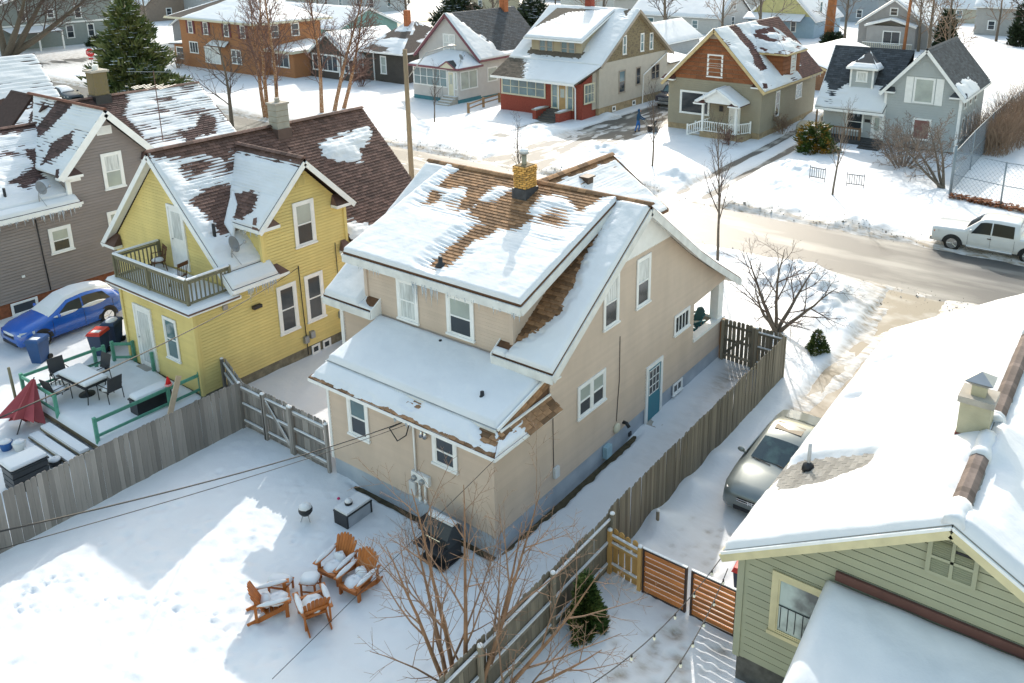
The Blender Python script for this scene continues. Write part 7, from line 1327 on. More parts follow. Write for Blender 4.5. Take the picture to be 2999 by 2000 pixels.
shrub('bare_shrub', 'small bare shrub beside the white porch railing', (-14.9, 47.3, 0), 9, 1.5, .8, 75, TW3, .02); shrub('bare_shrub', 'bare brown shrubs along the taupe wall by the driveway', (-13.0, 53.6, 0), 10, 1.9, .6, 77, TWT, .02); shrub('bare_shrub', 'bare twiggy shrub in front of the dark bungalow', (-60.5, 49.5, 0), 14, 3.0, .9, 79, TW3, .03); shrub('bare_shrub', 'bare shrub beside the orange brick house corner', (-90, 45.6, 0), 12, 2.4, .8, 81, TWT, .03); RMIN[0] = .003
shrub('bare_shrub', 'thin upright shoots in front of the rear wall of the tan house', (-2.1, -1.15, 0), 7, 1.7, .25, 83, TW1, .006, lvH[:1]); shrub('bare_shrub', 'thin upright shoots at the near corner of the tan house', (.35, -.55, 0), 9, 2.0, .35, 85, TW1, .008, lvH[:1])
random.seed(90); th = MB()
for i in range(2300):
    y = 55+48*rnd()**1.15; x = 1.4+U(0, 1)*(2.2+(y-55)*.16)+.05*(y-55); h = max(1.2, (3.6+1.6*float(n2(y*.25, x*.4, 3))+.02*(y-55))*(.35+.75*rnd()**.7)); a = U(0, 6.28); k = U(.05, .45); d = V3(math.cos(a)*k, math.sin(a)*k, 1).normalized(); p = V3(x, y, -.05); r = U(.012, .022)
    q = p+d*h*.5+V3(U(-.2, .2), U(-.2, .2), 0); th.tube([p, q, q+(d+V3(U(-.6, .6), U(-.6, .6), 0))*h*.5], [r, r*.7, .007], 3, False)
    for j in range(6): s = p.lerp(q, U(.4, 1))+V3(0, 0, U(0, h*.35)); e = s+V3(U(-.8, .8), U(-.8, .8), U(.2, 1.1)); th.tube([s, e], [r*.5, .006], 3, False)
tag(th.build('thicket', TWT), 'dense brown leafless thicket beside the chain link lot at right', 'thicket', kind='stuff')
# evergreens: many small needle blades over a cone
def evergreen(name, label, loc, H, Rb, m, seed, n, blade, lean=.6, cat='tree', snowy=.0, base=.0, shape=1.0, group=None):
    random.seed(seed); T = thing(name, label, cat, loc, group=group); mb = MB(True); mb.tube([(0, 0, -.2), (0, 0, H*.95)], [Rb*.06+.02, .01], 7); mb.build('trunk', BK2, T, True); lf = MB(True); sn = MB(True)
    for i in range(n):
        t = 1-math.sqrt(rnd()); z = base+(H-base)*t; a = U(0, 6.28); lump = .75+.3*math.sin(a*3+z*2.1+seed)+.15*math.sin(a*7-z*5); rr = Rb*((1-t)**shape)*lump*(.45+.55*rnd()**.5)+.02
        p = V3(rr*math.cos(a), rr*math.sin(a), z); d = V3(math.cos(a)*lean+U(-.4, .4), math.sin(a)*lean+U(-.4, .4), U(.1, 1)).normalized(); b = blade*U(.6, 1.3); s = d.cross(V3(U(-1, 1), U(-1, 1), U(-1, 1))).normalized()*(b*.2)
        lf.face(p-s, p+s, p+d*b+s*.3, p+d*b-s*.3)
        if snowy and rnd() < snowy: q = p+d*b*.6; w = b*.35; sn.face(q+V3(-w, -w, .02), q+V3(w, -w, .02), q+V3(w, w, .03), q+V3(-w, w, .03))
    lf.build('crown', m, T, kind='stuff')
    if sn.v: sn.build('snow_cover', SNOW, T, kind='stuff')
    return T
PIN = mat('pine_green', (.10, .15, .04), .7, .35, .8, col2=(.19, .20, .07), thr=(.4, .65)); ARB = mat('arbor_green', (.05, .10, .015), .7, .35, 3, col2=(.11, .14, .03), thr=(.45, .6)); DKG = mat('dark_evergreen', (.02, .035, .012), .75, .3, 2); RHO = mat('rhodo_leaf', (.07, .12, .02), .6, .3, 1.5, col2=(.32, .17, .02), thr=(.52, .62))
evergreen('pine_tree', 'tall green pine tree dusted with snow at upper left', (-77.5, 33.2, 0), 10.5, 4.7, PIN, 3, 9500, .62, snowy=.07, base=.5, shape=.75); evergreen('arborvitae', 'green conical arborvitae against the foreground fence', (3.4, -.75, 0), 1.75, .52, ARB, 5, 8000, .11, cat='shrub', shape=.6, lean=.8); evergreen('dwarf_conifer', 'small green conifer alone in snow beside the driveway', (3.0, 16.5, gz(3, 16.5)-.1), 1.05, .48, ARB, 6, 5000, .08, cat='shrub', shape=.55, snowy=.01)
evergreen('rhododendron', 'green and orange leaved bush by the grey house porch', (-8.6, 49.2, 0), 2.4, 1.6, RHO, 7, 3200, .3, cat='shrub', shape=.3, snowy=.02, lean=1); evergreen('spruce_tree', 'dark snowy evergreen behind the slate roofed white house', (-84, 92, 0), 7, 5.5, DKG, 8, 6000, .8, snowy=.12, shape=.5); evergreen('spruce_tree', 'dark snowy evergreen right of the first behind the white house', (-73, 98, 0), 6.5, 5, DKG, 9, 5000, .8, snowy=.12, shape=.5); evergreen('spruce_tree', 'dark conical evergreen right of the small grey house', (-13.5, 116, 0), 6.5, 1.8, DKG, 10, 3500, .5, shape=.5); evergreen('spruce_tree', 'dark conical evergreen at the top right edge', (-6, 132, 0), 7, 2, DKG, 12, 3000, .5, shape=.5); evergreen('yew_bush', 'dark low bush at the foot of the brick chimney stack', (-30, 118, 0), 2.0, 2.4, DKG, 13, 2500, .4, cat='shrub', shape=.35); evergreen('yew_bush', 'dark bush below the far grey green house wall', (-122, 52, 0), 1.6, 1.6, DKG, 14, 2000, .4, cat='shrub', shape=.35); evergreen('yew_bush', 'dark bush at the right foot of the far grey green house', (-124, 56, 0), 1.5, 1.3, DKG, 15, 1500, .4, cat='shrub', shape=.35)
random.seed(101)
lv_ = MB()
for i in range(900): x = 2.7+rnd()*9; y = 42.1-.15*(x-2.7)+U(-.4, .4); s = U(.06, .16); a = U(0, 6.28); z = .14+U(0, .25); lv_.face((x-s*math.cos(a), y-s*math.sin(a), z), (x+s*math.sin(a), y-s*math.cos(a), z+U(-.06, .08)), (x+s*math.cos(a), y+s*math.sin(a), z), (x-s*math.sin(a), y+s*math.cos(a), z+U(-.06, .08)))
tag(lv_.build('dry_leaves', mat('rust_leaf', (.25, .085, .03), .8, .3, 3), None), 'strip of rust coloured dry leaves along the chain link fence', 'leaves', kind='stuff')

random.seed(202)
far = [(-215, 108), (-198, 92), (-182, 118), (-170, 96), (-160, 128), (-146, 142), (-132, 152), (-118, 128), (-112, 158), (-96, 150), (-88, 172), (-74, 150), (-62, 172), (-52, 142), (-44, 176), (-30, 148), (-24, 190), (-10, 136), (-2, 172), (12, 140), (14, 100), (20, 118), (-78, 104), (-58, 92), (-70, 84), (-38, 108), (-8, 92), (-140, 70), (-160, 60), (-134, 104)]
for i, (x, y) in enumerate(far):
    t = dup(pr1[i % 3], None, (x, y, 0), i*1.9, 'bare tree among the distant trees along the top edge', 'distant bare trees'); s = U(.75, 1.15); t.scale = (s, s, s)
# ---------------------------------------------------------------- vehicles
def seams(T, st, wins):
    def at(x):
        for a, b in zip(st[:-1], st[1:]):
            if (a[0]-x)*(b[0]-x) <= 0 and a[0] != b[0]: t = (x-a[0])/(b[0]-a[0]); return [a[i]+(b[i]-a[i])*t for i in range(6)]
        return list(st[0])
    for s in (-1, 1):
        for x in (wins[0][0]+.12, wins[0][1]-.03, wins[-1][1]-.05):
            q = at(x); m_ = MB(True); zm = q[1]+(q[2]-q[1])*.5; m_.bar((x, s*(q[4]-.018), q[1]+.13), (x, s*(q[4]+.002), zm), .012, .012); m_.bar((x, s*(q[4]+.002), zm), (x, s*(q[4]-.018), q[2]-.02), .012, .012); m_.build('door_seam', BLACK, T, kind='stuff')
def car(name, label, cat, loc, rz, st, paint, glass, wheels, wins, rim, wr=.33, ws=None, rs=None, cabin=None, lamp=None, mirrors=None, extra=None, snowtop=None, trim=BLACK):
    """st: stations (x, zb, zbelt, ztop, wbody, wtop), x forward"""
    T = thing(name, label, cat, loc, rz); mb = MB(True); n = len(st); R_ = 13
    def half(s):
        x, zb, zl, zt, w, wt = s; wl = w-.02; return [(0, zb), (w-.14, zb), (w-.02, zb+.1), (w, zb+(zl-zb)*.5), (wl, zl), (wt+.02, zt-.05), (wt-.12, zt), (0, zt+.02)]
    for s in st:
        h = half(s); ring = [(y, z) for y, z in h]+[(-y, z) for y, z in h[-2:0:-1]]
        for y, z in ring: mb.v.append((s[0], y, z))
    k = 14
    for i in range(n-1):
        for j in range(k): mb.f.append((i*k+j, i*k+(j+1) % k, (i+1)*k+(j+1) % k, (i+1)*k+j))
    mb.f.append(tuple(range(k-1, -1, -1))); mb.f.append(tuple((n-1)*k+j for j in range(k)))
    body = recalc(mb.build('body', paint, T, True)); seams(T, st, wins)
    def at(x):
        for a, b in zip(st[:-1], st[1:]):
            if (a[0]-x)*(b[0]-x) <= 0 and a[0] != b[0]: t = (x-a[0])/(b[0]-a[0]); return [a[i]+(b[i]-a[i])*t for i in range(6)]
        return list(st[0])
    def sidepoint(x, f, s, o=.012):
        q = at(x); zl, zt, w, wt = q[2], q[3]-.05, q[4]-.02, q[5]+.02; return V3(x, s*(w+(wt-w)*f+o), zl+(zt-zl)*f)
    for s in (-1, 1):
        for xb0, xb1, xt0, xt1 in wins:
            m_ = MB(True); ks = 4; lo = [sidepoint(xb0+(xb1-xb0)*i/ks, .1, s) for i in range(ks+1)]; hi = [sidepoint(xt0+(xt1-xt0)*i/ks, .86, s) for i in range(ks+1)]
            for i in range(ks): m_.face(lo[i], lo[i+1], hi[i+1], hi[i])
            m_.build('side_window', glass, T, True)
        for xw in wheels:
            q = at(xw); y = s*(q[4]-.09); W_ = thing_part('wheel', T, MB(True).lathe((xw, y, wr), [(wr*.62, -.11), (wr*.94, -.1), (wr, -.06), (wr, .06), (wr*.94, .1), (wr*.62, .11)], 22, 'y'), RUBBER)
            r_ = MB(True); yo = y+s*.112; r_.lathe((xw, yo-s*.04, wr), [(wr*.6, 0), (wr*.6, .01)], 18, 'y'); r_.build('wheel_well', BLACK, W_, True)
            r_ = MB(True); r_.lathe((xw, yo, wr), [(wr*.16, -.01), (wr*.16, .015*s)], 10, 'y')
            for j in range(5): a = j*1.2566; p = V3(xw+math.cos(a)*wr*.6, yo, wr+math.sin(a)*wr*.6); r_.bar((xw, yo, wr), p, .02, wr*.2, (0, 1, 0)); 
            r_.lathe((xw, yo-.008, wr), [(wr*.58, 0), (wr*.64, 0), (wr*.64, .016), (wr*.58, .016)], 20, 'y'); r_.build('rim', rim, W_)
            ar = MB(True); ya = s*(q[4]+.004); nn = 14; ro = wr+.09; prev = None
            for j in range(nn):
                a0, a1 = math.pi*j/nn, math.pi*(j+1)/nn
                ar.face(*[(xw+rr*math.cos(a), ya, wr-.02+rr*math.sin(a)) for rr, a in ((wr*.5, a0), (ro, a0), (ro, a1), (wr*.5, a1))])
            ar.build('wheel_arch', trim, T)
        if mirrors: m_ = MB(True); x, z = mirrors; m_.blob((x, s*(at(x)[4]+.06), z), .06, .11, .075, 10, 6, 0); m_.bar((x, s*(at(x)[4]-.1), z-.05), (x, s*(at(x)[4]+.02), z-.03), .05, .05); m_.build('wing_mirror', paint, T, True)
        if lamp: m_ = MB(True); x, z, l, h = lamp; q = at(x-.02); m_.hexa([(x-l, s*(at(x-l)[4]+.01), z-h*.3), (x-l, s*(at(x-l)[4]-.25), z-h*.2), (x+.015, s*(q[4]-.42), z-h/2), (x+.01, s*(q[4]-.08), z-h/2), (x-l, s*(at(x-l)[4]+.008), z+h*.5), (x-l, s*(at(x-l)[4]-.25), z+h*.55), (x-.06, s*(q[4]-.42), z+h*.4), (x-.05, s*(q[4]-.08), z+h*.45)]); m_.build('headlight', mat('lamp_glass', (.6, .63, .65), .1, .1, spec=.9), T)
        for xh in (wins[0][0]-.9, wins[-1][0]+.1):
            q = at(xh); m_ = MB(True); m_.box(xh-.09, xh+.09, s*q[4]-.015, s*q[4]+.025, q[2]-.14, q[2]-.11); m_.build('door_handle', CHROME if cat == 'pickup' else paint, T)
    def screen(a, b, nm, f0=.06, f1=.92, ins=.12):
        A, B = at(a), at(b); m_ = MB(True); P = []
        for f in (f0, (f0+f1)/2, f1):
            x = a+(b-a)*f; zt = A[3]+(B[3]-A[3])*f; wt = A[5]+(B[5]-A[5])*f; P.append([V3(x+(0.0), y, zt+.034-.035*abs(y/wt)**2.5) for y in [(-1+.4*i)*(wt-ins) for i in range(6)]])
        for i in range(2):
            for j in range(5): m_.face(P[i][j], P[i][j+1], P[i+1][j+1], P[i+1][j])
        return m_.build(nm, glass, T, True)
    if ws: screen(*ws, 'windscreen')
    if rs: screen(*rs, 'rear_window')
    if extra: extra(T, at)
    if snowtop:
        xs = np.linspace(snowtop[0], snowtop[1], 15); G_ = []
        for i, x in enumerate(xs):
            q = at(float(x)); e = .0 if i in (0, 14) else snowtop[2]; G_.append([V3(x, y*(q[5]-.03), q[3]+.02-.04*abs(y)**3+e*max(0, 1-abs(y)**6)) for y in np.linspace(-1, 1, 11)])
        m_ = MB(True)
        for i in range(14):
            for j in range(10): m_.face(G_[i][j], G_[i][j+1], G_[i+1][j+1], G_[i+1][j])
        m_.build('snow_cover', SNOW, T, True, kind='stuff')
    return T
def thing_part(name, T, mb, m): return mb.build(name, m, T, True)
TINT = mat('tinted_glass', (.008, .012, .016), .12, .3, 1, spec=.25)
def hatch_st(L=4.36, k=1.0): return [(2.16, .3, .5, .62, .66, .55), (2.08, .2, .62, .74, .8, .68), (1.75, .19, .74, .86, .88, .74), (1.2, .19, .86, .97, .9, .74), (.85, .19, .9, 1.03, .9, .72), (.1, .19, .93, 1.4, .9, .58), (-.6, .19, .95, 1.47, .9, .58), (-1.2, .19, .97, 1.42, .89, .56), (-1.75, .2, .97, 1.28, .86, .54), (-2.05, .25, .9, 1.02, .8, .6), (-2.17, .35, .6, .75, .7, .55)]
BLUP = mat('blue_car_paint', (.01, .10, .46), .25, .08, 2, spec=.6, coat=.8); SILP = mat('silver_car_paint', (.2, .225, .22), .3, .05, 2, metal=.4, coat=.6); WHP = mat('white_car_paint', (.6, .615, .62), .3, .03, 2, coat=.6); NAVP = mat('dark_truck_paint', (.03, .035, .06), .3, .1, 2, coat=.7)
def front(zg, w, zb, plate=True, gm=None, bar=False, badge=False):
    def f(T, at):
        x = max(s for s in (2.9, 2.5, 2.4, 2.2, 2.1) if True) if False else f.x
        MB(True).box(x-.05, x+.03, -w, w, zg-.06, zg+.07).build('grille', gm or BLACK, T); MB(True).box(x-.08, x+.035, -w*1.25, w*1.25, zb-.07, zb+.05).build('lower_grille', BLACK, T)
        if bar:
            for dz in (-.03, .03): MB(True).box(x-.04, x+.045, -w, w, zg+dz-.012, zg+dz+.012).build('grille_bar', CHROME, T)
        if badge: m_ = MB(True); m_.box(x+.03, x+.055, -.07, -.045, zg-.06, zg+.06).box(x+.03, x+.055, .045, .07, zg-.06, zg+.06).box(x+.03, x+.055, -.044, .044, zg-.012, zg+.012); m_.build('badge', CHROME, T, kind='stuff')
    return f
fx = front(.55, .42, .3); fx.x = 2.13
blue = car('blue_car', 'blue hatchback with snow covered windscreen and roof parked by the mauve house', 'car', (-23.95, .28, gz(-23.9, -1)-.06), -math.pi/2+.04, hatch_st(), BLUP, GLASS, (1.33, -1.33), [(.75, -.35, .12, -.4), (-.42, -1.55, -.46, -1.35)], CHROME, .33, None, None, lamp=(2.08, .68, .5, .14), mirrors=(.62, 1.02), extra=fx, snowtop=(.92, -1.95, .1))
blue.scale = (1.03, 1.03, 1.13); mb = MB(True); mb.blob((2.12, 0, .63), .06, .5, .05); mb.blob((2.06, .62, .66), .05, .16, .05); mb.blob((.3, .86, .98), .5, .05, .06); mb.blob((-.8, .86, 1.0), .5, .05, .08); mb.build('snow_cover', SNOW, blue, True, kind='stuff')
sed = [(2.3, .3, .5, .62, .7, .6), (2.22, .2, .62, .74, .82, .7), (1.9, .19, .74, .85, .9, .76), (1.3, .19, .84, .95, .92, .76), (.95, .19, .88, 1.0, .92, .74), (.15, .19, .93, 1.4, .92, .6), (-.5, .19, .94, 1.46, .92, .6), (-1.0, .19, .95, 1.4, .91, .58), (-1.6, .2, .97, 1.06, .9, .66), (-2.15, .25, .92, 1.02, .86, .68), (-2.36, .35, .65, .8, .76, .6)]
fx = front(.56, .38, .32, bar=True, badge=True); fx.x = 2.27
silver = car('silver_car', 'silver sedan with sunroof parked in the narrow driveway beside the long fence', 'car', (4.98, 7.75, gz(4.9, 7.4)-.05), -math.pi/2, sed, SILP, mat('green_tint_glass', (.02, .05, .055), .05, .4, 1.2, spec=.9, col2=(.06, .12, .11), thr=(.45, .6)), (1.42, -1.36), [(.85, -.3, .2, -.36), (-.38, -1.4, -.42, -1.1)], CHROME, .33, (.97, .14), (-1.0, -1.62), lamp=(2.2, .66, .55, .15), mirrors=(.72, 1.02), extra=fx)
silver.scale = (1.07, 1.07, 1.07); mb = MB(True); mb.box(-.62, -.2, -.4, .4, 1.452, 1.462); o = mb.build('sunroof', GLASS, silver); mb = MB(True); mb.tube([(1.0, .6, 1.03), (.9, .1, 1.05)], .012, 5); mb.build('wiper', BLACK, silver); mb = MB(True); mb.tube([(1.0, 0, 1.03), (.92, -.5, 1.04)], .012, 5); mb.build('wiper', BLACK, silver)
pk = [(2.98, .55, .85, 1.12, .9, .86), (2.94, .42, .95, 1.18, .97, .92), (2.8, .38, 1.02, 1.22, 1.0, .94), (1.7, .38, 1.08, 1.26, 1.01, .94), (1.42, .38, 1.1, 1.28, 1.01, .92), (1.36, .38, 1.1, 1.31, 1.01, .9), (.66, .38, 1.12, 1.9, 1.01, .78), (.45, .38, 1.13, 1.98, 1.01, .78), (-.2, .38, 1.14, 2.02, 1.01, .79), (-1.0, .38, 1.14, 1.99, 1.01, .79), (-1.17, .38, 1.14, 1.94, 1.01, .79), (-1.24, .38, 1.14, 1.5, 1.01, .9), (-1.27, .38, 1.12, 1.24, 1.01, .97), (-2.5, .38, 1.12, 1.24, 1.01, .97), (-2.9, .45, 1.1, 1.2, .98, .94), (-2.95, .5, 1.0, 1.1, .95, .9)]
def pkx(T, at):
    MB(True).box(2.9, 2.99, -.62, .62, .68, 1.0).build('grille', BLACK, T); MB(True).box(2.86, 3.05, -.92, .92, .42, .62).build('bumper', CHROME, T)
    for s in (-1, 1): MB(True).box(-1.0, 1.2, s*1.02-.08, s*1.02+.06, .38, .43).build('running_board', CHROME, T); m_ = MB(True); m_.box(-1.0, 1.2, s*1.02-.06, s*1.02+.05, .431, .455); m_.build('snow_cover', SNOW, T, kind='stuff')
    MB(True).box(-1.3, -.0, -.0, .0, 1, 1.01) if False else None
truck = car('white_pickup', 'white crew cab pickup parked across the street at the right edge', 'pickup', (6.72, 33.2, -.02), math.pi, pk, WHP, TINT, (1.9, -1.75), [(1.05, .12, .66, .1), (.05, -.98, .04, -.95)], CHROME, .43, (1.36, .66), (-1.17, -1.26), lamp=(2.9, .98, .3, .2), mirrors=(1.05, 1.32), extra=pkx, trim=BLACK)
for s in (-1, 1): MB(True).box(2.8, 2.86, s*.97-.01, s*.97+.012, .92, 1.0).build('side_marker', mat('amber', (.6, .15, .01), .4), truck)
def ramx(T, at):
    MB(True).box(2.9, 3.0, -.6, .6, .72, 1.08).build('grille', BLACK, T); MB(True).box(2.88, 3.06, -.95, .95, .42, .66).build('bumper', CHROME, T)
    for z in (.8, .9, 1.0): MB(True).box(2.96, 3.015, -.6, .6, z-.02, z+.02).build('grille_bar', CHROME, T)
car('dark_pickup', 'dark pickup with chrome grille parked beside the brick porch bungalow', 'pickup', (-27.3, 61.2, -.02), -math.pi/2+.12, pk, NAVP, GTEAL, (1.9, -1.75), [(1.05, .12, .66, .1), (.05, -.98, .04, -.95)], CHROME, .43, (1.36, .66), (-1.17, -1.26), lamp=(2.9, .98, .3, .2), mirrors=(1.05, 1.32), extra=ramx)
fx = front(.55, .42, .3); fx.x = 2.13
car('white_hatchback', 'white hatchback parked between the orange brick house and dark bungalow', 'car', (-73.2, 53.2, 0), math.pi*.8, hatch_st(), WHP, GLASS, (1.33, -1.33), [(.75, -.35, .12, -.4), (-.42, -1.55, -.46, -1.35)], GREYM, .33, (.86, .12), (-1.22, -1.8), lamp=(2.08, .68, .5, .14), mirrors=(.62, 1.02), extra=fx)
car('beige_car', 'pale beige car parked beside the porch of the grey slate roofed house', 'car', (-11.4, 56.6, 0), -math.pi/2, hatch_st(), mat('beige_paint', (.5, .45, .34), .35, .05), GLASS, (1.33, -1.33), [(.75, -.35, .12, -.4), (-.42, -1.55, -.46, -1.35)], GREYM, .33, (.86, .12), (-1.22, -1.8), lamp=(2.08, .68, .5, .14), mirrors=(.62, 1.02), extra=fx, snowtop=(.92, -1.9, .1))
car('dark_car', 'dark snow dusted car on the street beyond the mauve house roof', 'car', (-79, 26.6, 0), .0, hatch_st(), mat('charcoal_paint', (.04, .05, .06), .35), GLASS, (1.33, -1.33), [(.75, -.35, .12, -.4), (-.42, -1.55, -.46, -1.35)], GREYM, .33, (.86, .12), (-1.22, -1.8), lamp=(2.08, .68, .5, .14), mirrors=(.62, 1.02), extra=fx, snowtop=(.8, -1.9, .06))
# ---------------------------------------------------------------- poles, lamps, signs, wires
PW = mat('pole_wood', (.27, .20, .13), .85, .2, 3, stretch=(3, 3, .3)); OPW = mat('orange_pole_wood', (.33, .13, .05), .8, .2, 3)
T = thing('utility_pole', 'grey brown wooden utility pole with street lamp arm behind the plum roof', 'utility pole', (-24.5, 21.5, 0)); mb = MB(True); mb.tube([(0, 0, -.2), (0, 0, 9.7)], [.17, .13], 10); mb.build('pole', PW, T, True); mb = MB(True); mb.tube([(.05, .1, 8.0), (.6, 1.2, 9.4), (1.1, 2.4, 9.7)], .035, 6); mb.build('lamp_arm', GREYM, T, True); mb = MB(True); mb.blob((1.2, 2.7, 9.7), .16, .42, .1); mb.build('lamp_head', GREYM, T, True)
T = thing('utility_pole', 'orange brown utility pole in front of the small grey house', 'utility pole', (-18.9, 115.5, 0)); mb = MB(True); mb.tube([(0, 0, -.2), (.4, .2, 14)], [.24, .18], 8); mb.build('pole', OPW, T, True)
T = thing('chimney_stack', 'thick rust orange wooden pole rising beside the blue house', 'pole', (-31.6, 120, 0)); mb = MB(True); mb.tube([(0, 0, -.2), (.5, .2, 16)], [.75, .55], 10); mb.build('shaft', OPW, T, True)
T = thing('stop_sign', 'red octagonal stop sign on a thin post at the corner', 'sign', (-96.2, 38.05, 0), .6); mb = MB(True); mb.tube([(0, 0, -.2), (0, 0, 2.9)], .04, 6); mb.build('post', GREYM, T); mb = MB(True); o8 = [(.55*math.cos(math.pi/8+i*math.pi/4), -.05, 2.45+.55*math.sin(math.pi/8+i*math.pi/4)) for i in range(8)]; mb.prism(o8, (0, .02, 0)); recalc(mb.build('sign_plate', mat('sign_red', (.45, .015, .02), .5, .05), T))
tx = bpy.data.curves.new('letters', 'FONT'); tx.body = 'STOP'; tx.size = .36; tx.align_x = 'CENTER'; tx.align_y = 'CENTER'; tx.extrude = .004; to = bpy.data.objects.new('letters_src', tx); COL.objects.link(to); dg_ = bpy.context.evaluated_depsgraph_get(); me = bpy.data.meshes.new_from_object(to.evaluated_get(dg_)); bpy.data.objects.remove(to); me.materials.clear(); me.materials.append(WHITE); lo_ = bpy.data.objects.new('letters', me); COL.objects.link(lo_); lo_.parent = T; lo_.location = (0, -.06, 2.45); lo_.rotation_euler = (math.pi/2, 0, 0)
MB(True).box(-.28, .28, -.05, -.03, 1.62, 1.8).build('lower_plate', mat('sign_red', (.45, .015, .02)), T)
T = thing('street_lamp', 'dark lamp post with white lantern near the pine tree', 'street lamp', (-99.1, 41.1, 0)); mb = MB(True); mb.lathe((0, 0, 0), [(.16, -.2), (.14, .4), (.07, .5), (.055, 3.6)], 10); mb.build('post', BLACK, T, True); mb = MB(True); mb.lathe((0, 0, 3.6), [(.12, 0), (.24, .2), (.26, .5), (.05, .65)], 10); mb.build('lantern', WHITE, T, True)
def wire(label, pts, r=.012, sag=0, n=14):
    a, b = Vector(pts[0]), Vector(pts[1]); mb = MB(); mb.tube([a.lerp(b, i/n)-V3(0, 0, sag*4*(i/n)*(1-i/n)) for i in range(n+1)], r, 5); return tag(mb.build('overhead_wire', CABLE, None, True), label, 'wire')
wire('twisted service cable running from the tan house mast over the yard', ((-3.2, -.12, 3.1), (.52, -11, 8.24)), .014, .15); wire('thin cable below the service cable across the left yard', ((-2.85, -.1, 3.2), (.37, -11, 7.88)), .008, .1)
wire('thin wire from the yellow house wall over its deck to the lower left', ((-13.3, 4.35, 3.95), (1.39, -11, 10.32)), .012, .2); wire('thin wire from the eave corner down past the garden chairs', ((.36, -.38, 3.42), (-1.35, -6.1, .35)), .008)
cable(None, [(-3.2, -.12, 3.1), (-3.7, -.15, 2.75), (-3.4, -.15, 2.45), (-3.05, -.14, 2.75), (-2.86, -.12, 3.3)], .018, 'drip_loop'); tag(bpy.data.objects['drip_loop'], 'black cable loop hanging at the tan house service mast', 'cable')
for lb, p, q in (('string of bulbs over the slat gate, left of the two', (6.55, -.3, 3.35), (6.7, -5.5, 4.6)), ('string of bulbs over the slat gate, right of the two', (6.78, -.42, 3.3), (7.9, -5.5, 5.2))):
    T = thing('string_lights', lb, 'string lights', p); a, b = V3(0, 0, 0), Vector(q)-Vector(p); mb = MB(True); P_ = [a.lerp(b, i/12)-V3(0, 0, 1.1*(i/12)*(1-i/12)) for i in range(13)]; mb.tube(P_, .01, 5); mb.build('cord', CABLE, T)
    for i in (1, 3, 5, 7, 9): m_ = MB(True); m_.lathe(P_[i]-V3(0, 0, .08), [(.02, .08), (.02, .03)], 8); so = m_.build('socket', CABLE, T); m_ = MB(True); m_.blob(P_[i]-V3(0, 0, .09), .03, .03, .04, 8, 6, 0); m_.build('bulb', mat('bulb_glass', (.75, .7, .55), .1), so, True)
# ---------------------------------------------------------------- person with snow blower
T = thing('person', 'person in blue hooded jacket and blue trousers pushing a snow blower', 'person', (-23.6, 47.6, gz(-23.6, 47.6)-.02), .35)
T.scale = (1.1, 1.1, 1.1)
def skin(name, m, verts, edges, rad, parent, lev=2):
    me = bpy.data.meshes.new(name); me.from_pydata(verts, edges, []); o = bpy.data.objects.new(name, me); COL.objects.link(o); o.parent = parent; me.materials.append(m)
    s = o.modifiers.new('skin', 'SKIN'); s.use_smooth_shade = True; ss = o.modifiers.new('sub', 'SUBSURF'); ss.levels = 1; ss.render_levels = lev
    for v, r in zip(me.skin_vertices[0].data, rad): v.radius = (r, r) if not hasattr(r, '__len__') else r
    me.skin_vertices[0].data[0].use_root = True; return o
# faces +x; arms reach forward to the handlebar
Vv = [(0, 0, .95), (0, 0, 1.15), (.02, 0, 1.38), (.05, 0, 1.5), (.09, 0, 1.58), (.1, 0, 1.7), (.02, .2, 1.43), (.16, .27, 1.2), (.4, .22, 1.08), (.5, .2, 1.07), (.02, -.2, 1.43), (.16, -.27, 1.2), (.4, -.22, 1.08), (.5, -.2, 1.07), (.0, .1, .88), (.1, .12, .5), (.02, .13, .1), (.16, .14, .05), (0, -.1, .88), (-.08, -.12, .5), (-.22, -.13, .12), (-.1, -.14, .05),
      (.56, .235, 1.05), (.57, .21, 1.04), (.57, .185, 1.04), (.55, .165, 1.05), (.5, .16, 1.1), (.56, -.235, 1.05), (.57, -.21, 1.04), (.57, -.185, 1.04), (.55, -.165, 1.05), (.5, -.16, 1.1)]
Ee = [(0, 1), (1, 2), (2, 3), (3, 4), (4, 5), (2, 6), (6, 7), (7, 8), (8, 9), (2, 10), (10, 11), (11, 12), (12, 13), (0, 14), (14, 15), (15, 16), (16, 17), (0, 18), (18, 19), (19, 20), (20, 21)]+[(9, i) for i in range(22, 27)]+[(13, i) for i in range(27, 32)]
rr_ = [.15, .16, .17, .08, .085, .105, .085, .065, .05, .04, .085, .065, .05, .04, .1, .075, .06, .045, .1, .075, .06, .045]+[.012]*10
JK = bpy.data.materials.new('person_clothes'); JK.use_nodes = True; nt_ = JK.node_tree; tc_ = nt_.nodes.new('ShaderNodeTexCoord'); sx_ = nt_.nodes.new('ShaderNodeSeparateXYZ'); nt_.links.new(tc_.outputs['Object'], sx_.inputs[0]); rp_ = nt_.nodes.new('ShaderNodeValToRGB'); rp_.color_ramp.interpolation = 'CONSTANT'
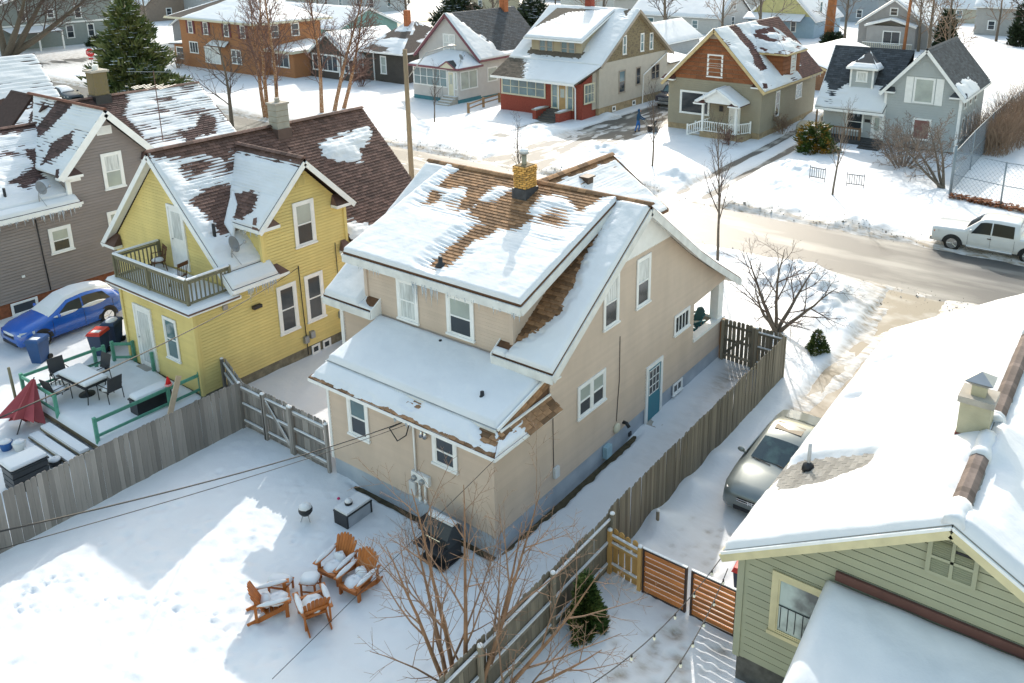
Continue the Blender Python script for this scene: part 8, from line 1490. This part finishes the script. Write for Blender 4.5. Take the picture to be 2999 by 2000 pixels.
el = rp_.color_ramp.elements; el[0].position = 0; el[0].color = (.015, .015, .018, 1); el[1].position = .065; el[1].color = (.02, .12, .36, 1); e2_ = el.new(.475); e2_.color = (.012, .06, .13, 1)
mr_ = nt_.nodes.new('ShaderNodeMapRange'); mr_.inputs['From Max'].default_value = 2.; nt_.links.new(sx_.outputs[2], mr_.inputs[0]); nt_.links.new(mr_.outputs[0], rp_.inputs[0]); nt_.links.new(rp_.outputs[0], nt_.nodes['Principled BSDF'].inputs['Base Color']); nt_.nodes['Principled BSDF'].inputs['Roughness'].default_value = .8
skin('body', JK, Vv, Ee, rr_, T); mb = MB(True); mb.blob((.165, 0, 1.69), .05, .075, .09, 10, 8, 0); mb.blob((.215, 0, 1.68), .018, .014, .022, 8, 6, 0); mb.build('face', mat('skin_tone', (.5, .28, .2), .6), T, True); mb = MB(True); mb.blob((.06, 0, 1.71), .125, .12, .135, 12, 8, .02); mb.build('hood', mat('navy_hood', (.012, .06, .13), .85), T, True)
T = thing('snow_blower', 'dark walk behind snow blower pushed by the person in blue', 'snow blower', (-22.55, 48.0, gz(-22.6, 48)-.02), .35)
MB(True).box(-.25, .25, -.22, .22, .25, .55).build('engine', BLACK, T); mb = MB(True); mb.prism([(.25, -.33, .05), (.6, -.33, .05), (.6, -.33, .3), (.45, -.33, .55), (.25, -.33, .5)], (0, .66, 0)); recalc(mb.build('auger_housing', mat('blower_grey', (.08, .08, .085), .5), T)); mb = MB(True); mb.tube([(.3, 0, .5), (.3, 0, .85), (.45, .1, 1.0)], .08, 8); mb.build('chute', BLACK, T, True)
for s in (-1, 1): mb = MB(True); mb.lathe((-.05, s*.3, .2), [(.2, -.06), (.2, .06)], 14, 'y'); mb.build('wheel', RUBBER, T); mb = MB(True); mb.tube([(-.2, s*.2, .45), (-.62, s*.2, 1.0), (-.72, s*.2, 1.02)], .018, 6); mb.build('handle', GREYM, T)
mb = MB(True); mb.tube([(-.62, -.2, 1.0), (-.62, .2, 1.0)], .016, 6); mb.build('crossbar', GREYM, T)
